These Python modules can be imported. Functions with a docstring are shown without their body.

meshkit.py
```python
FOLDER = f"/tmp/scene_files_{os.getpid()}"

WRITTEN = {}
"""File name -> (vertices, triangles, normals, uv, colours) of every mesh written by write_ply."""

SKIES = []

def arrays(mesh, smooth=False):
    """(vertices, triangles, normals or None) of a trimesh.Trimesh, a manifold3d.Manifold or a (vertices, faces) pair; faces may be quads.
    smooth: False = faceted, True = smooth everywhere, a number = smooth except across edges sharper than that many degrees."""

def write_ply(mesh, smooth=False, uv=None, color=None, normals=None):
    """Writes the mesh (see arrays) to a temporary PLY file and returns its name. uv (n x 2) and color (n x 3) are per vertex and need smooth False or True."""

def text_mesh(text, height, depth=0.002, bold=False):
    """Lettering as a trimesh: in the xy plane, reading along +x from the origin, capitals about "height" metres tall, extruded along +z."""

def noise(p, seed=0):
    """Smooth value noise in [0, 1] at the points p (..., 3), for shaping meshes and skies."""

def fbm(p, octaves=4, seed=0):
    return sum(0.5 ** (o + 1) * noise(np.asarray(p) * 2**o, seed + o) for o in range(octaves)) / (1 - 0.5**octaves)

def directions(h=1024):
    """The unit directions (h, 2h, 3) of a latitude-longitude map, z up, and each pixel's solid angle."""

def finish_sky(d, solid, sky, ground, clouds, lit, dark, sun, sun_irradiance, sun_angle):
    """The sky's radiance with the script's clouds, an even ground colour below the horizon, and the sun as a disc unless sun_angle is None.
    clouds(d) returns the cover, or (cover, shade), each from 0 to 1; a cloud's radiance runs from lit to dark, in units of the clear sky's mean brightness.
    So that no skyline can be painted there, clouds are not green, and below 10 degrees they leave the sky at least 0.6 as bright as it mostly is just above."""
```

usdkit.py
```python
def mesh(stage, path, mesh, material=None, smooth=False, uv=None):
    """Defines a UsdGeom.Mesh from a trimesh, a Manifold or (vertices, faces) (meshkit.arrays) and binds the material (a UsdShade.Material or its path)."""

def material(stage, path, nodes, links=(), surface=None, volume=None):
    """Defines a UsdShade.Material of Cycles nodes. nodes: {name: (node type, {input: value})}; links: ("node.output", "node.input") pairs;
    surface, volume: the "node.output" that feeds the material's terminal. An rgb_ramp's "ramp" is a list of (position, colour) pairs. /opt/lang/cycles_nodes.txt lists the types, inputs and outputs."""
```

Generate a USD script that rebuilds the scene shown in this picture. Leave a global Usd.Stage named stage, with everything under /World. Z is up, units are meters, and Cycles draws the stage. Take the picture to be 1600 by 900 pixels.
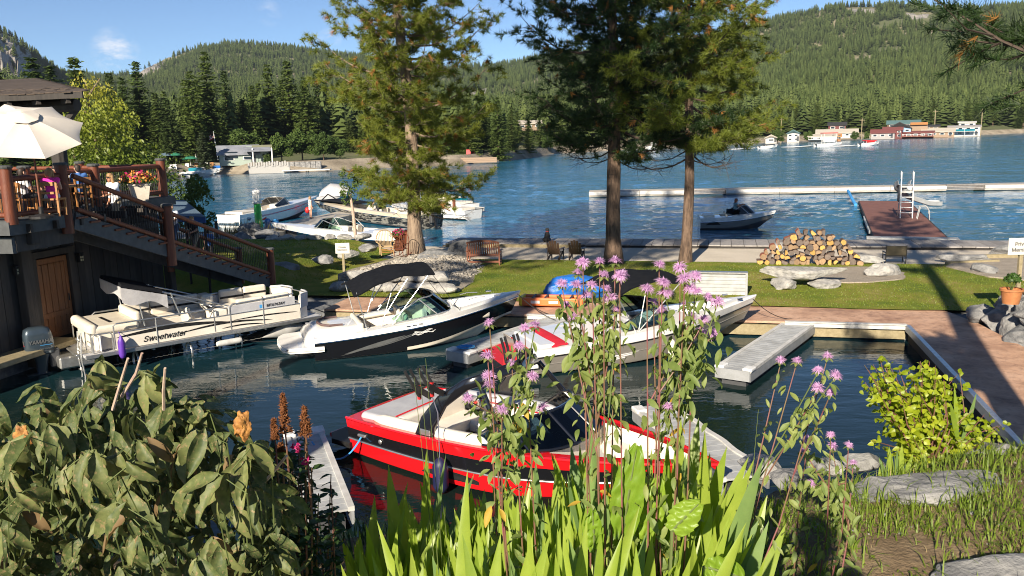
import math, random
import numpy as np
import trimesh, manifold3d
from manifold3d import Manifold
import meshkit, usdkit
from pxr import Usd, UsdGeom, UsdShade, UsdLux, Gf, Sdf, Vt
stage = Usd.Stage.CreateInMemory()
UsdGeom.SetStageUpAxis(stage, "Z"); UsdGeom.SetStageMetersPerUnit(stage, 1.0)
UsdGeom.Xform.Define(stage, "/World")
PI = math.pi
# ------------------------------------------------------------------ camera
EYE = np.array([0, 0, 6.6]); FPX = 1300.0; PITCH = math.radians(10.5); ROLL = math.radians(1.5)
F0 = np.array([0, math.cos(PITCH), -math.sin(PITCH)]); R0 = np.array([1.0, 0, 0]); U0 = np.cross(R0, F0)
RC = math.cos(ROLL) * R0 - math.sin(ROLL) * U0; UC = math.sin(ROLL) * R0 + math.cos(ROLL) * U0
cam = UsdGeom.Camera.Define(stage, "/World/camera")
m = Gf.Matrix4d(1.0); m.SetRow(0, Gf.Vec4d(*RC, 0)); m.SetRow(1, Gf.Vec4d(*UC, 0)); m.SetRow(2, Gf.Vec4d(*(-F0), 0)); m.SetRow(3, Gf.Vec4d(*EYE, 1))
cam.AddTransformOp().Set(m)
cam.CreateHorizontalApertureAttr(36.0); cam.CreateVerticalApertureAttr(20.25); cam.CreateFocalLengthAttr(36.0 * FPX / 1600)
cam.CreateClippingRangeAttr(Gf.Vec2f(0.05, 20000)); cam.CreateExposureAttr(1.0)
# ------------------------------------------------------------------ sky and sun
SUN_AZ, SUN_EL = math.atan2(-0.36, -0.93), math.radians(25.5)
SUN = np.array([math.sin(SUN_AZ) * math.cos(SUN_EL), math.cos(SUN_AZ) * math.cos(SUN_EL), math.sin(SUN_EL)])
dome = UsdLux.DomeLight.Define(stage, "/World/sky"); dome.CreateIntensityAttr(1.0)
def cloud_nodes():
    n = {"tc": ("texture_coordinate", {}), "sky": ("sky_texture", {"sky_type": "single_scattering", "sun_disc": False, "sun_elevation": SUN_EL, "sun_rotation": SUN_AZ % (2 * PI), "altitude": 1500.0, "aerosol_density": 0.03, "air_density": 0.8, "ozone_density": 4.0}),
         "no": ("noise_texture", {"scale": 42.0, "detail": 5.0, "roughness": 0.6}), "bg": ("background_shader", {"strength": 0.062}),
         "nz": ("vector_math", {"math_type": "normalize"}), "mp": ("mapping", {"scale": (1, 1, 2.2)}), "mx": ("mix", {"color2": (9.0, 8.8, 8.8)})}
    l = [("tc.generated", "nz.vector1"), ("nz.vector", "mp.vector"), ("mp.vector", "no.vector"), ("sky.color", "mx.color1"), ("mx.color", "bg.color")]
    last = None
    for i, (px, py, rad, amt) in enumerate([(180, 80, 0.020, 1.0), (515, 62, 0.011, .8), (760, 25, 0.010, .6), (420, 20, .012, .35), (-300, 40, .03, .8), (1900, -60, .035, .8)]):
        d = F0 + (px - 800) / FPX * RC - (py - 450) / FPX * UC; d = d / np.linalg.norm(d)
        n[f"d{i}"] = ("vector_math", {"math_type": "distance", "vector2": tuple(d)}); l.append(("nz.vector", f"d{i}.vector1"))
        n[f"r{i}"] = ("map_range", {"from_min": rad * 1.3, "from_max": 0.0, "to_min": 0.0, "to_max": amt, "clamp": True}); l.append((f"d{i}.value", f"r{i}.value"))
        if last:
            n[f"a{i}"] = ("math", {"math_type": "maximum"}); l += [(last, f"a{i}.value1"), (f"r{i}.result", f"a{i}.value2")]; last = f"a{i}.value"
        else: last = f"r{i}.result"
    n["mr"] = ("map_range", {"from_min": 0.42, "from_max": 0.68, "to_min": 0.0, "to_max": 1.0, "clamp": True}); l.append(("no.fac", "mr.value"))
    n["mm"] = ("math", {"math_type": "multiply"}); l += [(last, "mm.value1"), ("mr.result", "mm.value2"), ("mm.value", "mx.fac")]
    return n, l
_n, _l = cloud_nodes()
skym = usdkit.material(stage, "/World/Looks/sky", _n, _l, surface="bg.background")
UsdShade.MaterialBindingAPI.Apply(dome.GetPrim()).Bind(skym)
sun = UsdLux.DistantLight.Define(stage, "/World/sun")
sun.CreateIntensityAttr(1.25); sun.CreateAngleAttr(0.53); sun.CreateNormalizeAttr(True); sun.CreateColorAttr(Gf.Vec3f(1.0, 0.89, 0.73))
zax = SUN; xax = np.cross([0, 0, 1], zax); xax /= np.linalg.norm(xax); yax = np.cross(zax, xax)
ms = Gf.Matrix4d(1.0); ms.SetRow(0, Gf.Vec4d(*xax, 0)); ms.SetRow(1, Gf.Vec4d(*yax, 0)); ms.SetRow(2, Gf.Vec4d(*zax, 0))
sun.AddTransformOp().Set(ms)
# ------------------------------------------------------------------ view helpers: where a sight line meets a plane of the place
def ray(px, py): return F0 + (px - 800) / FPX * RC - (py - 450) / FPX * UC
def at(px, py, z=0.0):
    d = ray(px, py); return EYE + d * ((z - EYE[2]) / d[2])
def atd(px, py, Y):
    d = ray(px, py); return EYE + d * (Y / d[1])
def hor(px): return 450 - math.tan(PITCH) * FPX * math.cos(ROLL) - (px - 800) * math.tan(ROLL)
def V3(*a): return np.array(a, float)
UA = V3(0.970, -0.243, 0); VA = V3(0.243, 0.970, 0)
# ------------------------------------------------------------------ stage helpers
counters = {}
def numbered(parent, name):
    k = counters.get((parent, name), 0); counters[(parent, name)] = k + 1
    return f"{parent}/{name}" + (f"_{k:03d}" if k else "")
def tag(p, label=None, cat=None, group=None, kind=None):
    for k, v in (("label", label), ("category", cat), ("group", group), ("kind", kind)):
        if v: p.SetCustomDataByKey(k, v)
    return p
def ppath(parent): return "/World" if parent is None else (parent if isinstance(parent, str) else str(parent.GetPath()))
def obj(name, geo, mat, parent=None, label=None, cat=None, group=None, kind=None, smooth=False):
    v, f, n = meshkit.arrays(geo, smooth)
    mm = UsdGeom.Mesh.Define(stage, numbered(ppath(parent), name))
    mm.CreatePointsAttr(Vt.Vec3fArray.FromNumpy(v.astype(np.float32)))
    mm.CreateFaceVertexCountsAttr(Vt.IntArray.FromNumpy(np.full(len(f), 3, np.int32)))
    mm.CreateFaceVertexIndicesAttr(Vt.IntArray.FromNumpy(f.astype(np.int32).ravel()))
    mm.CreateSubdivisionSchemeAttr("none")
    if n is not None:
        mm.CreateNormalsAttr(Vt.Vec3fArray.FromNumpy(n.astype(np.float32))); mm.SetNormalsInterpolation("vertex")
    UsdShade.MaterialBindingAPI.Apply(mm.GetPrim()).Bind(mat)
    return tag(mm.GetPrim(), label, cat, group, kind)
def thing(name, label, cat, loc=(0, 0, 0), rz=0.0, group=None, kind=None, scale=None, parent=None):
    x = UsdGeom.Xform.Define(stage, numbered(ppath(parent), name)); x.AddTranslateOp().Set(Gf.Vec3d(*map(float, loc))); x.AddRotateZOp().Set(math.degrees(rz))
    if scale is not None: x.AddScaleOp().Set(Gf.Vec3f(*(map(float, scale) if np.ndim(scale) else (float(scale),) * 3)))
    return tag(x.GetPrim(), label, cat, group, kind)
def dup(root, loc, rz=0.0, label=None, group=None, scale=None):
    was = root.GetCustomData(); name = root.GetName()
    if name[-4:-3] == "_" and name[-3:].isdigit(): name = name[:-4]
    if name.startswith("class_"): name = name[6:]
    r = UsdGeom.Xform.Define(stage, numbered("/World", name)); r.AddTranslateOp().Set(Gf.Vec3d(*map(float, loc))); r.AddRotateZOp().Set(math.degrees(rz))
    if scale is not None: r.AddScaleOp().Set(Gf.Vec3f(*(map(float, scale) if np.ndim(scale) else (float(scale),) * 3)))
    p = r.GetPrim(); p.GetReferences().AddInternalReference(root.GetPath()); p.SetInstanceable(True)
    return tag(p, label or was.get("label"), was.get("category"), group or was.get("group"))
def instancer(name, protos, idx, pos, rotz, scl, parent=None, **kw):
    pi = UsdGeom.PointInstancer.Define(stage, numbered(ppath(parent), name))
    rel = []
    for i, (g, mt) in enumerate(protos):
        k = UsdGeom.Mesh(obj("piece", g, mt, pi.GetPrim())); rel.append(k.GetPath())
    pi.CreatePrototypesRel().SetTargets(rel); pi.CreateProtoIndicesAttr(Vt.IntArray.FromNumpy(np.asarray(idx, np.int32)))
    pi.CreatePositionsAttr(Vt.Vec3fArray.FromNumpy(np.asarray(pos, np.float32)))
    h = np.asarray(rotz) / 2; q = [Gf.Quath(float(math.cos(a)), 0, 0, float(math.sin(a))) for a in h]
    pi.CreateOrientationsAttr(Vt.QuathArray(q)); s = np.asarray(scl, np.float32); s = np.stack([s] * 3, 1) if s.ndim == 1 else s
    pi.CreateScalesAttr(Vt.Vec3fArray.FromNumpy(s)); return tag(pi.GetPrim(), **kw)
# ------------------------------------------------------------------ geometry helpers: (vertices, triangles)
def tri(v, f):
    v, f = np.asarray(v, float), np.asarray(f, int)
    if f.ndim == 2 and f.shape[1] == 4: f = np.vstack([f[:, [0, 1, 2]], f[:, [0, 2, 3]]])
    return v, f
def cat(*gs):
    gs = [g for g in (gs[0] if len(gs) == 1 and isinstance(gs[0], list) else gs) if g is not None and len(g[0])]
    n = np.cumsum([0] + [len(g[0]) for g in gs]); return np.vstack([g[0] for g in gs]), np.vstack([np.asarray(g[1]) + k for g, k in zip(gs, n)])
def xf(g, loc=(0, 0, 0), rz=0.0, rx=0.0, ry=0.0, s=1.0):
    v = np.asarray(g[0]) * np.asarray(s)
    for ang, (i, j) in ((rx, (1, 2)), (ry, (2, 0)), (rz, (0, 1))):
        if ang:
            c, k = math.cos(ang), math.sin(ang); a, b = v[:, i].copy(), v[:, j].copy(); v = v.copy(); v[:, i], v[:, j] = c * a - k * b, k * a + c * b
    return v + np.asarray(loc, float), g[1]
def basis(g, o, x, y, z):
    M = np.stack([x, y, z]); return np.asarray(g[0]) @ M + np.asarray(o), g[1]
BOXF = np.array([[0, 3, 2, 1], [4, 5, 6, 7], [0, 1, 5, 4], [1, 2, 6, 5], [2, 3, 7, 6], [3, 0, 4, 7]])
def box(c, s, rz=0.0, rx=0.0, ry=0.0):
    h = np.asarray(s, float) / 2; v = np.array([[-1, -1, -1], [1, -1, -1], [1, 1, -1], [-1, 1, -1], [-1, -1, 1], [1, -1, 1], [1, 1, 1], [-1, 1, 1]]) * h
    return xf(tri(v, BOXF), c, rz, rx, ry)
def mtri(mm):
    k = mm.to_mesh(); return np.array(k.vert_properties[:, :3], float), np.array(k.tri_verts, int)
def bbox(c, s, r=0.03, rz=0.0, rx=0.0, ry=0.0):
    """box with chamfered edges"""
    h = np.asarray(s, float) / 2; r = min(r, h.min() * .9); p = []
    for sx in (-1, 1):
        for sy in (-1, 1):
            for sz in (-1, 1):
                q = np.array([sx, sy, sz]) * h
                for k in range(3):
                    w = q.copy(); w[[i for i in range(3) if i != k]] -= np.array([sx, sy, sz])[[i for i in range(3) if i != k]] * r; p.append(w)
    return xf(mtri(Manifold.hull_points(np.array(p))), c, rz, rx, ry)
_SPH = {}
def sph(r, n=10):
    if n not in _SPH:
        mm = trimesh.creation.uv_sphere(1.0, count=[n, n]); _SPH[n] = np.array(mm.vertices)
    return _SPH[n] * r
def rbox(c, s, r=0.06, rz=0.0, rx=0.0, ry=0.0, n=8):
    h = np.asarray(s, float) / 2; r = min(r, h.min()); p = [sph(r, n) + np.array([a, b, d]) * (h - r) for a in (-1, 1) for b in (-1, 1) for d in (-1, 1)]
    return xf(mtri(Manifold.hull_points(np.vstack(p))), c, rz, rx, ry)
def ball(c, r, n=10, s=(1, 1, 1)):
    mm = trimesh.creation.uv_sphere(1.0, count=[n, n]); return np.array(mm.vertices) * np.asarray(s) * r + np.asarray(c), np.array(mm.faces)
def tube(pts, rad, n=6, cap=True):
    p = np.asarray(pts, float); rad = np.broadcast_to(rad, (len(p),)); t = np.gradient(p, axis=0); t /= np.linalg.norm(t, axis=1, keepdims=True) + 1e-12
    a = np.zeros_like(t); ref = V3(0, 0, 1) if abs(t[0, 2]) < .9 else V3(1, 0, 0); prev = np.cross(t[0], ref)
    for i in range(len(p)):
        k = prev - t[i] * (prev @ t[i]); nn = np.linalg.norm(k); k = k / nn if nn > 1e-6 else np.cross(t[i], [1, 0, 0]); a[i] = k; prev = k
    b = np.cross(t, a); an = np.arange(n) * 2 * PI / n
    v = (p[:, None] + rad[:, None, None] * (np.cos(an)[None, :, None] * a[:, None] + np.sin(an)[None, :, None] * b[:, None])).reshape(-1, 3)
    i, j = np.meshgrid(np.arange(len(p) - 1), np.arange(n), indexing="ij"); q = np.stack([i * n + j, i * n + (j + 1) % n, (i + 1) * n + (j + 1) % n, (i + 1) * n + j], -1).reshape(-1, 4)
    f = np.vstack([q[:, [0, 1, 2]], q[:, [0, 2, 3]]])
    if cap:
        L = len(p); f = np.vstack([f, [[0, k + 1, k] for k in range(1, n - 1)], [[(L - 1) * n, (L - 1) * n + k, (L - 1) * n + k + 1] for k in range(1, n - 1)]])
    return v, f
def cyl(p, q, r, n=10, r2=None): return tube([p, q], [r, r if r2 is None else r2], n)
def beam(p, q, w, h, up=(0, 0, 1)):
    p, q = np.asarray(p, float), np.asarray(q, float); x = q - p; L = np.linalg.norm(x); x = x / L; y = np.cross(up, x); y /= np.linalg.norm(y); z = np.cross(x, y)
    return basis(box((L / 2, 0, 0), (L, w, h)), p, x, y, z)
def lathe(prof, n=20, c=(0, 0, 0)):
    pr = np.asarray(prof, float); an = np.arange(n) * 2 * PI / n
    v = np.stack([pr[:, None, 0] * np.cos(an), pr[:, None, 0] * np.sin(an), np.broadcast_to(pr[:, None, 1], (len(pr), n))], -1).reshape(-1, 3) + np.asarray(c, float)
    i, j = np.meshgrid(np.arange(len(pr) - 1), np.arange(n), indexing="ij"); return tri(v, np.stack([i * n + j, i * n + (j + 1) % n, (i + 1) * n + (j + 1) % n, (i + 1) * n + j], -1).reshape(-1, 4))
def grid(P, closed=False):
    """P (m, n, 3) -> surface"""
    P = np.asarray(P, float); a, b = P.shape[:2]; i, j = np.meshgrid(np.arange(a - 1), np.arange(b if closed else b - 1), indexing="ij")
    return tri(P.reshape(-1, 3), np.stack([i * b + j, (i + 1) * b + j, (i + 1) * b + (j + 1) % b, i * b + (j + 1) % b], -1).reshape(-1, 4))
def rings(R, cap=True):
    """closed loft through rings R (m, n, 3)"""
    R = np.asarray(R, float); g = grid(R, True)
    if not cap: return g
    b = R.shape[1]; v = np.vstack([g[0], R[0].mean(0), R[-1].mean(0)]); k = len(g[0]); L = (R.shape[0] - 1) * b
    f = [[k, (j + 1) % b, j][::-1] for j in range(b)] + [[k + 1, L + j, L + (j + 1) % b][::-1] for j in range(b)]
    return v, np.vstack([g[1], f])
def srect(w, d, n=16, e=4.0):
    an = (np.arange(n) + .5) * 2 * PI / n; c, s = np.cos(an), np.sin(an)
    return np.stack([np.sign(c) * np.abs(c) ** (2 / e) * w / 2, np.sign(s) * np.abs(s) ** (2 / e) * d / 2], 1)
def prism(poly, z0, z1):
    import shapely.geometry as sg
    mm = trimesh.creation.extrude_polygon(sg.Polygon(np.asarray(poly)[:, :2]).buffer(0), z1 - z0, engine="earcut"); mm.apply_translation([0, 0, z0]); return np.array(mm.vertices), np.array(mm.faces)
def slab(g, t):
    """an open surface given thickness t along -z"""
    v, f = g; n = len(v); e = np.sort(np.vstack([f[:, [0, 1]], f[:, [1, 2]], f[:, [2, 0]]]), 1); d = np.vstack([f[:, [0, 1]], f[:, [1, 2]], f[:, [2, 0]]])
    _, inv, cnt = np.unique(e, axis=0, return_inverse=True, return_counts=True); bd = d[cnt[inv.ravel()] == 1]
    return np.vstack([v, v - [0, 0, t]]), np.vstack([f, f[:, ::-1] + n, np.stack([bd[:, 1], bd[:, 0], bd[:, 0] + n], 1), np.stack([bd[:, 1], bd[:, 0] + n, bd[:, 1] + n], 1)])
def thick(g, t):
    """an open surface given thickness t along its normals"""
    v, f = g; nn = np.zeros_like(v); fn = np.cross(v[f[:, 1]] - v[f[:, 0]], v[f[:, 2]] - v[f[:, 0]])
    for k in range(3): np.add.at(nn, f[:, k], fn)
    nn /= np.linalg.norm(nn, axis=1, keepdims=True) + 1e-12; n = len(v); d = np.vstack([f[:, [0, 1]], f[:, [1, 2]], f[:, [2, 0]]]); e = np.sort(d, 1)
    _, inv, cnt = np.unique(e, axis=0, return_inverse=True, return_counts=True); bd = d[cnt[inv.ravel()] == 1]
    return np.vstack([v + nn * t / 2, v - nn * t / 2]), np.vstack([f, f[:, ::-1] + n, np.stack([bd[:, 1], bd[:, 0], bd[:, 0] + n], 1), np.stack([bd[:, 1], bd[:, 0] + n, bd[:, 1] + n], 1)])
def rock(size, seed, flat=0.5, sub=3, amp=.35):
    mm = trimesh.creation.icosphere(sub); v = np.array(mm.vertices); r = np.random.default_rng(seed)
    for _ in range(11):
        d = r.normal(size=3); d /= np.linalg.norm(d); k = r.uniform(.55, .85); s = v @ d; v = v - np.outer(np.maximum(s - k, 0), d) * .92
    v = v * (1 + amp * (meshkit.fbm(v * 2.2 + seed * 7.3, 4, seed) - .5)[:, None]); v = v / np.abs(v).max(0)
    return v * np.asarray(size) / 2, np.array(mm.faces)
def text(s, h, depth=.004, bold=False, shear=0.0):
    mm = meshkit.text_mesh(s, h, depth, bold); v = np.array(mm.vertices); v[:, 0] -= (v[:, 0].min() + v[:, 0].max()) / 2; v[:, 0] += shear * v[:, 1]; return v, np.array(mm.faces)
def on_face(g, o, right, up):
    right = np.asarray(right, float); right /= np.linalg.norm(right); up = np.asarray(up, float); up = up - right * (up @ right); up /= np.linalg.norm(up)
    return basis(g, o, right, up, np.cross(right, up))
# ------------------------------------------------------------------ materials
def lin(h): 
    c = np.array([int(h[i:i + 2], 16) for i in (0, 2, 4)]) / 255; return tuple(np.where(c < .04045, c / 12.92, ((c + .055) / 1.055) ** 2.4))
def pm(name, col, rough=.5, metal=0.0, col2=None, scale=6.0, detail=5.0, lo=.35, hi=.65, bump=0.0, bscale=None, coat=0.0, spec=.5, stretch=None, coords="object", rnd=0.0, bdist=.02):
    n = {"p": ("principled_bsdf", {"base_color": col, "roughness": rough, "metallic": metal, "specular_ior_level": spec, "coat_weight": coat}), "tc": ("texture_coordinate", {}), "geo": ("geometry", {}), "mp": ("mapping", {"scale": stretch or (1, 1, 1)})}
    l = [("tc.object" if coords == "object" else "geo.position", "mp.vector")]; src = None
    if col2 is not None:
        n["no"] = ("noise_texture", {"scale": scale, "detail": detail, "roughness": .6}); n["rp"] = ("rgb_ramp", {"ramp": [(lo, col), (hi, col2)]})
        l += [("mp.vector", "no.vector"), ("no.fac", "rp.fac")]; src = "rp.color"
    if rnd:
        n["oi"] = ("object_info", {}); n["mr"] = ("map_range", {"to_min": 1 - rnd, "to_max": 1 + rnd}); n["hs"] = ("hsv", {"color": col}); l += [("oi.random", "mr.value"), ("mr.result", "hs.value")]
        if src: l.append((src, "hs.color"))
        src = "hs.color"
    if src: l.append((src, "p.base_color"))
    if bump:
        n["bn"] = ("noise_texture", {"scale": bscale or scale * 3, "detail": 6.0, "roughness": .6}); n["bp"] = ("bump", {"strength": bump, "distance": bdist}); l += [("mp.vector", "bn.vector"), ("bn.fac", "bp.height"), ("bp.normal", "p.normal")]
    return usdkit.material(stage, "/World/Looks/" + name, n, l, surface="p.BSDF")
def leafm(name, col, col2, trans=.35, rough=.45, island=True, scale=3.0, spec=.4, noise_scale=40.0, spots=None, tint=1.5):
    """a leaf that lets some light through; tone differs from leaf to leaf"""
    n = {"geo": ("geometry", {}), "oi": ("object_info", {}), "tc": ("texture_coordinate", {}), "rp": ("rgb_ramp", {"ramp": [(0.0, col), (1.0, col2)]}), "no": ("noise_texture", {"scale": noise_scale, "detail": 3.0}), "ad": ("math", {"math_type": "add"}), "m1": ("math", {"math_type": "multiply", "value2": .8}),
         "p": ("principled_bsdf", {"roughness": rough, "specular_ior_level": spec}), "t": ("translucent_bsdf", {}), "mx": ("mix_closure", {"fac": trans}), "hs": ("hsv", {"value": tint, "saturation": 1.15}), "bp": ("bump", {"strength": .35, "distance": .004})}
    l = [("geo.random_per_island" if island else "oi.random", "m1.value1"), ("tc.object", "no.vector"), ("no.fac", "mr.value"), ("m1.value", "ad.value1"), ("mr.result", "ad.value2"), ("ad.value", "rp.fac"), ("no.fac", "bp.height"), ("bp.normal", "p.normal"), ("p.BSDF", "mx.closure1"), ("t.BSDF", "mx.closure2"), ("hs.color", "t.color")]
    n["mr"] = ("map_range", {"from_min": .3, "from_max": .7, "to_min": -.15, "to_max": .35}); src = "rp.color"
    if spots is not None:
        n["sn"] = ("noise_texture", {"scale": noise_scale * 1.3, "detail": 4.0, "roughness": .65}); n["sr"] = ("map_range", {"from_min": .56, "from_max": .66, "clamp": True}); n["sm"] = ("mix", {"color2": spots}); l += [("tc.object", "sn.vector"), ("sn.fac", "sr.value"), ("sr.result", "sm.fac"), ("rp.color", "sm.color1")]; src = "sm.color"
    l += [(src, "p.base_color"), (src, "hs.color")]
    return usdkit.material(stage, "/World/Looks/" + name, n, l, surface="mx.closure")
def glassm(name, tint=(.75, .85, .85), refl=1.0):
    return usdkit.material(stage, "/World/Looks/" + name, {"t": ("transparent_bsdf", {"color": tint}), "g": ("glossy_bsdf", {"roughness": .02, "color": (1, 1, 1)}), "f": ("fresnel", {"IOR": 1.5}), "m": ("mix_closure", {})}, [("f.fac", "m.fac"), ("t.BSDF", "m.closure1"), ("g.BSDF", "m.closure2")], surface="m.closure")
M = {}
M["white_gel"] = pm("white_gel", (.78, .77, .74), .22, coat=.6, col2=(.70, .69, .66), scale=2.5)
M["cream"] = pm("cream", (.72, .66, .55), .45, col2=(.62, .56, .46), scale=4, bump=.15, bscale=60)
M["cream_wall"] = pm("cream_wall", (.74, .69, .60), .35, col2=(.66, .60, .51), scale=1.5)
M["tan"] = pm("tan", (.50, .40, .28), .6, col2=(.42, .33, .22), scale=9)
M["black_gel"] = pm("black_gel", (.008, .008, .010), .12, coat=.8)
M["black"] = pm("black", (.010, .010, .011), .5, spec=.3, col2=(.02, .02, .02), scale=9)
M["black_canvas"] = pm("black_canvas", (.007, .008, .011), .9, spec=.12, col2=(.011, .012, .015), scale=5, bump=.4, bscale=9, bdist=.03)
M["grey_canvas"] = pm("grey_canvas", (.44, .43, .43), .85, col2=(.36, .35, .35), scale=5, bump=.3, bscale=12)
M["red_gel"] = pm("red_gel", (.58, .008, .012), .16, coat=.8)
M["red_mat"] = pm("red_mat", (.55, .012, .03), .75, col2=(.46, .01, .025), scale=4, bump=.2, bscale=90)
M["grey_vinyl"] = pm("grey_vinyl", (.46, .46, .47), .5, col2=(.38, .38, .40), scale=3, bump=.1, bscale=50)
M["dark_grey"] = pm("dark_grey", (.06, .062, .066), .6, col2=(.045, .046, .05), scale=8)
M["silver"] = pm("silver", (.58, .57, .55), .32, .85, col2=(.48, .47, .45), scale=3)
M["silver_gel"] = pm("silver_gel", (.30, .275, .24), .25, .35, coat=.6, col2=(.26, .24, .21), scale=2)
M["alu"] = pm("alu", (.62, .62, .60), .38, .9, col2=(.5, .5, .48), scale=7, bump=.1, bscale=30)
M["tube_alu"] = pm("tube_alu", (.50, .49, .46), .45, .25, col2=(.38, .37, .34), scale=3)
M["chrome"] = pm("chrome", (.8, .8, .8), .12, 1.0)
M["yam_blue"] = pm("yam_blue", (.045, .065, .085), .3, .3, coat=.5)
M["white_paint"] = pm("white_paint", (.74, .74, .72), .5, col2=(.62, .61, .58), scale=5, bump=.1)
M["purple"] = pm("purple", (.10, .03, .32), .45, coat=.2)
M["navy"] = pm("navy", (.01, .012, .05), .5)
M["blue_rope"] = pm("blue_rope", (.05, .28, .60), .8)
M["green_paint"] = pm("green_paint", (.025, .42, .07), .35, coat=.3, col2=(.02, .36, .06), scale=5)
M["glass"] = glassm("glass")
M["glass_green"] = glassm("glass_green", (.62, .80, .74))
M["glass_dark"] = glassm("glass_dark", (.16, .24, .30))
M["redwood"] = pm("redwood", (.17, .048, .020), .5, col2=(.11, .030, .014), scale=14, stretch=(1, 1, .18), bump=.35, bscale=40)
M["brown_wood"] = pm("brown_wood", (.20, .065, .028), .55, col2=(.13, .04, .018), scale=16, bump=.3)
M["dark_wood"] = pm("dark_wood", (.028, .024, .021), .8, col2=(.045, .038, .032), scale=8, stretch=(1, 1, .12), bump=.5, bscale=30, rnd=.35)
M["charcoal"] = pm("charcoal", (.075, .08, .08), .75, col2=(.052, .055, .056), scale=5, bump=.3)
M["iron"] = pm("iron", (.015, .014, .014), .55)
M["door_wood"] = pm("door_wood", (.24, .095, .03), .5, col2=(.15, .055, .018), scale=20, stretch=(1, 1, .08), bump=.3)
M["orange_wood"] = pm("orange_wood", (.42, .19, .06), .5, col2=(.32, .14, .045), scale=15, bump=.2)
M["concrete"] = pm("concrete", (.42, .385, .33), .85, col2=(.32, .29, .25), scale=2.0, bump=.4, bscale=30, coords="world")
M["paver"] = usdkit.material(stage, "/World/Looks/paver", {"geo": ("geometry", {}), "n": ("noise_texture", {"scale": .9, "detail": 7.0, "roughness": .65}), "n2": ("noise_texture", {"scale": 5.0, "detail": 6.0, "roughness": .7, "distortion": .6}), "r": ("rgb_ramp", {"ramp": [(.34, (.34, .195, .125)), (.5, (.50, .305, .20)), (.66, (.58, .38, .265))]}), "r2": ("rgb_ramp", {"ramp": [(.36, (.62, .60, .60)), (.5, (1, 1, 1)), (.7, (1.08, 1.06, 1.02))]}), "mx": ("mix", {"mix_type": "multiply", "fac": .8}), "p": ("principled_bsdf", {"roughness": .75}), "b": ("bump", {"strength": .5, "distance": .02})}, [("geo.position", "n.vector"), ("geo.position", "n2.vector"), ("n.fac", "r.fac"), ("n2.fac", "r2.fac"), ("r.color", "mx.color1"), ("r2.color", "mx.color2"), ("mx.color", "p.base_color"), ("n2.fac", "b.height"), ("b.normal", "p.normal")], surface="p.BSDF")
M["deck_board"] = pm("deck_board", (.30, .28, .26), .8, col2=(.22, .20, .185), scale=5, bump=.5, bscale=30, rnd=.25)
M["pier_red"] = pm("pier_red", (.20, .085, .062), .85, col2=(.15, .062, .046), scale=2, bump=.3, coords="world")
M["dock_grey"] = pm("dock_grey", (.42, .43, .43), .7, col2=(.30, .305, .30), scale=2.6, bump=.2, rnd=.08)
M["dock_white"] = pm("dock_white", (.58, .57, .54), .6, col2=(.44, .43, .40), scale=3.5, bump=.15)
M["dock_side"] = pm("dock_side", (.36, .37, .38), .5, .3, col2=(.29, .30, .30), scale=4)
M["rock"] = pm("rock", (.13, .13, .13), .9, col2=(.27, .265, .255), scale=3.0, lo=.38, hi=.62, bump=.9, bscale=9, coords="world", bdist=.05)
M["rock_pale"] = pm("rock_pale", (.22, .215, .205), .9, col2=(.38, .365, .335), scale=4.0, lo=.35, hi=.62, bump=.9, bscale=10, coords="world", bdist=.05)
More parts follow.
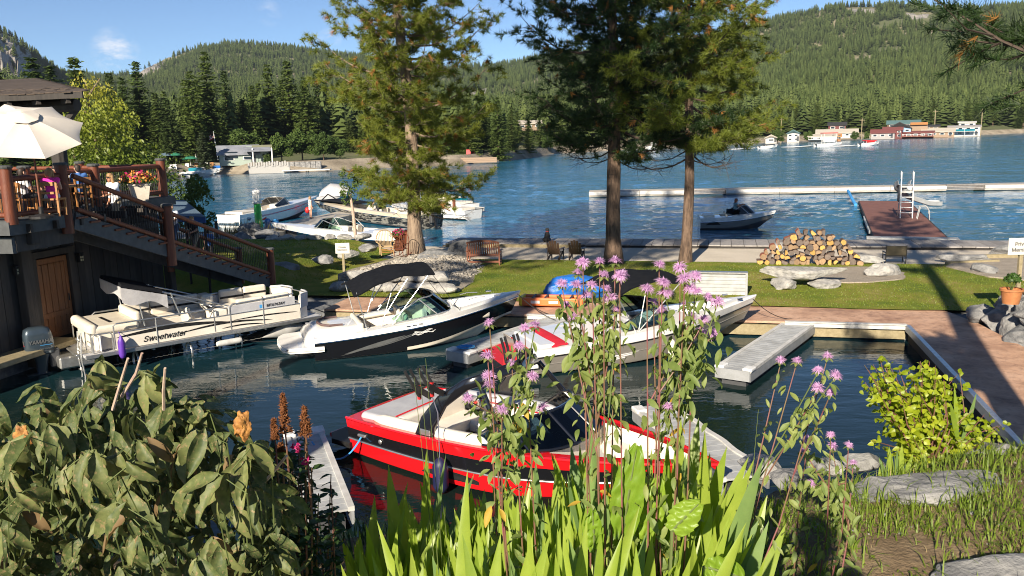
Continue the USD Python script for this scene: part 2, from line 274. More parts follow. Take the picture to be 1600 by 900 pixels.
M["rock_dark"] = pm("rock_dark", (.10, .105, .11), .9, col2=(.20, .20, .20), scale=4.0, lo=.4, hi=.65, bump=.9, bscale=10, coords="world", bdist=.05)
M["gravel_stone"] = pm("gravel_stone", (.36, .325, .27), .9, col2=(.25, .225, .19), scale=4, rnd=.3)
M["bark"] = pm("bark", (.16, .105, .072), .95, col2=(.07, .045, .032), scale=7, stretch=(1, 1, .25), lo=.40, hi=.60, bump=1.0, bscale=14, bdist=.06)
M["bark_pale"] = pm("bark_pale", (.27, .20, .14), .95, col2=(.17, .12, .085), scale=7, stretch=(1, 1, .25), lo=.40, hi=.62, bump=1.0, bscale=14, bdist=.06)
M["twig"] = pm("twig", (.065, .045, .034), .9)
M["stem"] = pm("stem", (.20, .06, .07), .6, col2=(.14, .10, .04), scale=12)
M["stem_pale"] = pm("stem_pale", (.50, .40, .30), .7, col2=(.36, .24, .19), scale=18)
M["stem_green"] = pm("stem_green", (.10, .13, .035), .7)
M["skin"] = pm("skin", (.52, .30, .21), .5, spec=.3)
M["skin_tan"] = pm("skin_tan", (.42, .21, .13), .5, spec=.3)
M["hair_blond"] = pm("hair_blond", (.40, .24, .10), .6, col2=(.25, .14, .06), scale=40, bump=.5)
M["hair_dark"] = pm("hair_dark", (.03, .018, .012), .6)
M["hair_red"] = pm("hair_red", (.16, .05, .025), .6)
M["cloth_white"] = pm("cloth_white", (.72, .73, .76), .85, bump=.3, bscale=12, bdist=.03)
M["cloth_pink"] = pm("cloth_pink", (.72, .03, .36), .8, bump=.3, bscale=12)
M["cloth_blue"] = pm("cloth_blue", (.06, .16, .42), .8, bump=.3, bscale=12)
M["cloth_jean"] = pm("cloth_jean", (.06, .10, .19), .85, bump=.3, bscale=12)
M["cloth_dark"] = pm("cloth_dark", (.02, .02, .025), .85)
M["cloth_khaki"] = pm("cloth_khaki", (.28, .24, .18), .85)
M["cloth_teal"] = pm("cloth_teal", (.12, .22, .26), .85)
M["cloth_print"] = pm("cloth_print", (.75, .75, .74), .85, col2=(.02, .02, .02), scale=9, lo=.5, hi=.53)
M["umbrella"] = pm("umbrella", (.66, .60, .52), .8, col2=(.62, .56, .48), scale=2, bump=.1)
M["tarp"] = pm("tarp", (.02, .16, .55), .35, col2=(.02, .12, .42), scale=4, bump=.9, bscale=5, bdist=.05)
M["orange"] = pm("orange", (.72, .16, .04), .45)
M["yellow"] = pm("yellow", (.75, .55, .03), .45)
M["red"] = pm("red", (.50, .02, .02), .5)
M["terracotta"] = pm("terracotta", (.42, .17, .06), .7, col2=(.34, .13, .045), scale=9)
M["timber"] = pm("timber", (.30, .25, .15), .85, col2=(.22, .18, .10), scale=8, bump=.3)
M["teal"] = pm("teal", (.01, .20, .26), .3, coat=.4)
M["camo"] = pm("camo", (.018, .018, .018), .4, col2=(.22, .21, .18), scale=3.2, detail=6, lo=.50, hi=.54, stretch=(.5, 1, 2.5))
M["beige_gel"] = pm("beige_gel", (.55, .47, .36), .4, coat=.3)
# ------------------------------------------------------------------ shore frame: u runs along the shore to the right, v out towards the lake
OC = at(1418, 508, 0.5); OC[2] = 0
def S(u, v, z=0.0): return OC + u * UA + v * VA + V3(0, 0, z)
YAWS = math.atan2(UA[1], UA[0])
def uv(p): d = np.asarray(p) - OC; return float(d @ UA), float(d @ VA)
rng = np.random.default_rng(7)
# ------------------------------------------------------------------ water
def water_mat():
    n = {"geo": ("geometry", {}), "p": ("principled_bsdf", {"base_color": (.006, .028, .036), "roughness": .03, "ior": 1.33, "specular_ior_level": .5}), "sx": ("separate_xyz", {}),
         "m1": ("mapping", {"scale": (1.1, 2.6, 1), "rotation": (0, 0, .25)}), "n1": ("noise_texture", {"scale": .8, "detail": 4.0, "roughness": .55, "distortion": .3}), "n2": ("noise_texture", {"scale": .22, "detail": 3.0}), "n3": ("noise_texture", {"scale": .05, "detail": 3.0}),
         "calm": ("map_range", {"from_min": 24.0, "from_max": 60.0, "to_min": .02, "to_max": .10, "clamp": True}), "sum": ("math", {"math_type": "multiply_add", "value2": .9}), "str": ("math", {"math_type": "multiply"}), "pat": ("map_range", {"from_min": .35, "from_max": .65, "to_min": .45, "to_max": 1.25, "clamp": True}),
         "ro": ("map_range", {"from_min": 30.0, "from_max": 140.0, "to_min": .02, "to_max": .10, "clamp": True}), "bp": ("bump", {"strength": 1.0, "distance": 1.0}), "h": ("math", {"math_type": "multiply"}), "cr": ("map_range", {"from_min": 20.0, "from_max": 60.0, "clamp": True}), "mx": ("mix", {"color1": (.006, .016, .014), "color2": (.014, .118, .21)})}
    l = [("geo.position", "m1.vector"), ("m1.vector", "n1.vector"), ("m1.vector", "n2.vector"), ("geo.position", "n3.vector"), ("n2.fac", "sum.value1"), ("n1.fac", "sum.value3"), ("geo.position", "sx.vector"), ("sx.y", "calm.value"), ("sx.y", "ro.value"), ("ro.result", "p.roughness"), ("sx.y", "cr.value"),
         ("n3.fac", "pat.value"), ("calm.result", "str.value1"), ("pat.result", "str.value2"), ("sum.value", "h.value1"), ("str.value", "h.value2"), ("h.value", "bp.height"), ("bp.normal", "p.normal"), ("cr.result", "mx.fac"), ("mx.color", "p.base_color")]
    return usdkit.material(stage, "/World/Looks/water", n, l, surface="p.BSDF")
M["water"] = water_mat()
wx = np.concatenate([np.linspace(-1500, -60, 40), np.linspace(-50, 1650, 500), np.linspace(1660, 3100, 40)]); wY = np.concatenate([np.linspace(2, 30, 8), 33 * 1.0066 ** np.arange(425), [580, 640, 700]])
WX, WY = np.meshgrid(wx, wY, indexing="ij"); WP = np.stack([(WX - 800) / FPX * np.maximum(WY, 20), WY, 0 * WY], -1)
def wave_z(P):
    q = lambda sx, sy, sd, ang=.35: meshkit.noise(np.stack([(P[..., 0] * math.cos(ang) - P[..., 1] * math.sin(ang)) / sx, (P[..., 0] * math.sin(ang) + P[..., 1] * math.cos(ang)) / sy, 0 * P[..., 0]], -1), sd) - .5
    far = np.clip((P[..., 1] - 90) / 250, 0, 1); amp = np.clip((P[..., 1] - 33) / 26, 0, 1) * (.40 + .9 * (q(26, 17, 9) + .5)); return amp * .8 * (.085 * (1 - far) * q(1.15, .62, 1) + .13 * q(2.7, 1.5, 2, .15) + .20 * far * q(6.5, 3.2, 3, .2)) - .03
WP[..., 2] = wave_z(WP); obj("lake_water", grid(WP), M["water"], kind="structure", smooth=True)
obj("lake_bed", tri([[-900, 2, -4], [1200, 2, -4], [1200, 700, -4], [-900, 700, -4]], [[0, 1, 2, 3]]), M["rock_dark"], kind="structure")
# ------------------------------------------------------------------ far hills
SHX = [-600, -200, 100, 270, 330, 400, 505, 600, 720, 800, 835, 870, 1000, 1180, 1300, 1400, 1500, 1600, 1750, 2200]
SHY = [330, 305, 287, 276, 271, 271, 267, 262, 258, 250, 246, 240, 233, 224, 218.5, 214.5, 211.5, 208, 204, 198]
SHD = [float(np.linalg.norm(at(a, b, 0)[:2])) for a, b in zip(SHX, SHY)]
def shore_d(x): return np.interp(x, SHX, SHD)
RX = [-600, -300, 0, 30, 60, 85, 130, 200, 240, 265, 300, 340, 380, 430, 480, 520, 580, 640, 720, 780, 850, 1000, 1120, 1180, 1230, 1300, 1350, 1400, 1440, 1500, 1600, 1800, 2200]
RY = [150, 158, 160, 154, 142, 122, 92, 92, 94, 108, 120, 132, 137, 136, 132, 126, 118, 110, 100, 104, 113, 125, 136, 148, 155, 162, 160, 155, 150, 146, 148, 138, 120]
def ridge_el(x): return np.interp(x, RX, RY) / FPX
def ridge_d(x): return np.interp(x, [-600, 60, 180, 300, 900, 1150, 1500, 2200], [1250, 1250, 1700, 2000, 1900, 1700, 1600, 1600])
def az_dir(x): a = (np.asarray(x) - 800) / FPX; n = np.sqrt(1 + a * a); return a / n, 1 / n
def hill_z(x, D):
    Ds, Dr = shore_d(x), ridge_d(x); t = (D - Ds) / (Dr - Ds); tt = np.clip(t, 0, 1.0)
    prof = .10 * tt + .90 * tt ** 1.15; el = ridge_el(x) * prof
    z = 6.6 * np.clip((D - Ds) / 60, 0, 1) ** 1.0 * .55 + D * el * np.clip((D - Ds) / 25, 0, 1) + np.clip((D - Ds) / 4, 0, 1) * 1.1 - .6 + .6 * np.clip((D - Ds) / 2, 0, 1)
    ax, ay = az_dir(x); p = np.stack([ax * D, ay * D, 0 * D], -1)
    z = z + (meshkit.fbm(p / 170, 4, 3) - .5) * 30 * np.clip(t * 3.0, 0, 1) * np.clip((1.03 - t) * 7, 0, 1) + (meshkit.fbm(p / 30, 3, 5) - .5) * 10 * np.clip(t * 5, 0, 1)
    return np.where(t > 1, z - (t - 1) * Dr * .25, z)
hx = np.linspace(-560, 2160, 330); ht = np.concatenate([np.linspace(0, .02, 8), np.linspace(.03, 1, 90), [1.05, 1.15, 1.3]])
HX, HT = np.meshgrid(hx, ht, indexing="ij"); HD = shore_d(HX) - 2 + HT * (ridge_d(HX) - shore_d(HX) + 2); ax, ay = az_dir(HX)
HP = np.stack([ax * HD, ay * HD, hill_z(HX, HD)], -1); HP[:, 0, 2] = -3.5
M["hill"] = usdkit.material(stage, "/World/Looks/hill", {"geo": ("geometry", {}), "n": ("noise_texture", {"scale": .012, "detail": 6.0, "roughness": .62}), "r": ("rgb_ramp", {"ramp": [(0, (.06, .08, .028)), (.5, (.09, .10, .038)), (.60, (.20, .175, .10)), (.72, (.30, .27, .22)), (1, (.3, .28, .24))]}), "p": ("principled_bsdf", {"roughness": .95}), "b": ("bump", {"strength": .6, "distance": 3.0}), "n2": ("noise_texture", {"scale": .12, "detail": 5.0})},
    [("geo.position", "n.vector"), ("geo.position", "n2.vector"), ("n.fac", "r.fac"), ("r.color", "p.base_color"), ("n2.fac", "b.height"), ("b.normal", "p.normal")], surface="p.BSDF")
obj("hills", grid(HP[:, ::1].transpose(1, 0, 2)), M["hill"], kind="structure", smooth=True)
# bare rock faces on the slopes
def cliff(name, x0, x1, t0, t1, seed, lab, amp=26):
    xs, ts = np.linspace(x0, x1, 40), np.linspace(t0, t1, 26); X, T = np.meshgrid(xs, ts, indexing="ij"); D = shore_d(X) + T * (ridge_d(X) - shore_d(X)); a, b = az_dir(X)
    e = np.minimum(1, np.minimum(np.minimum((X - x0), (x1 - X)) / (.22 * (x1 - x0)), np.minimum(T - t0, t1 - T) / (.25 * (t1 - t0))))
    P = np.stack([a * D, b * D, hill_z(X, D)], -1); k = (meshkit.fbm(P / 16, 5, seed) - .30) * amp * e - 6 * (1 - e); P = P - np.stack([a, b, -.25 + 0 * a], -1) * k[..., None]
    obj(name, grid(P.transpose(1, 0, 2)), M["cliff"], label=lab, cat="cliff", smooth=False)
M["cliff"] = pm("cliff", (.15, .145, .14), .95, col2=(.27, .245, .215), scale=.06, lo=.35, hi=.6, bump=1.0, bscale=.2, coords="world", bdist=3)
cliff("rock_cliff", -60, 96, .62, 1.02, 4, "tall grey cliff on the mountain at the far left above the roof", 60)
cliff("rock_cliff", 242, 290, .90, 1.0, 9, "small bare rock knob on the skyline left of the long wooded ridge", 30)
cliff("rock_cliff", 1396, 1442, .89, .965, 12, "bare pale rock patch just below the top of the big wooded hill", 16)
cliff("rock_cliff", 1305, 1362, .94, 1.0, 15, "thin pale rock band along the summit of the big wooded hill", 12)
cliff("rock_cliff", 740, 775, .55, .70, 21, "pale crag on the wooded slope between the two nearest pines", 16)
# ------------------------------------------------------------------ forest on the hills
def cone_tree(seed, n=26, h=1.0, w=.2):
    r = np.random.default_rng(seed); V, Fc = [], []
    for k in range(n * 2):
        z = h * (.10 + .88 * (k / (n * 2)) ** .9); rad = w * (1 - z / h) ** .8 * r.uniform(.7, 1.25) + .012; a = k * 2.4 + r.uniform(-.4, .4); d = V3(math.cos(a), math.sin(a), 0); s = V3(-math.sin(a), math.cos(a), 0)
        b = d * rad + V3(0, 0, z - .05 * h * r.uniform(.5, 1.4)); o = V3(0, 0, z + .05 * h); w2 = rad * .62 + .012
        V += [o, b + s * w2 - d * .2 * rad, b - s * w2 - d * .2 * rad, b + d * .25 * rad]; i = 4 * k; Fc += [[i, i + 1, i + 3], [i, i + 3, i + 2]]
    return tri(V, Fc)
def treem(name, a, b, c=None):
    n = {"oi": ("object_info", {}), "geo": ("geometry", {}), "r": ("rgb_ramp", {"ramp": [(0, a), (.6, b), (1, c or b)]}), "ad": ("math", {"math_type": "multiply_add", "value2": .35}), "m": ("math", {"math_type": "multiply", "value2": .65}), "p": ("principled_bsdf", {"roughness": .7, "specular_ior_level": .25}), "t": ("translucent_bsdf", {}), "x": ("mix_closure", {"fac": .22})}
    return usdkit.material(stage, "/World/Looks/" + name, n, [("oi.random", "m.value1"), ("geo.random_per_island", "ad.value1"), ("m.value", "ad.value3"), ("ad.value", "r.fac"), ("r.color", "p.base_color"), ("r.color", "t.color"), ("p.BSDF", "x.closure1"), ("t.BSDF", "x.closure2")], surface="x.closure")
M["far_tree"] = treem("far_tree", (.055, .082, .022), (.11, .145, .04), (.16, .18, .055))
N = 46000; fx = rng.uniform(-330, 1930, N * 2); q = rng.uniform(0, 1, N * 2); Ds, Dr = shore_d(fx), ridge_d(fx)
fd = np.sqrt(q) * 1.0; fD = np.sqrt((Ds + 12) ** 2 + q * (Dr ** 2 * 1.03 - (Ds + 12) ** 2)); a, b = az_dir(fx); t = (fD - Ds) / (Dr - Ds)
fz = hill_z(fx, fD); clear = meshkit.fbm(np.stack([a * fD / 90, b * fD / 90, 0 * a], -1), 4, 11)
keep = ~((clear > .72 + .08 * (1 - t)) & (t > .3)) & ~((fx > -60) & (fx < 88) & (t > .64) & (t < 1.0) & (rng.random(len(fx)) < .93))
for (x0, x1, t0, t1) in ((246, 286, .91, 1.1), (1400, 1440, .88, .965), (1310, 1358, .95, .995), (744, 772, .57, .69)): keep &= ~((fx > x0) & (fx < x1) & (t > t0) & (t < t1) & (rng.random(len(fx)) < .92))
keep &= (t > .015)
ii = np.nonzero(keep)[0][:N]; hs = (8 + 8.5 * rng.beta(1.6, 2.2, len(ii))) * np.where(t[ii] < .25, 1.15, 1.0)
protos = [(cone_tree(31 + k, 22, 1.0, (.16, .21, .26, .33)[k]), M["far_tree"]) for k in range(4)]
instancer("hill_forest", protos, rng.integers(0, 4, len(ii)), np.stack([a[ii] * fD[ii], b[ii] * fD[ii], fz[ii] - .4], 1), rng.uniform(0, 6.28, len(ii)), hs, label="dense pine forest covering the hills across the lake", cat="forest", kind="stuff")
# ------------------------------------------------------------------ near shore land
SEA = 17.0
obj("shore_ground", prism(np.array([S(-60, -14), S(-25.85, -14), S(-25.85, 0.3), S(-19.6, 0.25), S(2.2, 0.25), S(2.2, -16), S(40, -16), S(40, SEA), S(-33.5, SEA - 1.5), S(-33.5, 24), S(-60, 24)]), -3, .42), M["rock_dark"], kind="structure")
def sheet(u0, u1, v0, v1, nu, nv, zf, edge=.0, seed=0):
    uu, vv = np.meshgrid(np.linspace(u0, u1, nu), np.linspace(v0, v1, nv), indexing="ij")
    if edge:
        w = meshkit.fbm(np.stack([uu / 2.5, vv / 2.5, 0 * uu + seed], -1), 3, seed) - .5; k = np.abs(2 * (vv - v0) / (v1 - v0) - 1) ** 3; vv = vv + w * edge * k
    P = OC + uu[..., None] * UA + vv[..., None] * VA; P[..., 2] = zf(uu, vv); return grid(P), uu, vv
def lawn_z(u, v):
    b = .535 + .05 * meshkit.fbm(np.stack([u / 3, v / 3, 0 * u], -1), 3, 2) - .02
    left = np.clip((-u - 22.6) / 2.6, 0, 1) * np.clip((v - 2.6) / 1.5, 0, 1); left = left * left * (3 - 2 * left); return b + left * .62
def ground_mat(name, ramp, scale, bump, bscale, bd=.03, s2=None):
    n = {"geo": ("geometry", {}), "n": ("noise_texture", {"scale": scale, "detail": 6.0, "roughness": .62}), "r": ("rgb_ramp", {"ramp": ramp}), "p": ("principled_bsdf", {"roughness": .95, "specular_ior_level": .2}), "n2": ("noise_texture", {"scale": bscale, "detail": 5.0, "roughness": .7}), "b": ("bump", {"strength": bump, "distance": bd}), "mx": ("mix", {"mix_type": "multiply", "fac": .6}), "r2": ("rgb_ramp", {"ramp": [(.3, (.55, .55, .55)), (.7, (1.25, 1.25, 1.25))]})}
    return usdkit.material(stage, "/World/Looks/" + name, n, [("geo.position", "n.vector"), ("geo.position", "n2.vector"), ("n.fac", "r.fac"), ("r.color", "mx.color1"), ("n2.fac", "r2.fac"), ("r2.color", "mx.color2"), ("mx.color", "p.base_color"), ("n2.fac", "b.height"), ("b.normal", "p.normal")], surface="p.BSDF")
M["lawn"] = ground_mat("lawn", [(.30, (.085, .14, .015)), (.46, (.16, .195, .022)), (.56, (.22, .215, .035)), (.68, (.30, .25, .08))], .55, .9, 26, .04)
M["sand"] = ground_mat("sand", [(.3, (.52, .46, .37)), (.7, (.62, .55, .45))], .8, .5, 25)
M["gravel"] = ground_mat("gravel", [(.3, (.30, .26, .21)), (.7, (.42, .36, .29))], 2.0, 1.0, 22, .05)
M["dirt"] = ground_mat("dirt", [(.3, (.15, .105, .06)), (.55, (.24, .17, .10)), (.75, (.36, .28, .17))], 3.0, .9, 25)
g, _, _ = sheet(-33, 32, 11.2, SEA, 90, 12, lambda u, v: .46 + .02 * meshkit.fbm(np.stack([u, v, 0 * u], -1), 3, 1)); obj("beach_sand", g, M["sand"], kind="structure", smooth=True)
glawn, _, _ = sheet(-22.6, 30, 2.2, 12.0, 150, 40, lawn_z, .35, 4); obj("lawn", glawn, M["lawn"], kind="structure", smooth=True)
g, _, _ = sheet(-44, -22.55, 2.4, 14.6, 70, 40, lawn_z, 1.0, 6); obj("left_lawn", g, M["lawn"], kind="structure", smooth=True)
# grass blades standing on the lawns
def grass_tufts(n, pick, zf, hmin, hmax, w, seed, lean=.6):
    r = np.random.default_rng(seed); p = pick(r, n); n = len(p); a = r.uniform(0, 2 * PI, n); h = r.uniform(hmin, hmax, n); d = np.stack([np.cos(a), np.sin(a), 0 * a], 1); s = np.stack([-np.sin(a), np.cos(a), 0 * a], 1); ln = r.uniform(.1, lean, n)
    b = p; m_ = b + d * (h * ln * .35)[:, None] + V3(0, 0, 1) * (h * .6)[:, None]; e = b + d * (h * ln)[:, None] + V3(0, 0, 1) * (h * (1 - .25 * ln))[:, None]; ww = (w * r.uniform(.6, 1.3, n))[:, None]
    v = np.stack([b - s * ww, b + s * ww, m_ - s * ww * .8, m_ + s * ww * .8, e], 1).reshape(-1, 3); i = np.arange(n)[:, None] * 5
    return v, np.concatenate([i + [0, 1, 3], i + [0, 3, 2], i + [2, 3, 4]], 0)
M["grass"] = leafm("grass", (.13, .18, .016), (.28, .28, .05), .3, noise_scale=3.0)
def lawn_pick(u0, u1, v0, v1):
    def f(r, n):
        u, v = r.uniform(u0, u1, n), r.uniform(v0, v1, n); P = OC + u[:, None] * UA + v[:, None] * VA; P[:, 2] = lawn_z(u, v) - .01; return P
    return f
obj("lawn_grass", cat(grass_tufts(32000, lawn_pick(-20, 9, 2.3, 11.9), None, .03, .07, .012, 3), grass_tufts(9000, lawn_pick(-37, -22.6, 3.4, 14.4), None, .04, .09, .014, 4)), M["grass"], label="short mown grass of the lakeside lawns", cat="grass", kind="stuff")
# ------------------------------------------------------------------ near bank under the viewpoint
def bank_z(X, Y):
    top = np.interp(Y, [-8, 0, 1.0, 1.8, 2.6, 4.4, 5.8], [5.05, 5.0, 4.95, 4.5, 4.36, 4.30, 4.22]); e = np.interp(X, [-9, -4, 0, 1.5, 2.4, 3.2, 6, 9, 14], [5.0, 4.6, 4.7, 5.1, 5.25, 5.6, 6.4, 7.0, 8.5])
    drop = np.clip((Y - e) / .9, 0, 1); top = top + np.interp(X, [-6, 0, 2, 5, 9], [-.25, 0, 0, .06, .12]); return top * (1 - drop) + (-1.5) * drop + (meshkit.fbm(np.stack([X * 1.3, Y * 1.3, 0 * X], -1), 4, 8) - .5) * .22
bx, by = np.meshgrid(np.linspace(-13, 14, 170), np.linspace(-9, 9.6, 130), indexing="ij")
obj("garden_bank", grid(np.stack([bx, by, bank_z(bx, by)], -1)), M["dirt"], kind="structure", smooth=True)
obj("rear_ground", tri([[-60, -60, 4.6], [60, -60, 4.6], [60, -8.6, 4.6], [-60, -8.6, 4.6]], [[0, 1, 2, 3]]), M["lawn"], kind="structure")
# ------------------------------------------------------------------ walkway round the basin
obj("walkway", prism(np.array([S(-19.6, 0.05), S(0.02, 0.05), S(0.02, -16), S(2.32, -16), S(2.25, -6), S(2.5, -2.5), S(2.1, 0.6), S(1.6, 2.3), S(-19.6, 2.3)]), .43, .5), M["paver"], kind="structure")
t = thing("walkway_edge", "white edge board along the head of the empty slip", "edge board")
for a, b in ((-3.6, -.03), (-12.0, -7.6)): obj("board", beam(S(a, 0, .44), S(b, 0, .44), .10, .16), M["dock_white"], t); obj("lip", beam(S(a, -.02, .515), S(b, -.02, .515), .18, .03), M["dock_white"], t)
obj("sill", beam(S(-19.6, .13, .2), S(-.03, .13, .2), .10, .34), M["timber"], t)
t = thing("walkway_edge", "grey metal edge along the right arm of the walkway", "edge board")
obj("board", beam(S(-.03, -16, .42), S(-.03, 0.02, .42), .08, .2), M["dock_side"], t); obj("lip", beam(S(.0, -16, .512), S(.0, -.1, .512), .12, .024), M["alu"], t); obj("sill", beam(S(.1, -16, 0), S(.1, 0.02, 0), .12, .62), M["dark_wood"], t)
def finger_dock(p, q, w, label, z=.42, board=.24, wavy=0.0):
    p, q = np.asarray(p)[:2], np.asarray(q)[:2]; L = np.linalg.norm(q - p); yaw = math.atan2(*(q - p)[::-1])
    t = thing("finger_dock", label, "dock", (p[0], p[1], 0), yaw, "floating docks of the marina"); n = max(2, int(L / board)); s = L / n
    for k in range(n): obj("deck_board", box(((k + .5) * s, 0, z - .02), (s - .014, w - .16, .04)), M["dock_grey"], t)
    for sg in (-1, 1):
        x = np.linspace(0, L, 26); y = sg * (w / 2 - .05) + wavy * .02 * np.sin(x * 5.5 + sg); ringsL = []
        for a, b in zip(x, y): ringsL.append([[a, b - .055, z - .05], [a, b + .055, z - .05], [a, b + .055, z + .035], [a, b - .055, z + .035]])
        obj("edge_rail", rings(ringsL), M["dock_white"], t); obj("side_skirt", box((L / 2, sg * (w / 2 - .03), z - .17), (L, .05, .24)), M["dock_side"], t)
        obj("corner_pad", rbox((.16, sg * (w / 2 - .1), z + .02), (.36, .26, .09), .03), M["white_paint"], t)
    obj("end_plate", box((-.03, 0, z - .13), (.05, w - .02, .28)), M["dock_side"], t); obj("float", box((L / 2, 0, z - .36), (L - .2, w - .3, .3)), M["dark_grey"], t); return t
def mid(a, b, z): return (at(*a, z) + at(*b, z)) / 2
finger_dock(mid((1125, 572), (1166, 582), .42), mid((1240, 496), (1280, 500), .42), .95, "grey ribbed floating dock between the silver boat and the empty slip", board=.2)
finger_dock(mid((690, 546), (741, 556), .42), mid((868, 490), (905, 497), .42), .85, "floating dock with a blue rope on it, beside the black speedboat")
finger_dock(mid((992, 634), (1048, 636), .42), mid((1135, 742), (1196, 748), .42), .98, "grey floating dock with a wavy white edge beyond the red boat's bow", board=.25, wavy=1.0)
finger_dock(mid((450, 674), (497, 672), .42), mid((488, 800), (545, 800), .42), .8, "narrow white floating dock half hidden behind the brown plumed shrub")
tag(obj("coiled_rope", cat([tube([np.array([at(728, 543, .47)[0] + (r_ + .02 * math.sin(9 * a)) * math.cos(a), at(728, 543, .47)[1] + (r_ + .02 * math.sin(9 * a)) * math.sin(a) * .8, .46 + .012 * k]) for a in np.linspace(0, 2 * PI, 18)], .014, 5) for k, r_ in enumerate((.12, .17, .22, .26))]), M["blue_rope"]), "coil of blue rope on the dock end beside the black speedboat", "rope")
# ------------------------------------------------------------------ boardwalk at the lake edge
t = thing("boardwalk", "grey plank boardwalk running along the lake edge", "boardwalk", S(0, 0, 0), YAWS)
u = -20.6
while u < 26:
    w = .60 + .05 * rng.uniform(-1, 1); obj("plank", bbox((u + w / 2, SEA + 1.35, .60 + rng.uniform(-.008, .008)), (w - .02, 2.5, .07), .012), M["deck_board"], t); u += w
obj("front_beam", box((2.5, SEA + .12, .40), (46.5, .08, .28)), M["dark_wood"], t); obj("rear_beam", box((2.5, SEA + 2.55, .36), (46.5, .1, .42)), M["dark_wood"], t)
obj("end_curb", box((-17.0, SEA - .06, .50), (7.0, .16, .26)), M["timber"], t)
# ------------------------------------------------------------------ swimming pier, slide
A, B, C_, D_ = at(1371, 373, .5), at(1477, 372, .5), at(1342, 315, .5), at(1419, 313, .5)
yaw = math.atan2(*((C_ + D_ - A - B)[[1, 0]])); L = np.linalg.norm((C_ + D_ - A - B)[:2]) / 2; w = 3.6; c0 = (A + B) / 2
t = thing("swimming_pier", "long red-brown swimming pier running out from the boardwalk", "pier", (c0[0], c0[1], 0), yaw)
obj("deck", box((L / 2, 0, .46), (L, w, .08)), M["pier_red"], t); obj("front_step", bbox((-.35, 0, .54), (.7, w + .9, .12), .02), M["dock_grey"], t)
for s_ in (-1, 1): obj("side_beam", box((L / 2, s_ * (w / 2 + .04), .36), (L, .08, .26)), M["dark_wood"], t); obj("float", box((L / 2, s_ * w * .3, .05), (L - 1, .8, .5)), M["black"], t)
obj("bumper_strip", cat([bbox((L * .18 + k * 2.2, w / 2 + .12, .40), (2.0, .08, .2), .02) for k in range(4)]), M["dock_grey"], t)
lx = L * .42
for s_ in (0, .55): obj("ladder_rail", tube([(lx + s_, -w / 2 - .15, -.4), (lx + s_, -w / 2 - .1, 1.0), (lx + s_, -w / 2 + .1, 1.35), (lx + s_, -w / 2 + .45, 1.3), (lx + s_, -w / 2 + .6, .5)], .03, 6), M["alu"], t)
b0 = at(1416, 341, .5)
t = thing("water_slide", "white ladder water slide standing on the red-brown pier", "water slide", (b0[0], b0[1], .5), -.35)
for s_ in (-.36, .36):
    obj("ladder_rail", tube([(s_, 0, 0), (s_, .55, 2.1), (s_, .68, 2.95), (s_, .95, 3.0), (s_, 1.25, 2.5)], .035, 7), M["white_paint"], t); obj("leg", cyl((s_ * 1.1, 1.5, 0), (s_, 1.0, 2.1), .035, 7), M["alu"], t); obj("brace", cyl((s_, .3, .9), (s_ * 1.05, 1.3, .9), .025, 6), M["alu"], t)
for k in range(6): obj("rung", box((0, .05 + .085 * k * 1.0 + .03, .36 + .33 * k), (.72, .11, .05)), M["white_paint"], t)
sp = np.linspace(0, 1, 20); cx = np.interp(sp, [0, .3, .6, 1], [-.15, -.35, .3, 2.3]); cy = np.interp(sp, [0, .3, .6, 1], [.9, 1.7, 2.3, 2.5]); cz = np.interp(sp, [0, .15, .6, .85, 1], [2.1, 2.0, 1.05, .62, .60])
tx = np.gradient(np.stack([cx, cy, cz], 1), axis=0); nx = np.cross(tx, [0, 0, 1.0]); nx /= np.linalg.norm(nx, axis=1, keepdims=True); prof = [(-.42, .32), (-.36, .05), (-.2, 0), (.2, 0), (.36, .05), (.42, .32)]
obj("chute", thick(grid([[np.array([x, y, z]) + n_ * a + V3(0, 0, b) for a, b in prof] for x, y, z, n_ in zip(cx, cy, cz, nx)]), .03), M["dock_side"], t, smooth=40)
obj("back_panel", bbox((-.45, 1.1, 1.55), (.08, .75, 1.1), .03), M["dark_grey"], t)
tag(obj("blue_pole", tube([at(1325, 298, .6), at(1331, 310, .4), at(1337, 320, 0.05)], .13, 8), M["blue_rope"]), "slanting blue float pole in the water left of the red-brown pier", "pole")
# ------------------------------------------------------------------ long breakwater
A, B = at(920, 308, 0.0), at(1640, 296, 0.0); yaw = math.atan2(*((B - A)[[1, 0]])); L = np.linalg.norm(B - A)
t = thing("breakwater_dock", "long pale floating breakwater with two brown gaps across the lake", "breakwater", (A[0], A[1], 0), yaw)
segs = [(0, .232), (.325, .69 + .12), (.888, 1.0)]; gx = [((1088 - 920) / 720, (1144 - 920) / 720), ((1487 - 920) / 720, (1544 - 920) / 720)]; ed = [0, gx[0][0], gx[0][1], gx[1][0], gx[1][1], 1]
for k in range(5):
    a, b = ed[k] * L, ed[k + 1] * L
    if k % 2 == 0:
        n = max(1, int((b - a) / 4.5)); s = (b - a) / n
        for j in range(n): obj("float_section", bbox((a + (j + .5) * s, 1.3, .28), (s - .03, 2.6, .52), .03), M["concrete"], t); obj("rub_board", box((a + (j + .5) * s, -.04, .34), (s - .05, .08, .3)), M["dock_white"], t)
    else: obj("gap_fender", cat([box(((a + b) / 2, .3, .15 + .14 * q), (b - a - .1, .3, .09)) for q in range(4)] + [box(((a + b) / 2, 1.4, .48), (b - a, 2.3, .08))]), M["deck_board"], t)
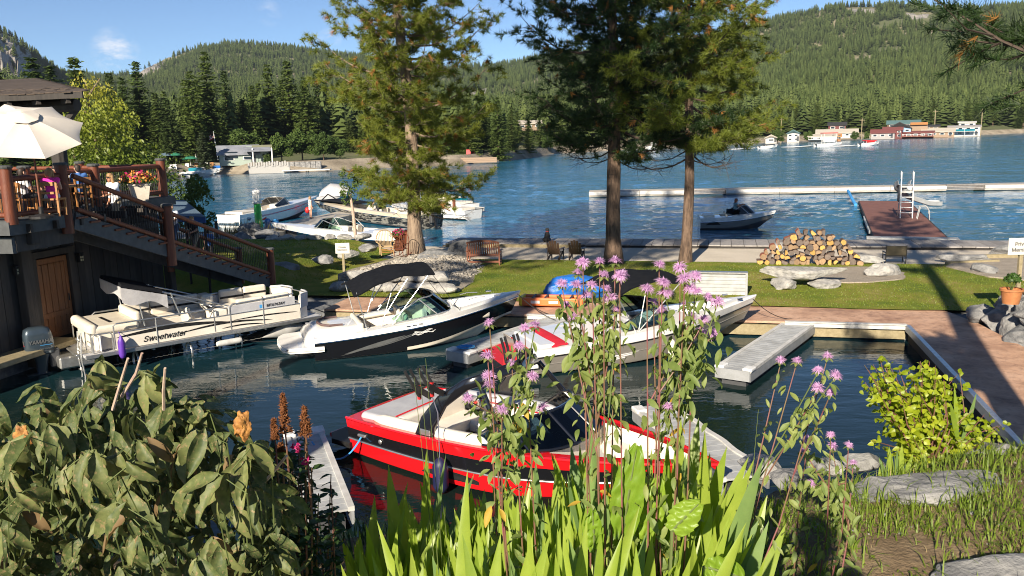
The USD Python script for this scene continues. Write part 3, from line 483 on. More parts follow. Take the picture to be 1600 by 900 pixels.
# ------------------------------------------------------------------ rocks, gravel
def boulder(px, py, z, size, seed, label, mat="rock", rz=None, group=None, lift=.3, name="boulder"):
    p = at(px, py, z); o = obj(name, xf(rock(size, seed), (p[0], p[1], z + size[2] * lift), rz if rz is not None else seed * 1.3), M[mat]); return tag(o, label, "rock", group)
g1 = [(1215, 393, .5, (1.1, .9, .6), "pale block of rock left of the log pile", "rock_pale"), (1348, 412, .5, (1.9, 1.0, .5), "flat pale rock just right of the log pile", "rock_pale"), (1378, 432, .5, (1.7, 1.1, .75), "pale squarish rock at the edge of the gravel patch", "rock_pale"), (1226, 451, .5, (1.5, .9, .55), "left foot rock under the stone slab table", "rock_pale"), (1288, 450, .5, (1.3, .9, .55), "right foot rock under the stone slab table", "rock_pale"),
    (728, 400, .5, (2.0, 1.3, 1.05), "dark rounded boulder beside the sunny pine's foot", "rock_dark"), (690, 408, .5, (2.4, 1.3, .8), "grey boulder at the foot of the sunny pine", "rock_dark"), (668, 416, .5, (1.4, 1.1, .75), "small grey boulder below the sunny pine", "rock"), (435, 432, .55, (2.1, 1.2, 1.1), "large grey boulder beside the bottom of the stairs", "rock"), (402, 440, .55, (1.5, 1.0, .8), "shaded boulder behind the bottom stair post", "rock_dark"),
    (460, 424, .6, (1.0, .7, .55), "grey rock edging the left lawn next to the big boulder", "rock_pale"), (505, 410, 1.0, (1.5, .8, .45), "grey edging rock between the left lawn and gravel", "rock"), (542, 402, 1.0, (1.3, .8, .45), "pale edging rock behind the small white sign", "rock_pale"), (575, 393, 1.0, (1.3, .9, .5), "grey edging rock left of the twig chair", "rock"),
    (392, 366, .7, (1.6, 1.0, 1.0), "dark rounded rock before the green lamp post", "rock_dark"), (378, 377, .7, (1.8, 1.0, .8), "dark low rock among the rocks at the quay's foot", "rock_dark"), (415, 372, .7, (1.9, 1.1, .7), "dark flat rock right of the green lamp post", "rock_dark"), (352, 383, .7, (1.3, .9, .7), "dark rock beside the lower stair rail", "rock_dark"),
    (1512, 408, .55, (2.6, .7, .45), "grey log-like stone at the corner of the gravel patch", "rock"), (1584, 398, .6, (2.2, 1.0, .7), "grey flat boulder under the signpost", "rock"), (1538, 425, .55, (1.6, .9, .5), "low grey stone at the lawn's edge left of the potted plant", "rock")]
for k, (px, py, z, sz, lb, mt) in enumerate(g1): boulder(px, py, z, sz, 20 + k, lb, mt, rz=(YAWS if sz[0] > 1.8 else None))
for k, (px, w_) in enumerate(zip((425, 447, 470, 492, 515, 540, 566), ("nearest the dark rocks by the lamp post", "second from the dark rocks by the lamp post", "third from the dark rocks by the lamp post", "in the middle of the row", "third from the sapling side", "under the sapling trunk", "right of the sapling trunk"))): boulder(px, 375.5 - .012 * (px - 425), 1.12, (rng.uniform(.8, 1.5), .7, .4), 60 + k, "low pale rock edging the left lawn, " + w_, "rock_pale", group="rocks edging the left lawn")
# stone retaining wall right of the pontoon boat
t = thing("stone_wall", "low wall of pale stacked stone blocks below the gravel terrace", "wall")
for k in range(13):
    u_ = -20.4 + (k % 7) * .72 + (.45 if k >= 7 else 0); v_ = 3.3 + .35 * (k >= 7); z_ = .72 if k < 7 else 1.12; c = S(u_, v_, z_); obj("block", xf(rock((rng.uniform(.95, 1.25), .75, .48), 90 + k, amp=.2, sub=2), c, YAWS + rng.uniform(-.1, .1)), M["rock_pale"], t)
g, _, _ = sheet(-20.8, -15.6, 3.75, 11.6, 40, 40, lambda u, v: 1.12 - .30 * np.clip((v - 5) / 6, 0, 1) - .56 * np.clip((u + 18.2) / 2.6, 0, 1) + .03 * meshkit.fbm(np.stack([u * 2, v * 2, 0 * u], -1), 3, 1), .5, 3)
M["pebble"] = ground_mat("pebble", [(.3, (.30, .255, .19)), (.7, (.42, .37, .30))], 3.0, 1.0, 14, .06); obj("gravel_terrace", slab(g, .7), M["pebble"], kind="structure", smooth=False)
r = np.random.default_rng(5); Pg = []
for k in range(1500):
    u_, v_ = r.uniform(-20.4, -16), r.uniform(4.0, 11.2); z_ = 1.12 - .30 * np.clip((v_ - 5) / 6, 0, 1) - .56 * np.clip((u_ + 18.2) / 2.6, 0, 1) + .03; Pg.append(S(u_, v_, z_))
instancer("gravel_stones", [(rock((.2, .15, .1), 3, sub=1), M["gravel_stone"]), (rock((.15, .13, .1), 8, sub=1), M["gravel_stone"])], r.integers(0, 2, 1500), Pg, r.uniform(0, 6, 1500), r.uniform(.6, 1.2, 1500), label="pale loose stones covering the terrace below the sunny pine", cat="gravel", kind="stuff")
# gravel patch and sand pit at the right
gp = at(1325, 428, .585); ga = np.linspace(0, 2 * PI, 40, endpoint=False); gr = 1 + .35 * (meshkit.fbm(np.stack([np.cos(ga) * 1.5, np.sin(ga) * 1.5, 0 * ga], 1), 4, 3) - .5); obj("gravel_patch", prism(np.stack([gp[0] + 2.3 * gr * np.cos(ga), gp[1] + 1.9 * gr * np.sin(ga)], 1), .55, .595), M["gravel"], kind="structure")
pts = [at(1478, 416, .59), at(1510, 402, .59), at(1660, 398, .59), at(1680, 445, .59), at(1545, 432, .59)]; obj("gravel_pit", prism(np.array(pts), .55, .60), M["gravel"], kind="structure")
t = thing("timber_edging", "two pale sawn timbers laid along the gravel pit by the sand", "timber"); obj("timber", beam(at(1502, 404, .6), at(1592, 402, .6), .16, .32), M["timber"], t); obj("timber", beam(at(1478, 412, .58), at(1560, 409, .58), .16, .2), M["timber"], t)
# stone slab table
p = at(1250, 447, .5); tb = rock((3.5, 1.5, .62), 77, amp=.16); obj("stone_table", xf(tb, (p[0], p[1], 1.05), YAWS), M["rock_pale"], label="large pale stone slab resting on two rocks before the log pile", cat="stone slab")
# ------------------------------------------------------------------ log pile
pc = at(1268, 414, .55); t = thing("log_pile", "heap of split firewood logs stacked on the lawn by the sand", "firewood", (pc[0], pc[1] + .3, .5), YAWS, scale=1.12)
M["log_bark"] = pm("log_bark", (.13, .075, .05), .95, col2=(.08, .055, .042), scale=9, bump=.8, rnd=.3); M["log_red"] = pm("log_red", (.28, .085, .045), .9, col2=(.18, .06, .035), scale=9, bump=.6)
ends = [pm("log_end_%s" % n_, c, .85, col2=c2, scale=14, bump=.3, rnd=.2) for n_, c, c2 in (("yellow", (.50, .30, .085), (.40, .22, .06)), ("tan", (.30, .20, .11), (.22, .14, .08)), ("grey", (.16, .125, .10), (.11, .085, .07)), ("dark", (.09, .07, .06), (.13, .10, .08)))]
r = np.random.default_rng(12); row = 0; z = .12
while z < 1.42:
    half = np.interp(z, [0, .5, 1.0, 1.45], [1.95, 1.75, 1.2, .25]); x = -half + r.uniform(0, .15) + .12 * (z > .9)
    while x < half:
        rad = r.uniform(.10, .145); n_ = 9; an = np.arange(n_) * 2 * PI / n_ + r.uniform(0, 6); kind = r.random(); rr = rad * (1 + .08 * r.normal(size=n_))
        pr = np.stack([np.cos(an) * rr, np.sin(an) * rr], 1)
        if kind < .65:
            d_ = r.uniform(0, 6.28); dd = np.array([math.cos(d_), math.sin(d_)]); s_ = pr @ dd; pr = pr - np.outer(np.maximum(s_ - rad * .15, 0), dd)
        jx, jz, jy = r.normal(0, .02), r.normal(0, .02), r.uniform(-.09, .06) - .25 * (1.45 - z) * .35
        R_ = [[(x + jx + a, jy + yy, z + jz + b) for a, b in pr] for yy in (0, .45 if z > .3 else .6)]
        lg = obj("log", rings(R_), M["log_red"] if (x < -half + .25 and r.random() < .7) else M["log_bark"], t); cpt = [(x + jx + a * .9, jy - .006, z + jz + b * .9) for a, b in pr]; cv = np.array(cpt + [np.mean(cpt, 0)])
        obj("cut_end", (cv, np.array([[n_, k, (k + 1) % n_] for k in range(n_)])), ends[int(r.choice(4, p=[.30, .30, .26, .14]))], lg); x += rad * 1.85
    z += .195
# ------------------------------------------------------------------ furniture on the shore
def adirondack(loc, rz, label):
    t = thing("adirondack_chair", label, "chair", loc, rz, "pair of dark lakeside chairs"); mt = M["dark_chair"]
    for k in range(5):
        x = -.24 + .12 * k; h = .72 - .14 * (abs(k - 2) / 2) ** 2; obj("back_slat", xf(bbox((x, 0, h / 2), (.105, .025, h), .01), (0, .16, .30), rx=.0), mt, t) if False else obj("back_slat", beam((x * .85, -.22, .30), (x * 1.08, -.22 - .26 * h / .7, .30 + h), .105, .022, up=(0, 1, 0)), mt, t)
    for k in range(5): obj("seat_slat", bbox((0, -.16 + .12 * k, .30 + .022 * k), (.54, .10, .022), .008), mt, t)
    for s_ in (-1, 1):
        obj("arm", bbox((s_ * .34, .04, .58), (.13, .72, .025), .01), mt, t); obj("leg", bbox((s_ * .30, .36, .29), (.04, .11, .58), .01), mt, t); obj("leg", beam((s_ * .27, .38, .34), (s_ * .27, -.45, .06), .035, .11), mt, t); obj("leg", bbox((s_ * .30, -.28, .29), (.04, .07, .56), .01), mt, t)
    obj("back_rail", box((0, -.26, .56), (.62, .03, .06)), mt, t); return t
M["dark_chair"] = pm("dark_chair", (.05, .028, .018), .5, col2=(.035, .02, .013), scale=9, bump=.2)
c = at(868, 406, .5); adirondack((c[0], c[1], .5), -.35, "left one of two dark slatted lounge chairs facing the lake"); c = at(901, 406, .5); adirondack((c[0], c[1], .5), -.30, "right one of two dark slatted lounge chairs facing the lake")
c = at(757, 413, .54); t = thing("garden_bench", "red-brown slatted wooden glider bench seen from behind on the lawn", "bench", (c[0], c[1], .53), -.12); mt = M["brown_wood"]
for k in range(15):
    x = -.72 + k * .103; obj("back_slat", beam((x, -.24, .52), (x, -.36, 1.07 + .07 * math.cos(x / .8 * 1.4)), .055, .02, up=(0, 1, 0)), mt, t)
obj("top_rail", rings([[(x, -.36 + dy, 1.06 + .12 * math.cos(x / .8 * 1.5) + dz) for dy, dz in ((-.02, -.05), (.02, -.05), (.02, .05), (-.02, .05))] for x in np.linspace(-.78, .78, 13)]), mt, t); obj("lower_rail", box((0, -.25, .50), (1.56, .04, .08)), mt, t); obj("base_rail", box((0, -.27, .17), (1.5, .04, .09)), mt, t)
for k in range(6): obj("seat_slat", box((0, -.18 + .1 * k, .43), (1.5, .08, .025)), mt, t)
for s_ in (-1, 1):
    obj("leg", box((s_ * .76, -.29, .45), (.06, .07, .9)), mt, t); obj("leg", box((s_ * .76, .36, .33), (.06, .07, .66)), mt, t); obj("arm", bbox((s_ * .78, .04, .68), (.09, .78, .035), .01), mt, t); obj("side_rail", box((s_ * .76, .03, .14), (.05, .7, .09)), mt, t); obj("side_rail", box((s_ * .76, .03, .44), (.05, .7, .07)), mt, t)
c = at(1398, 412, .5); t = thing("folding_chair", "low dark folding chair alone on the sand facing the lake", "chair", (c[0], c[1], .48), -.2); mt = M["iron"]
for s_ in (-.42, .42): obj("leg", beam((s_, -.1, 0), (s_, -.18, .86), .035, .035, up=(1, 0, 0)), mt, t); obj("leg", beam((s_, .45, 0), (s_, .42, .5), .035, .035, up=(1, 0, 0)), mt, t); obj("arm", box((s_, .15, .52), (.06, .65, .03)), mt, t)
obj("back_panel", bbox((0, -.17, .62), (.82, .03, .42), .01), pm("olive_fabric", (.075, .06, .035), .85), t); obj("seat", bbox((0, .15, .38), (.82, .55, .03), .01), mt, t); obj("stretcher", box((0, -.13, .12), (.84, .03, .03)), mt, t); obj("stretcher", box((0, -.14, .34), (.84, .03, .03)), mt, t)
# twig chair, rocking chair, flower pots
c = at(604, 397, .93); t = thing("twig_chair", "bent-twig armchair with a rounded back on the gravel", "chair", (c[0], c[1], .9), .35); mt = pm("twig_wood", (.42, .30, .16), .8, col2=(.30, .20, .10), scale=18)
for k in range(11):
    a = -1.0 + .2 * k; obj("back_twig", tube([(a * .28, .22, .38), (a * .36, .30, .75), (a * .40, .33, .75 + .42 * math.sqrt(max(0, 1 - a * a * .9)))], .016, 5), mt, t)
obj("back_hoop", tube([(.42 * math.cos(q), .34, .72 + .48 * math.sin(q)) for q in np.linspace(-.3, PI + .3, 16)], .026, 6), mt, t)
for k in range(6): obj("seat_twig", cyl((-.32, -.22 + k * .09, .40), (.32, -.22 + k * .09, .40), .022, 5), mt, t)
for s_ in (-1, 1): obj("leg", cyl((s_ * .3, -.25, 0), (s_ * .33, -.25, .58), .03, 6), mt, t); obj("leg", cyl((s_ * .28, .2, 0), (s_ * .3, .24, .6), .03, 6), mt, t); obj("arm", tube([(s_ * .35, -.28, .56), (s_ * .44, 0, .64), (s_ * .36, .28, .62)], .026, 6), mt, t); obj("brace", cyl((s_ * .3, -.25, .15), (s_ * .28, .2, .15), .018, 5), mt, t)
obj("front_panel", cat([cyl((-.3, -.26, .15 + .08 * k), (.3, -.26, .15 + .08 * k), .02, 5) for k in range(3)]), M["orange_wood"], t)
c = at(627, 400, .9); t = thing("rocking_chair", "small dark twig rocking chair at the foot of the sunny pine", "chair", (c[0], c[1], .88), -.5); mt = M["brown_wood"]
for s_ in (-.26, .26): obj("rocker", tube([(s_, -.45, .10), (s_, -.2, .02), (s_, .2, .02), (s_, .5, .14)], .02, 5), mt, t); obj("leg", cyl((s_, -.2, .03), (s_, -.22, .6), .018, 5), mt, t); obj("leg", cyl((s_, .2, .03), (s_, .3, .95), .018, 5), mt, t); obj("arm", cyl((s_, -.25, .6), (s_, .26, .62), .018, 5), mt, t)
obj("seat", bbox((0, 0, .38), (.5, .45, .03), .01), mt, t); obj("hoop", tube([(.26 * math.cos(q), .3 + .02, .85 + .26 * math.sin(q)) for q in np.linspace(0, PI, 10)], .018, 5), mt, t)
for k in range(4): obj("back_slat", cyl((-.15 + .1 * k, .22, .4), (-.15 + .1 * k, .32, 1.0), .012, 5), mt, t)
def petals(center, rad, n, seed, size, flat=.6):
    r = np.random.default_rng(seed); p = r.normal(size=(n, 3)); p /= np.linalg.norm(p, axis=1, keepdims=True); p[:, 2] = np.abs(p[:, 2]) * flat; c = np.asarray(center) + p * rad * r.uniform(.6, 1.0, (n, 1)); d1 = r.normal(size=(n, 3)); d1 /= np.linalg.norm(d1, axis=1, keepdims=True); d2 = np.cross(d1, p + .01); d2 /= np.linalg.norm(d2, axis=1, keepdims=True); s = size * r.uniform(.6, 1.2, (n, 1))
    v = np.stack([c - d1 * s, c + d2 * s * .7, c + d1 * s, c - d2 * s * .7], 1).reshape(-1, 3); i = np.arange(n)[:, None] * 4; return v, np.concatenate([i + [0, 1, 2], i + [0, 2, 3]], 0)
M["green_leaf"] = leafm("green_leaf", (.04, .09, .015), (.09, .15, .03), .25); M["petunia"] = leafm("petunia", (.50, .02, .14), (.62, .10, .30), .3, noise_scale=4); M["petal_mix"] = leafm("petal_mix", (.75, .30, .05), (.70, .45, .30), .3, noise_scale=4); M["petal_white"] = leafm("petal_white", (.7, .6, .5), (.75, .3, .2), .3, noise_scale=4)
def flower_pot(name, loc, prof, mat, mp, n, rad, label, seed, size=.06, flat=.7):
    t = thing(name, label, "flower pot", loc); obj("pot", lathe(prof, 18), mat, t, smooth=40); obj("soil", lathe([(0.0, prof[-1][1] - .05), (prof[-1][0] * .96, prof[-1][1] - .05)], 12), M["dirt"], t)
    obj("leaves", petals((0, 0, prof[-1][1]), rad, n, seed, size * 1.1, flat), M["green_leaf"], t); obj("blossoms", petals((0, 0, prof[-1][1] + .03), rad * 1.06, int(n * .45), seed + 1, size, flat), mp, t); return t
POT = [(.0, 0), (.20, 0), (.24, .12), (.34, .42), (.37, .44), (.37, .50), (.32, .50)]
c = at(620, 392, .9); p_ = thing("wooden_stand", "rough wooden barrel stand under the flower bowl by the sunny pine", "stand", (c[0] + .1, c[1] + .35, .86)); obj("barrel", lathe([(0, 0), (.24, 0), (.30, .3), (.28, .55), (0, .55)], 14), M["brown_wood"], p_); obj("band", lathe([(.285, .12), (.295, .12), (.305, .17), (.295, .17)], 14), M["iron"], p_)
flower_pot("flower_bowl", (c[0] + .1, c[1] + .35, 1.41), [(0, 0), (.15, 0), (.28, .12), (.34, .26), (.36, .28), (.33, .28)], M["brown_wood"], M["petunia"], 330, .40, "bowl of pink petunias on a stand beside the sunny pine", 3, .055)
p_ = thing("wooden_urn", "tall dark-red wooden planter leaning behind the flower bowl", "planter", (c[0] + .62, c[1] + .5, .86)); obj("body", lathe([(0, 0), (.22, 0), (.28, .5), (.33, .95), (.36, 1.0), (.31, 1.0)], 12), M["redwood"], p_); obj("band", lathe([(.255, .3), (.265, .3), (.275, .36), (.265, .36)], 12), M["iron"], p_)
# dog
c = at(855, 378, .64); hb = []
def bones(parts, ref=.05, it=6, seg=10):
    """one continuous skin over spheres joined pairwise: parts = [((p, r), (q, r)), ...]"""
    ms = [Manifold.hull_points(np.vstack([sph(a[1], seg) + np.asarray(a[0], float), sph(b[1], seg) + np.asarray(b[0], float)])) for a, b in parts]
    u = Manifold.batch_boolean(ms, manifold3d.OpType.Add); u = u.refine_to_length(ref); v, f = mtri(u); mm = trimesh.Trimesh(v, f, process=True)
    if it: trimesh.smoothing.filter_taubin(mm, iterations=it)
    return np.array(mm.vertices), np.array(mm.faces)
dg = bones([(((0, -.16, .17), .15), ((0, .02, .42), .145)), (((0, .02, .42), .145), ((0, .06, .55), .09)), (((0, .06, .55), .085), ((0, .07, .68), .085)), (((0, .07, .69), .085), ((0, .17, .66), .05)), (((0, .17, .66), .048), ((0, .24, .65), .036))]
  + [b for s_ in (-1, 1) for b in [(((s_ * .09, .08, .36), .06), ((s_ * .08, .13, .18), .04)), (((s_ * .08, .13, .18), .04), ((s_ * .08, .14, .03), .03)), (((s_ * .08, .14, .03), .032), ((s_ * .08, .20, .02), .026)), (((s_ * .12, -.14, .16), .11), ((s_ * .15, .04, .16), .06)), (((s_ * .15, .04, .15), .05), ((s_ * .14, -.10, .05), .035)), (((s_ * .14, -.10, .04), .032), ((s_ * .14, .06, .02), .026)), (((s_ * .06, .06, .745), .03), ((s_ * .10, .075, .66), .022))]]
  + [(((0, -.28, .08), .035), ((.12, -.42, .03), .022))], .04, 4)
t = thing("dog", "black dog sitting on the boardwalk looking out over the lake", "dog", (c[0], c[1], .635), -.3); obj("body", dg, pm("dog_fur", (.014, .013, .013), .7, bump=.5, bscale=40), t, smooth=True); obj("collar", xf(lathe([(.09, -.012), (.098, -.012), (.098, .012), (.09, .012)], 14), (0, .062, .585), rx=-.1), M["red"], t)
# signs
M["letter_grey"] = pm("letter_grey", (.05, .05, .05), .7); M["sign_white"] = pm("sign_white", (.52, .50, .45), .7)
def sign(px, py, Y, w, h, post_h, lines, label, yaw, size, z0):
    c = atd(px, py, Y); t = thing("sign", label, "sign", (c[0], c[1], z0), yaw); H_ = c[2] - z0
    obj("post", box((0, .06, H_ / 2 + .1), (.10, .09, H_ + .2)), M["timber"], t); bd = obj("panel", bbox((0, 0, H_), (w, .03, h), .01), M["sign_white"], t)
    for k, s_ in enumerate(lines): obj("lettering", on_face(text(s_, size, .004, True), (0, -.017, H_ + (len(lines) / 2 - k - .85) * size * 1.65), (1, 0, 0), (0, 0, 1)), M["letter_grey"], bd)
c = at(540, 425, .95); sign(535, 388, c[1], .62, .46, 1.5, ("Private", "Members"), "small white sign on a wooden post in the gravel", -.05, .07, .8)
sign(1598, 385, 24.0, .84, .50, 2, ("Private", "Members"), "white private members sign on a post at the right edge", .0, .105, 1.4)
# rescue board, tarp heap, dock section
c = at(863, 476, .55); t = thing("rescue_float", "orange float tray with a yellow end and dark straps on the walkway edge", "float", (c[0], c[1], .55), -.22)
for s_ in (-1, 1): obj("side_tube", rbox((0, s_ * .30, .16), (2.15, .16, .30), .06), M["orange"], t)
obj("bed", box((0, 0, .12), (2.1, .5, .06)), pm("orange_dark", (.45, .09, .03), .6), t); obj("end_cap", rbox((-1.08, 0, .17), (.14, .78, .33), .05), M["yellow"], t); obj("end_cap", rbox((1.08, 0, .17), (.14, .78, .33), .05), M["orange"], t)
for k in range(4): obj("strap", box((-.65 + .45 * k, 0, .27), (.07, .72, .09)), M["dark_grey"], t)
for k, (x, mt_) in enumerate(((-.55, "white_paint"), (.1, "white_paint"), (.5, "tarp"))): obj("sticker", box((x, -.383, .16), (.32, .006, .10)), M[mt_], t)
c = at(900, 462, .55); v, f = rock((2.6, 1.7, 1.5), 5, amp=.5, sub=4); v[:, 2] = np.maximum(v[:, 2], -.1) + .1; obj("tarp_heap", xf((v, f), (c[0], c[1], .52), .2), M["tarp"], label="heap under a bright blue tarp on the lawn behind the orange float", cat="tarp", smooth=55)
c = at(1122, 460, .55); t = thing("gangway_section", "grey-white ribbed gangway box standing on the lawn behind the silver boat", "gangway", (c[0], c[1], .52), -.24)
for k in range(6): obj("panel_board", bbox((0, 0, .08 + .135 * k), (2.0, .10, .13), .015), M["dock_grey"], t)
obj("cap", bbox((0, 0, .86), (2.1, .3, .06), .015), M["alu"], t)
for s_ in (-1.0, 1.0): obj("end_frame", box((s_, 0, .43), (.08, .3, .84)), M["dock_side"], t)
# rock wall and potted plant at the right
t = thing("rock_wall", "dark grey rock retaining wall along the right arm of the walkway", "wall")
r = np.random.default_rng(4)
for k in range(16):
    v_ = -.4 - (k % 8) * 1.45; up = k >= 8; c = S(3.15 + .28 * r.uniform(-1, 1) + .25 * up, v_ + .5 * up, .62 if not up else 1.22); obj("block", xf(rock((1.7, 1.6, 1.05 if not up else .75), 140 + k, amp=.3), c, YAWS + r.uniform(-.3, .3)), M["rock"], t)
for k, (u_, v_, z_, s_) in enumerate(((2.75, -1.7, .62, 1.25), (2.85, -.75, .62, 1.2), (2.6, .25, .62, 1.2), (3.05, -1.5, 1.22, 1.1), (3.1, -.5, 1.2, 1.15), (2.95, .5, 1.05, 1.1))): c = S(u_, v_, z_); obj("block", xf(rock((s_, s_ * .95, s_ * .85), 180 + k, amp=.35), c, YAWS + .4 * k), M["rock_dark" if k % 3 == 0 else "rock"], t)
obj("right_terrace", prism(np.array([S(3.4, 1.5), S(3.4, -16), S(30, -16), S(30, 1.5)]), .3, 1.42), M["dirt"], kind="structure")
c = atd(1579, 474, 22.6); t = thing("flower_pot", "terracotta tub with a small green shrub on the rock wall", "flower pot", tuple(c)); obj("pot", lathe([(0, 0), (.21, 0), (.27, .36), (.30, .36), (.30, .42), (.26, .42)], 20), M["terracotta"], t, smooth=40); obj("leaves", petals((0, 0, .62), .24, 420, 8, .045, 1.0), M["green_leaf"], t)
obj("stems", cat([cyl((0, 0, .36), (.16 * math.cos(a), .16 * math.sin(a), .7), .008, 4) for a in np.linspace(0, 6, 9)]), M["stem_green"], t)
c = S(2.25, .9); obj("boulder", xf(rock((1.2, .9, .8), 171), (c[0], c[1], .75), .4), M["rock"], label="rugged grey boulder at the walkway's inner corner below the potted plant", cat="rock")
# ------------------------------------------------------------------ people
def person(label, loc, rz, h=1.7, over={}, skin="skin", hair="hair_dark", hair_len=0, top="cloth_white", top_sleeve=.6, top_len=.0, bottom="cloth_dark", bottom_len=.45, shoes="cloth_dark", skirt=False, glasses=False, hat=None, group=None, lean=0.0):
    J = dict(pelvis=(0, 0, .95), waist=(0, 0, 1.08), chest=(0, .01, 1.27), neck=(0, .01, 1.44), head=(0, .03, 1.585))
    for s, n in ((-1, "l"), (1, "r")): J.update({"hip" + n: (s * .09, 0, .91), "knee" + n: (s * .10, .02, .50), "ank" + n: (s * .10, -.01, .085), "toe" + n: (s * .115, .15, .035), "sho" + n: (s * .175, 0, 1.385), "elb" + n: (s * .225, -.03, 1.10), "wri" + n: (s * .23, .05, .86)})
    J.update(over); k = h / 1.72; J = {a: V3(*b) * k for a, b in J.items()}; B = []
    def bone(a, ra, b, rb): B.append(((a, ra * k), (b, rb * k)))
    j = J; sho = (j["shol"] + j["shor"]) / 2
    torso = [(j["pelvis"], .125, j["waist"], .112), (j["waist"], .112, j["chest"], .125)] + [(j["chest"], .11, j["sho" + n], .062) for n in "lr"] + [(j["pelvis"], .11, j["hip" + n], .098) for n in "lr"] + [(j["chest"] , .09, j["neck"] - V3(0, 0, .03) * k, .065)]
    legs = [(j["hip" + n], .092, j["knee" + n], .058) for n in "lr"] + [(j["knee" + n], .06, j["ank" + n], .038) for n in "lr"]
    arms = [(j["sho" + n], .058, j["elb" + n], .042) for n in "lr"] + [(j["elb" + n], .042, j["wri" + n], .028) for n in "lr"]
    feet = [(j["ank" + n] - V3(0, .03, .04) * k, .036, j["toe" + n], .028) for n in "lr"]
    for b in torso + legs + arms + feet: bone(*b)
    bone(j["neck"], .052, j["head"] - V3(0, .01, .05) * k, .05); hd = j["head"]
    bone(hd + V3(0, -.015, .03) * k, .088, hd + V3(0, .025, -.04) * k, .066); bone(hd + V3(0, .03, -.05) * k, .055, hd + V3(0, .05, -.085) * k, .034); bone(hd + V3(0, .088, .01) * k, .010, hd + V3(0, .105, -.022) * k, .014)
    for s in (-1, 1): bone(hd + V3(s * .083, -.005, .01) * k, .016, hd + V3(s * .083, -.005, -.025) * k, .012)
    for s, n in ((-1, "l"), (1, "r")):
        d = j["wri" + n] - j["elb" + n]; d = d / np.linalg.norm(d); x = np.cross(d, V3(0, 1, .2)); x /= np.linalg.norm(x); w = j["wri" + n]; pm_ = w + d * .075 * k; nr = np.cross(x, d)
        bone(w, .026, pm_, .030)
        for q, (o, ln) in enumerate(((-.030, .070), (-.010, .082), (.010, .076), (.029, .058))): a = pm_ + x * o * k + d * .01 * k; b = a + (d * ln * .55 + nr * .006) * k; bone(a, .0105, b, .0095); bone(b, .0095, b + (d * ln * .4 + nr * .022 * s) * k, .008)
        a = w + d * .025 * k - x * s * .024 * k; bone(a, .013, a + (d * .04 - x * s * .03) * k, .010)
    t = thing("person", label, "person", loc, rz, group); obj("body", bones(B, .05, 3, 8), M[skin], t, smooth=True)
    def cloth(name, bs, mat, grow): obj(name, bones([((a, (ra + grow) * k), (b, (rb + grow) * k)) for a, ra, b, rb in bs], .075, 3, 8), M[mat], t, smooth=True)
    tops = list(torso[:4]) + [torso[6]] + [(j["sho" + n], .06, j["sho" + n] + (j["elb" + n] - j["sho" + n]) * min(1, top_sleeve), .05) for n in "lr" if top_sleeve > 0]
    if top_sleeve > 1: tops += [(j["elb" + n], .05, j["elb" + n] + (j["wri" + n] - j["elb" + n]) * (top_sleeve - 1), .04) for n in "lr"]
    if top_len: dn = (j["hipl"] + j["hipr"]) / 2 * .45 + (j["kneel"] + j["kneer"]) / 2 * .55; tops.append((j["pelvis"], .125, j["pelvis"] + (dn - j["pelvis"]) * top_len, .135))
    cloth("shirt" if not skirt else "dress", tops, top, .016)
    if bottom:
        bt = [torso[4], torso[5]] + [(j["hip" + n], .095, j["hip" + n] + (j["knee" + n] - j["hip" + n]) * min(1, bottom_len * 2), .075 if bottom_len < .5 else .064) for n in "lr"]
        if bottom_len > .5: bt += [(j["knee" + n], .064, j["knee" + n] + (j["ank" + n] - j["knee" + n]) * (bottom_len * 2 - 1), .05) for n in "lr"]
        cloth("trousers" if bottom_len > .5 else "shorts", bt, bottom, .010)
    if shoes: cloth("shoes", [(a, ra, b, rb) for a, ra, b, rb in feet], shoes, .010)
    hp = [((hd + V3(0, -.03, .045) * k, .088 * k), (hd + V3(0, .005, .06) * k, .083 * k)), ((hd + V3(0, -.035, .04) * k, .088 * k), (hd + V3(0, -.045, -.03) * k, .076 * k))]
    if hair_len: 
        for s in (-1, 1): hp.append(((hd + V3(s * .055, -.02, .03) * k, .055 * k), (hd + V3(s * .07, -.03, -.03 - hair_len) * k, .04 * k)))
        hp.append(((hd + V3(0, -.05, 0) * k, .08 * k), (hd + V3(0, -.07, -.03 - hair_len) * k, .06 * k)))
    obj("hair", bones(hp, .04, 2, 8), M[hair], t, smooth=True)
    obj("eyes", cat([ball(hd + V3(s * .032, .083, .018) * k, .010 * k, 6) for s in (-1, 1)]), M["black"], t); obj("mouth", bbox(hd + V3(0, .088, -.058) * k, np.array((.04, .012, .010)) * k, .004), M["red_lip"], t)
    if glasses: obj("sunglasses", cat([bbox(hd + V3(s * .036, .094, .018) * k, np.array((.058, .012, .04)) * k, .005) for s in (-1, 1)] + [box(hd + V3(s * .078, .03, .022) * k, np.array((.006, .13, .008)) * k) for s in (-1, 1)]), M["black"], t)
    if hat: obj("cap", cat(xf(lathe([(.105, 0), (.104, .045), (.08, .10), (.0, .118)], 14), hd / 1 + V3(0, -.012, .045) * k, s=(k, k, k)), bbox(hd + V3(0, .13, .05) * k, np.array((.14, .12, .012)) * k, .005)), M[hat], t)
    return t
M["red_lip"] = pm("red_lip", (.30, .08, .06), .5)
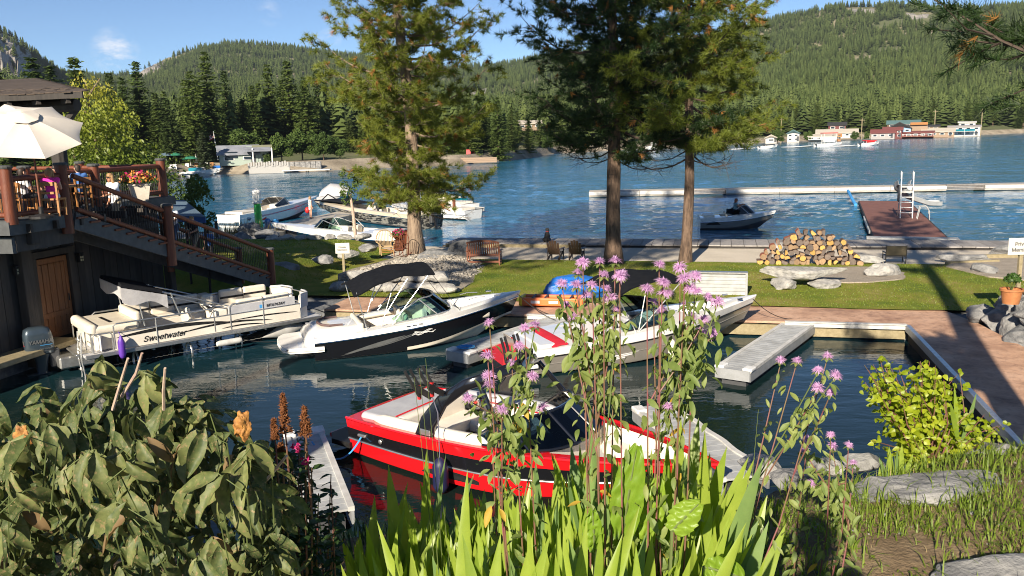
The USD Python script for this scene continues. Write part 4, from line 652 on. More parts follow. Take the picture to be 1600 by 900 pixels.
SIT = dict(pelvis=(0, 0, .52), waist=(0, -.01, .65), chest=(0, .01, .84), neck=(0, .02, 1.01), head=(0, .05, 1.155), hipl=(-.09, .02, .50), hipr=(.09, .02, .50), kneel=(-.11, .42, .50), kneer=(.11, .42, .50), ankl=(-.11, .40, .085), ankr=(.11, .40, .085), toel=(-.12, .55, .035), toer=(.12, .55, .035), shol=(-.175, 0, .955), shor=(.175, 0, .955), elbl=(-.23, .10, .72), elbr=(.23, .10, .72), wril=(-.15, .34, .70), wrir=(.15, .34, .70))
# ------------------------------------------------------------------ lodge with deck and stairs at the left
DZ = 4.75; UA_, UB_, UW = -23.1, -24.5, -25.75
def onu(px, u):
    """point of the vertical plane u = const that shows in column px (at eye level row)"""
    k = (px - 800) / FPX / math.cos(PITCH) * .995; a, b = OC + u * UA, VA; v = (k * a[1] - a[0]) / (b[0] - k * b[1]); return v
L0 = thing("lodge", "dark timber lodge with a rustic door under its raised deck", "building", S(0, 0, 0), YAWS)
v = -11.0; kk = 0
DOORV = (onu(58, UW), onu(108, UW))
while v < -.6:
    if DOORV[0] - .16 < v + .15 < DOORV[1] + .16: obj("wall_board", box((UW - .04, v + .15, (3.25 + 4.5) / 2), (.06 + .02 * (kk % 2), .29, 1.25)), M["dark_wood"], L0)
    else: obj("wall_board", box((UW - .04, v + .15, 2.4), (.06 + .02 * (kk % 2), .29, 4.2)), M["dark_wood"], L0)
    v += .30; kk += 1
obj("wall_core", box((UW - 3.2, -5.8, 2.3), (6.0, 10.4, 4.4)), M["black"], L0)
d0, d1 = DOORV; dc, dw = (d0 + d1) / 2, d1 - d0
dr = obj("door", box((UW - .10, dc, 1.95), (.06, dw, 2.5)), M["door_wood"], L0, label="arched plank door of warm brown wood")
for k in range(5): obj("plank", bbox((UW - .05, d0 + dw * (k + .5) / 5, 2.25), (.05, dw / 5 - .015, 1.55), .01), M["door_wood"], dr); obj("plank", bbox((UW - .05, d0 + dw * (k + .5) / 5, 1.05), (.05, dw / 5 - .015, .62), .01), M["door_wood"], dr)
for z in (.78, 1.42, 3.12): obj("door_rail", bbox((UW - .035, dc, z), (.06, dw, .17), .01), M["door_wood"], dr)
for q in (d0 + .06, d1 - .06): obj("door_stile", bbox((UW - .033, q, 1.95), (.06, .13, 2.5), .01), M["door_wood"], dr)
obj("handle", cyl((UW + .04, d1 - .12, 1.75), (UW + .04, d1 - .12, 1.98), .018, 6), M["iron"], dr)
for q in (d0 - .12, d1 + .12): obj("door_frame", bbox((UW + .02, q, 2.0), (.14, .2, 2.65), .01), M["dark_wood"], L0)
obj("door_frame", bbox((UW + .03, dc, 3.36), (.16, dw + .55, .2), .01), M["dark_wood"], L0)
obj("band_board", bbox((UW + .05, -5.4, 3.7), (.10, 9.5, .26), .01), M["charcoal"], L0)
# deck
deck = np.array([(UA_ - .1, -9.75), (UA_ - .1, -7.6), (UB_, -7.6), (UB_, -1.25), (-33, -1.25), (-33, -9.75)]); obj("deck_slab", prism(deck, DZ - .12, DZ), M["charcoal"], L0)
def fascia(a, b, z, h, mt, t_=.08): obj("fascia", beam((a[0], a[1], z), (b[0], b[1], z), t_, h), M[mt], L0)
fascia((UA_ - .08, -9.7), (UA_ - .08, -7.55), DZ - .2, .34, "charcoal"); fascia((-33, -9.73), (UA_ - .04, -9.73), DZ - .2, .34, "charcoal"); fascia((UB_ + .03, -7.4), (UB_ + .03, -1.2), DZ - .16, .30, "charcoal"); fascia((UA_ - .3, -9.4), (UA_ - .3, -7.4), DZ - .62, .46, "dark_wood"); fascia((-33, -9.45), (UA_ - .28, -9.45), DZ - .66, .42, "charcoal", .12)
for k in range(7): obj("joist", box((UA_ - 1.6, -9.2 + k * .9, DZ - .24), (3.4, .08, .22)), M["dark_wood"], L0)
obj("support_post", bbox((UW + .2, d0 - .62, 2.2), (.3, .42, 4.2), .02), M["dark_wood"], L0); obj("support_post", bbox((UB_ - .25, -1.5, 2.5), (.28, .28, 4.2), .02), M["dark_wood"], L0); obj("beam_log", bbox((UA_ - 1.4, -8.9, DZ - .52), (2.6, .3, .34), .02), M["dark_wood"], L0)
obj("ledge", bbox((UW + .45, -8.3, .66), (.9, 4.6, .16), .01), M["timber"], L0)
lm = obj("deck_lamp", lathe([(.03, .18), (.05, .16), (.16, .02), (.17, 0), (.15, 0), (.03, .13)], 12, (UW + .55, onu(72, UW + .55), 3.62)), M["alu"], L0); obj("lamp_arm", tube([(UW + .02, onu(72, UW + .55), 3.95), (UW + .4, onu(72, UW + .55), 3.98), (UW + .55, onu(72, UW + .55), 3.78)], .015, 5), M["iron"], lm)
for px in (23, 124):
    vv = onu(px, UW); ln = obj("wall_lantern", cat(bbox((UW + .12, vv, 3.02), (.16, .16, .24), .02), bbox((UW + .12, vv, 3.17), (.2, .2, .05), .01)), M["iron"], L0)
    obj("lantern_pane", cat([box((UW + .205, vv - .04 + .08 * a, 2.97 + .09 * b), (.008, .055, .065)) for a in (0, 1) for b in (0, 1)]), M["lantern_glass"] if "lantern_glass" in M else M.setdefault("lantern_glass", pm("lantern_glass", (.45, .42, .28), .25)), ln)
# railings
def log_post(u, v, z0, z1, parent, r=.155): p = obj("post", cyl((u, v, z0), (u, v, z1), r, 12), M["redwood"], parent, smooth=50); obj("post_cap", lathe([(r + .03, z1), (r + .035, z1 + .04), (r, z1 + .075), (0, z1 + .08)], 12, (u, v, 0)), M["charcoal"], p); return p
def railing(a, b, za, zb, parent, h=1.05, low=.14, step=.115):
    a, b = V3(*a, 0), V3(*b, 0); n = max(1, int(np.linalg.norm(b - a) / step)); up = V3(0, 0, 1)
    obj("top_rail", cyl(a + up * (za + h), b + up * (zb + h), .075, 8), M["redwood"], parent, smooth=50); obj("bottom_rail", cyl(a + up * (za + low), b + up * (zb + low), .07, 8), M["redwood"], parent, smooth=50)
    for k in range(1, n): q = a + (b - a) * k / n; z = za + (zb - za) * k / n; obj("baluster", cyl(q + up * (z + low), q + up * (z + h), .011, 5), M["iron"], parent)
R1 = thing("deck_railing", "red-brown log railing with dark iron balusters round the raised deck", "railing", S(0, 0, 0), YAWS)
P1, P2 = (UA_ - .1, -9.6), (UA_ - .1, -7.75); log_post(*P1, DZ - .1, DZ + 1.32, R1); log_post(*P2, DZ - .55, DZ + 1.32, R1); railing(P2, P1, DZ, DZ, R1); railing(P1, (-29, -9.6), DZ, DZ, R1)
log_post(UA_ - 1.6, -9.6 + .0, DZ, DZ + 1.3, R1) if False else None
vb = onu(166, UB_); log_post(UB_, vb, DZ - .05, DZ + 1.2, R1); log_post(UB_ - .25, -1.4, DZ - .05, DZ + 1.25, R1); railing((UB_, vb), (UB_ - .25, -1.4), DZ, DZ, R1); railing((UB_ - .25, -1.4), (-31, -1.4), DZ, DZ, R1); log_post(UB_ - 3.6, -1.4, DZ, DZ + 1.2, R1); railing((UB_, -7.5), (UB_, vb), DZ, DZ, R1); log_post(UB_ - .1, -7.55, DZ - .05, DZ + 1.25, R1)
ST = thing("deck_stairs", "long outdoor staircase with log rails running down from the deck", "stairs", S(0, 0, 0), YAWS); v0, v1, z1 = -7.6, 2.5, 1.22
def zst(v): return DZ + (z1 - DZ) * (v - v0) / (v1 - v0)
for u_ in (UA_, UB_ + .1): obj("stringer", beam((u_, v0, zst(v0) - .22), (u_, v1, zst(v1) - .22), .08, .46), M["charcoal"], ST)
n = 21
for k in range(n): vv = v0 + (k + .5) * (v1 - v0) / n; obj("tread", bbox(((UA_ + UB_) / 2, vv, zst(vv) - .06), (1.62, .40, .06), .012), M["redwood"], ST); obj("riser", box(((UA_ + UB_) / 2 - .03, vv + .18, zst(vv) - .15), (1.2, .03, .14)), M["dark_wood"], ST)
vm = onu(268, UA_); vm2 = onu(243, UB_ + .1)
railing((UA_ + .03, v0 + .1), (UA_ + .03, v1), zst(v0), zst(v1), ST, 1.02, .10); railing((UB_ + .08, v0 + .3), (UB_ + .08, v1), zst(v0), zst(v1), ST, 1.02, .10)
log_post(UA_ + .08, vm, zst(vm) - .72, zst(vm) + 1.22, ST); log_post(UA_ + .05, v1, zst(v1) - .3, zst(v1) + 1.1, ST); log_post(UB_ + .05, v1, zst(v1) - .3, zst(v1) + 1.1, ST, .14); log_post(UB_ + .02, vm2 + 1.0, zst(vm2 + 1.0) - .6, zst(vm2 + 1.0) + .2, ST, .12)
# pavilion roof over the deck
rc = atd(128, 143, 26.0); ru, rv = uv(rc); RF = thing("pavilion_roof", "dark shingled roof corner over the deck at the upper left", "roof", S(0, 0, 0), YAWS); ez = rc[2]
M["shingle"] = pm("shingle", (.085, .062, .045), .9, col2=(.05, .036, .027), scale=7, bump=.6, bscale=25, rnd=.2)
KX, KV = .78, .626
def _y(h, s=9.0):
    p = S(ru - KX * s, rv + KV * s, ez + h * s) - EYE; return 800 + FPX * (p @ RC) / (p @ F0), 450 - FPX * (p @ UC) / (p @ F0)
hh = min(np.linspace(.0, .8, 161), key=lambda h: abs(_y(h)[1] - (143 - 30 * (128 - _y(h)[0]) / 128))); sl = hh / KV; r = np.random.default_rng(6)
for k in range(20):
    o = k * .30; x1 = ru - o * KX / KV; z_ = ez + o * sl; xs = np.linspace(x1 + .02, x1 - 8.5, 26)
    if k < 6:
        for i in range(25): obj("shingle", bbox(((xs[i] + xs[i + 1]) / 2, rv + o + .16 + r.normal(0, .02), z_ + .02 + r.normal(0, .008)), (abs(xs[1] - xs[0]) - .015, .40, .035), .01, rx=math.atan(sl)), M["shingle"], RF)
    else: obj("shingle_course", bbox((x1 - 4.25, rv + o + .16, z_ + .02), (8.5, .40, .035), .01, rx=math.atan(sl)), M["shingle"], RF)
obj("roof_deck", tri([(ru - .1, rv + .1, ez - .05), (ru - 9.5, rv + .1, ez - .05), (ru - 9.5 - 6 * KX / KV, rv + 6, ez + 6 * sl - .05), (ru - 6 * KX / KV, rv + 6, ez + 6 * sl - .05)], [[0, 3, 2, 1]]), M["dark_wood"], RF)
obj("soffit", tri([(ru - .1, rv + .1, ez - .12), (ru - 9.5, rv + .1, ez - .12), (ru - 9.5 - 6 * KX / KV, rv + 6, ez - .12), (ru - 6 * KX / KV, rv + 6, ez - .12)], [[0, 1, 2, 3]]), M["dark_wood"], RF)
obj("eave_board", beam((ru + .0, rv + .02, ez - .09), (ru - 9.5, rv + .02, ez - .09), .05, .2), M["dark_wood"], RF)
for k in range(7): obj("rafter", beam((ru - .6 - k * 1.1, rv + .1, ez - .22), (ru - 1.4 - k * 1.1, rv + .75, ez - .2), .12, .2), M["dark_wood"], RF)
obj("beam_log", cyl((ru - 1.0, rv + .9, ez - .35), (ru - 9, rv + .9, ez - .35), .2, 8), M["dark_wood"], RF); pass
pu = ru - 2.0; obj("post", cyl((pu, rv + 1.0, DZ), (pu, rv + 1.0, ez - .3), .24, 10), M["dark_wood"], RF); obj("brace", cyl((pu, rv + 1.0, ez - 1.5), (pu - 1.2, rv + 1.0, ez - .4), .12, 8), M["dark_wood"], RF); obj("brace", cyl((pu, rv + 1.0, ez - 1.3), (pu + .9, rv + 1.0, ez - .4), .12, 8), M["dark_wood"], RF)
# stone pillar at the water
c = at(4, 556, .2); SP = thing("stone_pillar", "grey stone block pillar in the water at the left edge", "pillar", (c[0] - .35, c[1], 0)); zz = -.4; k = 0
while zz < 2.15:
    for q in range(3): obj("stone", xf(rock((.46, .95, .34), 300 + k * 3 + q, amp=.15, sub=2), (-.38 + .38 * q + .06 * (k % 2), 0, zz + .15)), M["rock"], SP)
    zz += .30; k += 1
obj("cap_stone", xf(rock((1.35, 1.1, .2), 399, amp=.1, sub=2), (0, 0, zz + .03)), M["rock_pale"], SP)
# canopy behind the stairs
cn = thing("canopy", "blue-grey sloping canopy roof behind the stairs", "canopy"); q = [atd(196, 318, 32.5), atd(321, 340, 31.0), atd(289, 314, 34.5), atd(200, 309, 34.5)]; M["canopy_blue"] = pm("canopy_blue", (.10, .15, .20), .6)
obj("roof_sheet", thick(tri([q[0] + V3(0, 0, -.42), q[1], q[2], q[3]], [[0, 1, 2, 3]]), .06), M["canopy_blue"], cn); obj("valance", thick(tri([q[0] + V3(0, 0, -.42), q[1], q[1] - V3(0, 0, .2), q[0] - V3(0, 0, .62)], [[0, 1, 2, 3]]), .03), M["cloth_blue"], cn)
for a in (q[1], q[2]): obj("pole", cyl((a[0] - .1, a[1] + .1, .6), (a[0] - .1, a[1] + .1, a[2]), .05, 8), M["iron"], cn)
# umbrella
uc = atd(38, 204, 21.2); nrm = np.array([.26, -.44, .86]); nrm /= np.linalg.norm(nrm); ux = np.cross([0, 0, 1], nrm); ux /= np.linalg.norm(ux); uy = np.cross(nrm, ux)
um = thing("patio_umbrella", "large cream parasol tilted over the deck tables", "umbrella"); RAD, HT_ = 1.40, .44; a8 = np.arange(8) * PI / 4 + .25; tips = [uc + RAD * (math.cos(a) * ux + math.sin(a) * uy) for a in a8]; apex = uc + nrm * HT_
for k in range(8):
    A_, B_ = tips[k], tips[(k + 1) % 8]; rows = []
    for s in np.linspace(.13, 1, 8):
        row = []
        for w in np.linspace(0, 1, 7): e = A_ + (B_ - A_) * w; sag = 4 * w * (1 - w); p = apex + (e - apex) * s; p = p - nrm * .05 * sag * s + nrm * .05 * math.sin(PI * s) + (uc - e) * .055 * sag * s * (s > .99); row.append(p)
        rows.append(row)
    obj("panel", thick(grid(rows), .006), M["umbrella"], um, smooth=40); obj("rib", cyl(apex - nrm * .03, A_ - nrm * .02, .012, 5), M["brown_wood"], um)
rows = [[apex + nrm * (.075 - .11 * s) + s * .36 * (math.cos(a) * ux + math.sin(a) * uy) * (1 + .05 * math.sin(8 * a)) for a in np.arange(24) * PI / 12] for s in np.linspace(.05, 1, 6)]; obj("vent_cap", thick(grid(rows, True), .008), M["umbrella"], um, smooth=40)
pb = uc + V3(-.15, .55, 0); obj("pole", tube([apex - nrm * .1, uc - nrm * .25, (pb[0], pb[1], uc[2] - .8), (pb[0], pb[1], DZ)], .025, 8), M["brown_wood"], um); obj("base", lathe([(0, DZ), (.3, DZ), (.3, DZ + .06), (.06, DZ + .12), (.06, DZ + .3), (0, DZ + .3)], 16, (pb[0], pb[1], 0)), M["iron"], um)
# planter on the deck corner
c = atd(228, 300, 27.6); t = thing("deck_planter", "cream planter box full of red and orange flowers on the deck corner", "planter", (c[0] - .2, c[1], DZ), YAWS); obj("tub", lathe([(0, 0), (.30, 0), (.42, .5), (.46, .5), (.46, .56), (.40, .56)], 4), M["cream"], t); obj("soil", box((0, 0, .5), (.5, .5, .04)), M["dirt"], t); obj("leaves", petals((0, 0, .58), .58, 500, 17, .05, .6), M["green_leaf"], t); obj("blossoms", petals((0, 0, .62), .62, 260, 18, .05, .6), M["petal_mix"], t); obj("red_blossoms", petals((0, 0, .64), .60, 120, 19, .05, .6), M["petunia"], t)
# table and chairs on the deck
def deck_chair(px, Y, rz, label):
    c = atd(px, 300, Y); t = thing("deck_chair", label, "chair", (c[0], c[1], DZ), rz); mt = M["orange_wood"]
    for s_ in (-.22, .22): obj("leg", box((s_, -.2, .45), (.05, .05, .9)), mt, t); obj("leg", box((s_, .2, .22), (.05, .05, .44)), mt, t)
    obj("seat", bbox((0, 0, .45), (.5, .48, .05), .01), mt, t); obj("back_rail", box((0, -.2, .86), (.5, .04, .1)), mt, t); obj("back_rail", box((0, -.2, .62), (.44, .03, .06)), mt, t); obj("stretcher", box((0, .2, .2), (.44, .03, .04)), mt, t); return c
c = deck_chair(81, 22.4, 2.9 + PI + .3, "orange wooden chair under the woman in the pink top"); person("woman with blond hair in a pink top seated at the deck table", (c[0], c[1] - .02, DZ + .02), .45, 1.68, SIT, hair="hair_blond", hair_len=.05, top="cloth_pink", top_sleeve=0, bottom="cloth_white", bottom_len=.42)
c = deck_chair(126, 25.0, .9, "orange wooden chair behind the top stair post"); person("person in a blue shirt with dark hair seated behind the top stair post", (c[0], c[1], DZ + .02), .9, 1.7, SIT, hair="hair_dark", top="cloth_blue", bottom="cloth_dark")
for px, Y, rz, lb, kw in ((92, 24.6, 3.0, "person with dark hair in dark clothes seated beyond the woman in pink", dict(top="cloth_dark")), (106, 25.2, 3.4, "person with long brown hair seated right of the woman in pink", dict(hair="hair_red", hair_len=.12, top="cloth_khaki")), (36, 22.6, -.6, "person in a pale shirt and dark trousers seated behind the corner deck post", dict(top="cloth_white", bottom_len=.9)), (8, 22.8, 2.4, "person in a pale pink top seated at the far left of the deck", dict(top="skin", hair="hair_blond"))):
    c = deck_chair(px, Y, rz, "wooden chair under the " + lb.split(" seated")[0]); person(lb, (c[0], c[1], DZ + .02), rz, 1.7, SIT, **kw)
c = atd(90, 300, 23.4); t = thing("deck_table", "square wooden table among the seated people on the deck", "table", (c[0], c[1] + .1, DZ), YAWS); obj("tabletop", bbox((0, 0, .73), (1.1, 1.1, .06), .01), M["orange_wood"], t)
for a in (-.45, .45):
    for b in (-.45, .45): obj("leg", box((a, b, .35), (.07, .07, .70)), M["orange_wood"], t)
# people on the stairs
um_ = (UA_ + UB_) / 2
def stair_spot(px, du=0): v = onu(px, um_ + du); p = S(um_ + du, v); return (p[0], p[1], zst(v) - .01)
UPST = dict(kneel=(-.10, .22, .62), ankl=(-.10, .16, .24), toel=(-.11, .32, .19), kneer=(.09, -.02, .49), ankr=(.10, -.16, .10), toer=(.11, -.01, .035), chest=(0, .06, 1.26), neck=(0, .10, 1.42), head=(0, .13, 1.565), shol=(-.175, .07, 1.37), shor=(.175, .07, 1.37), elbl=(-.25, .22, 1.15), wril=(-.20, .45, 1.10), elbr=(.23, -.02, 1.08), wrir=(.24, .10, .85))
person("woman with blond hair and a loose white shirt climbing the deck stairs", stair_spot(196, .25), PI - VA[0] - .25, 1.84, UPST, hair="hair_blond", hair_len=.10, top="cloth_white", top_sleeve=1.3, top_len=.5, bottom="cloth_khaki", bottom_len=.42, glasses=True, skin="skin_tan")
person("man in a white T-shirt and blue jeans on the stairs behind the middle post", stair_spot(281), PI - .3, 1.72, UPST, hair="hair_blond", top="cloth_white", top_sleeve=.7, bottom="cloth_jean", bottom_len=.9)
person("boy with brown hair in a dark T-shirt near the bottom of the stairs", stair_spot(311), PI - .3, 1.55, UPST, hair="hair_blond", top="cloth_dark", top_sleeve=.6, bottom="cloth_khaki", bottom_len=.45)
c = at(329, 412, 1.1); person("person with a yellow cap and blue shirt standing beyond the lower stairs", (c[0], c[1], 1.12), .6, 1.6, {}, top="cloth_blue", bottom="cloth_dark", bottom_len=.9, hat="yellow")
# ------------------------------------------------------------------ boats: x from stern to bow, y to port, z up from the waterline
class Hull:
    def __init__(s, L, B, s0, s1, c0=.02, c1=.55, keel=-.35, t0=.42, p=2.3, stern=.93, flare=.86, sh=1.4, stem=.10):
        s.L, s.B, s.s0, s.s1, s.c0, s.c1, s.keel, s.t0, s.p, s.stern, s.flare, s.sh, s.stem = L, B, s0, s1, c0, c1, keel, t0, p, stern, flare, sh, stem
    def b(s, t):
        t = np.asarray(t, float); f = np.clip((t - s.t0) / (1 - s.t0), 0, 1); a = np.clip(1 - t / s.t0, 0, 1); return s.B / 2 * (1 - f ** s.p) * (1 - (1 - s.stern) * a * a)
    def z(s, t): return s.s0 + (s.s1 - s.s0) * np.asarray(t, float) ** s.sh
    def bc(s, t): t = np.asarray(t, float); return s.b(t) * s.flare * (1 - .75 * np.clip((t - .55) / .45, 0, 1) ** 1.6)
    def zc(s, t): t = np.asarray(t, float); return s.c0 + (s.c1 - s.c0) * np.clip((t - .3) / .7, 0, 1) ** 2.2
    def zk(s, t): t = np.asarray(t, float); return s.keel + (s.z(1) * .75 - s.keel) * np.clip((t - .70) / .30, 0, 1) ** 2.4
    def x(s, t, z=None):
        t = np.asarray(t, float); base = s.L * (1 - s.stem) * t
        if z is None: z = s.z(t)
        return base + s.L * s.stem * np.clip(t, 0, 1) ** 3 * np.clip((z + .3) / (s.z(1) + .3), 0, 1)
    def pt(s, t, f, side):
        """a point of the hull side: f = 0 at the chine, 1 at the sheer"""
        t = np.asarray(t, float); f = np.asarray(f, float) + 0 * t; y = s.bc(t) + (s.b(t) - s.bc(t)) * (f ** .8); z = s.zc(t) + (s.z(t) - s.zc(t)) * f; return np.stack([s.x(t, z), side * y, z], -1)
    def strip(s, f0, f1, t0=0, t1=1, n=30, k=5, out=0.0, sides=(1, -1)):
        gs = []; tt = np.linspace(t0, t1, n)
        for sd in sides:
            P = np.stack([s.pt(tt, (f0(tt) if callable(f0) else f0) * (1 - q) + (f1(tt) if callable(f1) else f1) * q, sd) for q in np.linspace(0, 1, k)], 1); P[..., 1] += sd * out
            g = grid(P); gs.append(g if sd < 0 else (g[0], g[1][:, ::-1]))
        return cat(gs)
    def bottom(s, n=30):
        tt = np.linspace(0, 1, n); gs = []
        for sd in (1, -1):
            zz = s.zk(tt); K = np.stack([s.x(tt, zz), 0 * tt, zz], -1); C = s.pt(tt, 0, sd); P = np.stack([K, (K + C) / 2, C], 1); g = grid(P); gs.append(g if sd < 0 else (g[0], g[1][:, ::-1]))
        return cat(*gs)
    def transom(s):
        K = [s.x(0), 0, s.zk(0)]; ring_ = [K] + [s.pt(0, f, 1) for f in np.linspace(0, 1, 6)] + [s.pt(0, f, -1) for f in np.linspace(1, 0, 6)]; v = np.array([np.array(p, float) for p in ring_]); c = v.mean(0); n_ = len(v)
        return (np.vstack([v, c]), np.array([[n_, (i + 1) % n_, i] for i in range(n_)]))
    def deck(s, openings, cap=.16, camber=.05, edge=.0, n=60, dz=0.0):
        """deck from the sheer to the cockpit rims; openings: (t0, t1, rim half width as a part of the deck)"""
        ts = sorted(set(list(np.linspace(0, 1, n)) + [q for o in openings for q in (o[0], o[0] + 1e-4, o[1] - 1e-4, o[1])])); gs = []; W = []
        for t in ts:
            w = 0.0
            for a, b, k in openings:
                if a < t < b: w = (k(t) if callable(k) else max(0.0, float(s.b(t)) - k))
            W.append(w)
        ts = np.array(ts); W = np.array(W); b = s.b(ts); z = s.z(ts) + dz
        for sd in (1, -1):
            P = np.stack([np.stack([s.x(ts), sd * (b + (W - b) * q), z + camber * (1 - ((b + (W - b) * q) / (s.B / 2)) ** 2) * np.minimum(1, 3 * q)], -1) for q in np.linspace(0, 1, 5)], 1); g = grid(P); gs.append(g if sd > 0 else (g[0], g[1][:, ::-1]))
        return cat(gs)
    def well(s, t0, t1, k, zf, camber=.05, n=16, dz=0.0):
        tt = np.linspace(t0, t1, n); b = s.b(tt); w = np.array([k(t) if callable(k) else max(0.02, float(s.b(t)) - k) for t in tt]); z = s.z(tt) + dz + camber * (1 - (w / (s.B / 2)) ** 2); x = s.x(tt); wf = w * .93
        loop = [(x[i], w[i], z[i]) for i in range(n)] + [(x[i], -w[i], z[i]) for i in range(n - 1, -1, -1)]; low = [(x[i], wf[i], zf) for i in range(n)] + [(x[i], -wf[i], zf) for i in range(n - 1, -1, -1)]
        walls = grid(np.stack([np.array(loop), (np.array(loop) + np.array(low)) / 2, np.array(low)], 0), True); fl = grid([[(x[i], wf[i], zf), (x[i], -wf[i], zf)] for i in range(n)]); return walls, fl
    def rubline(s, f, r=.025, out=.012, t1=1.0):
        gs = []
        for sd in (1, -1): tt = np.linspace(0, t1, 34); P = s.pt(tt, f, sd); P[:, 1] += sd * out; gs.append(tube(P, r, 6))
        return cat(gs)
def windshield(t, hull, ta, tb, inset, h, mat, rake=.55, cw=.55, frame="alu", fr=.022, dz=.05, wrap=1.0, center_gap=False, side_taper=.25, hfun=None):
    """wraparound glass: from the port side at ta forward round the front at tb and back"""
    tt = np.linspace(ta, tb, 7); base, top = [], []
    sidep = [(float(hull.x(q)), float(hull.b(q)) - inset, float(hull.z(q)) + dz) for q in tt]; xb, yb, zb = sidep[-1]
    pts = [(x, y, z, 1) for x, y, z in sidep] + [(xb + cw * math.sin(a) * .9, yb * math.cos(a), zb + .03, 1) for a in np.linspace(.25, PI / 2, 5)]; pts = pts + [(x, -y, z, k) for x, y, z, k in pts[-2::-1]]
    n = len(pts); T = []
    for i, (x, y, z, k) in enumerate(pts):
        u_ = min(i, n - 1 - i) / 6.0; hk = h * (side_taper + (1 - side_taper) * min(1, u_)); T.append((x - rake * hk / .45 * .55, y * .93, z + hk))
    Bp = np.array([(x, y, z) for x, y, z, _ in pts]); T = np.array(T); w = obj("windshield", thick(grid(np.stack([Bp, T], 1)), .008), M[mat], t); obj("frame", tube(T, fr, 6), M[frame], w); obj("frame", tube(Bp, fr, 6), M[frame], w)
    for i in (6, n - 7, n // 2 - 1, n // 2 + 1): obj("frame_post", cyl(Bp[i], T[i], fr * .9, 6), M[frame], w)
    return Bp, T
def steering(t, x, y, z, r=.18, mat="black"):
    a = np.linspace(0, 2 * PI, 18); w = obj("steering_wheel", tube([(x - .06 * math.sin(q), y + r * math.cos(q), z + r * math.sin(q)) for q in a], .018, 6, False), M[mat], t); obj("spoke", cat([cyl((x, y, z), (x - .06 * math.sin(q), y + r * math.cos(q), z + r * math.sin(q)), .012, 5) for q in (PI / 2, PI * 7 / 6, PI * 11 / 6)]), M["alu"], w); obj("column", cyl((x, y, z), (x + .25, y, z - .06), .025, 6), M["black"], w)
def seat(t, x, y, z, mat="cream", rz=0.0, w=.52, h=.62, back="cream"):
    sb = obj("seat", cat(xf(rbox((0, 0, .22), (.52, w, .18), .07), (x, y, z), rz), xf(cyl((0, 0, 0), (0, 0, .2), .06, 8), (x, y, z), rz)), M[mat], t, smooth=50)
    obj("seat_back", xf(cat(rbox((-.26, 0, .30 + h / 2), (.15, w, h), .07, ry=-.16), rbox((-.05, w / 2 - .03, .40), (.4, .08, .2), .04), rbox((-.05, -w / 2 + .03, .40), (.4, .08, .2), .04)), (x, y, z), rz), M[back], sb, smooth=50)
def outboard(t, x, y, z, s=1.0, mat="black_gel", name="engine"):
    R = [(-.05, .62, .34, 0), (.0, .74, .44, 0), (.25, .78, .48, .0), (.55, .74, .46, -.02), (.70, .64, .40, -.03), (.76, .40, .26, -.03)]
    e = obj(name, rings([[(x - .30 * s + (a + dx) * s, y + b * s, z + zz * s) for a, b in srect(w, d, 20, 3.6)] for zz, w, d, dx in R]), M[mat], t, smooth=60)
    obj("mid_section", rings([[(x - .26 * s + (a + dx) * s, y + b * s, z + zz * s) for a, b in srect(w, d, 14, 3)] for zz, w, d, dx in ((-.05, .52, .28, 0), (-.25, .34, .2, -.02), (-.55, .26, .13, -.04), (-1.0, .24, .09, -.06), (-1.15, .3, .06, -.06))]), M[mat], e, smooth=60); obj("cavitation_plate", bbox((x - .4 * s, y, z - .62 * s), (.6 * s, .26 * s, .02 * s), .005), M[mat], e); obj("bracket", bbox((x + .06 * s, y, z - .2 * s), (.26 * s, .3 * s, .55 * s), .03), M["dark_grey"], e)
    obj("seam_line", rings([[(x - .30 * s + a * s, y + b * s, z + zz * s) for a, b in srect(.765, .465, 20, 3.6)] for zz in (.055, .075)], False), M["dark_grey"], e); return e
def bimini(t, P0, P1, w, z0, z1, sagx=.05, mat="black_canvas", thickx=.05, n=14, droop=.14):
    rows = []
    for i in range(n):
        q = i / (n - 1); row = []
        for j in range(11):
            k = j / 10 * 2 - 1; row.append((P0 + (P1 - P0) * q, k * w / 2, z0 + (z1 - z0) * q + .16 * math.sin(PI * q) - droop * k * k * (1 + .3 * math.cos(6 * q)) - .02 * math.sin(q * 18) + sagx * (q - .5) ** 2))
        rows.append(row)
    return obj("canopy", thick(grid(rows), thickx), M[mat], t, smooth=60)
def moor(name, a, b, sag, label, mat="black", r=.012):
    a, b = np.asarray(a, float), np.asarray(b, float); q = np.linspace(0, 1, 14)[:, None]; P = a + (b - a) * q; P[:, 2] -= (4 * sag * q * (1 - q))[:, 0]; return tag(obj(name, tube(P, r, 5), M[mat]), label, "rope")
def local(t, p):
    m_ = UsdGeom.XformCache().GetLocalToWorldTransform(t); return np.array(m_.Transform(Gf.Vec3d(*map(float, p))))
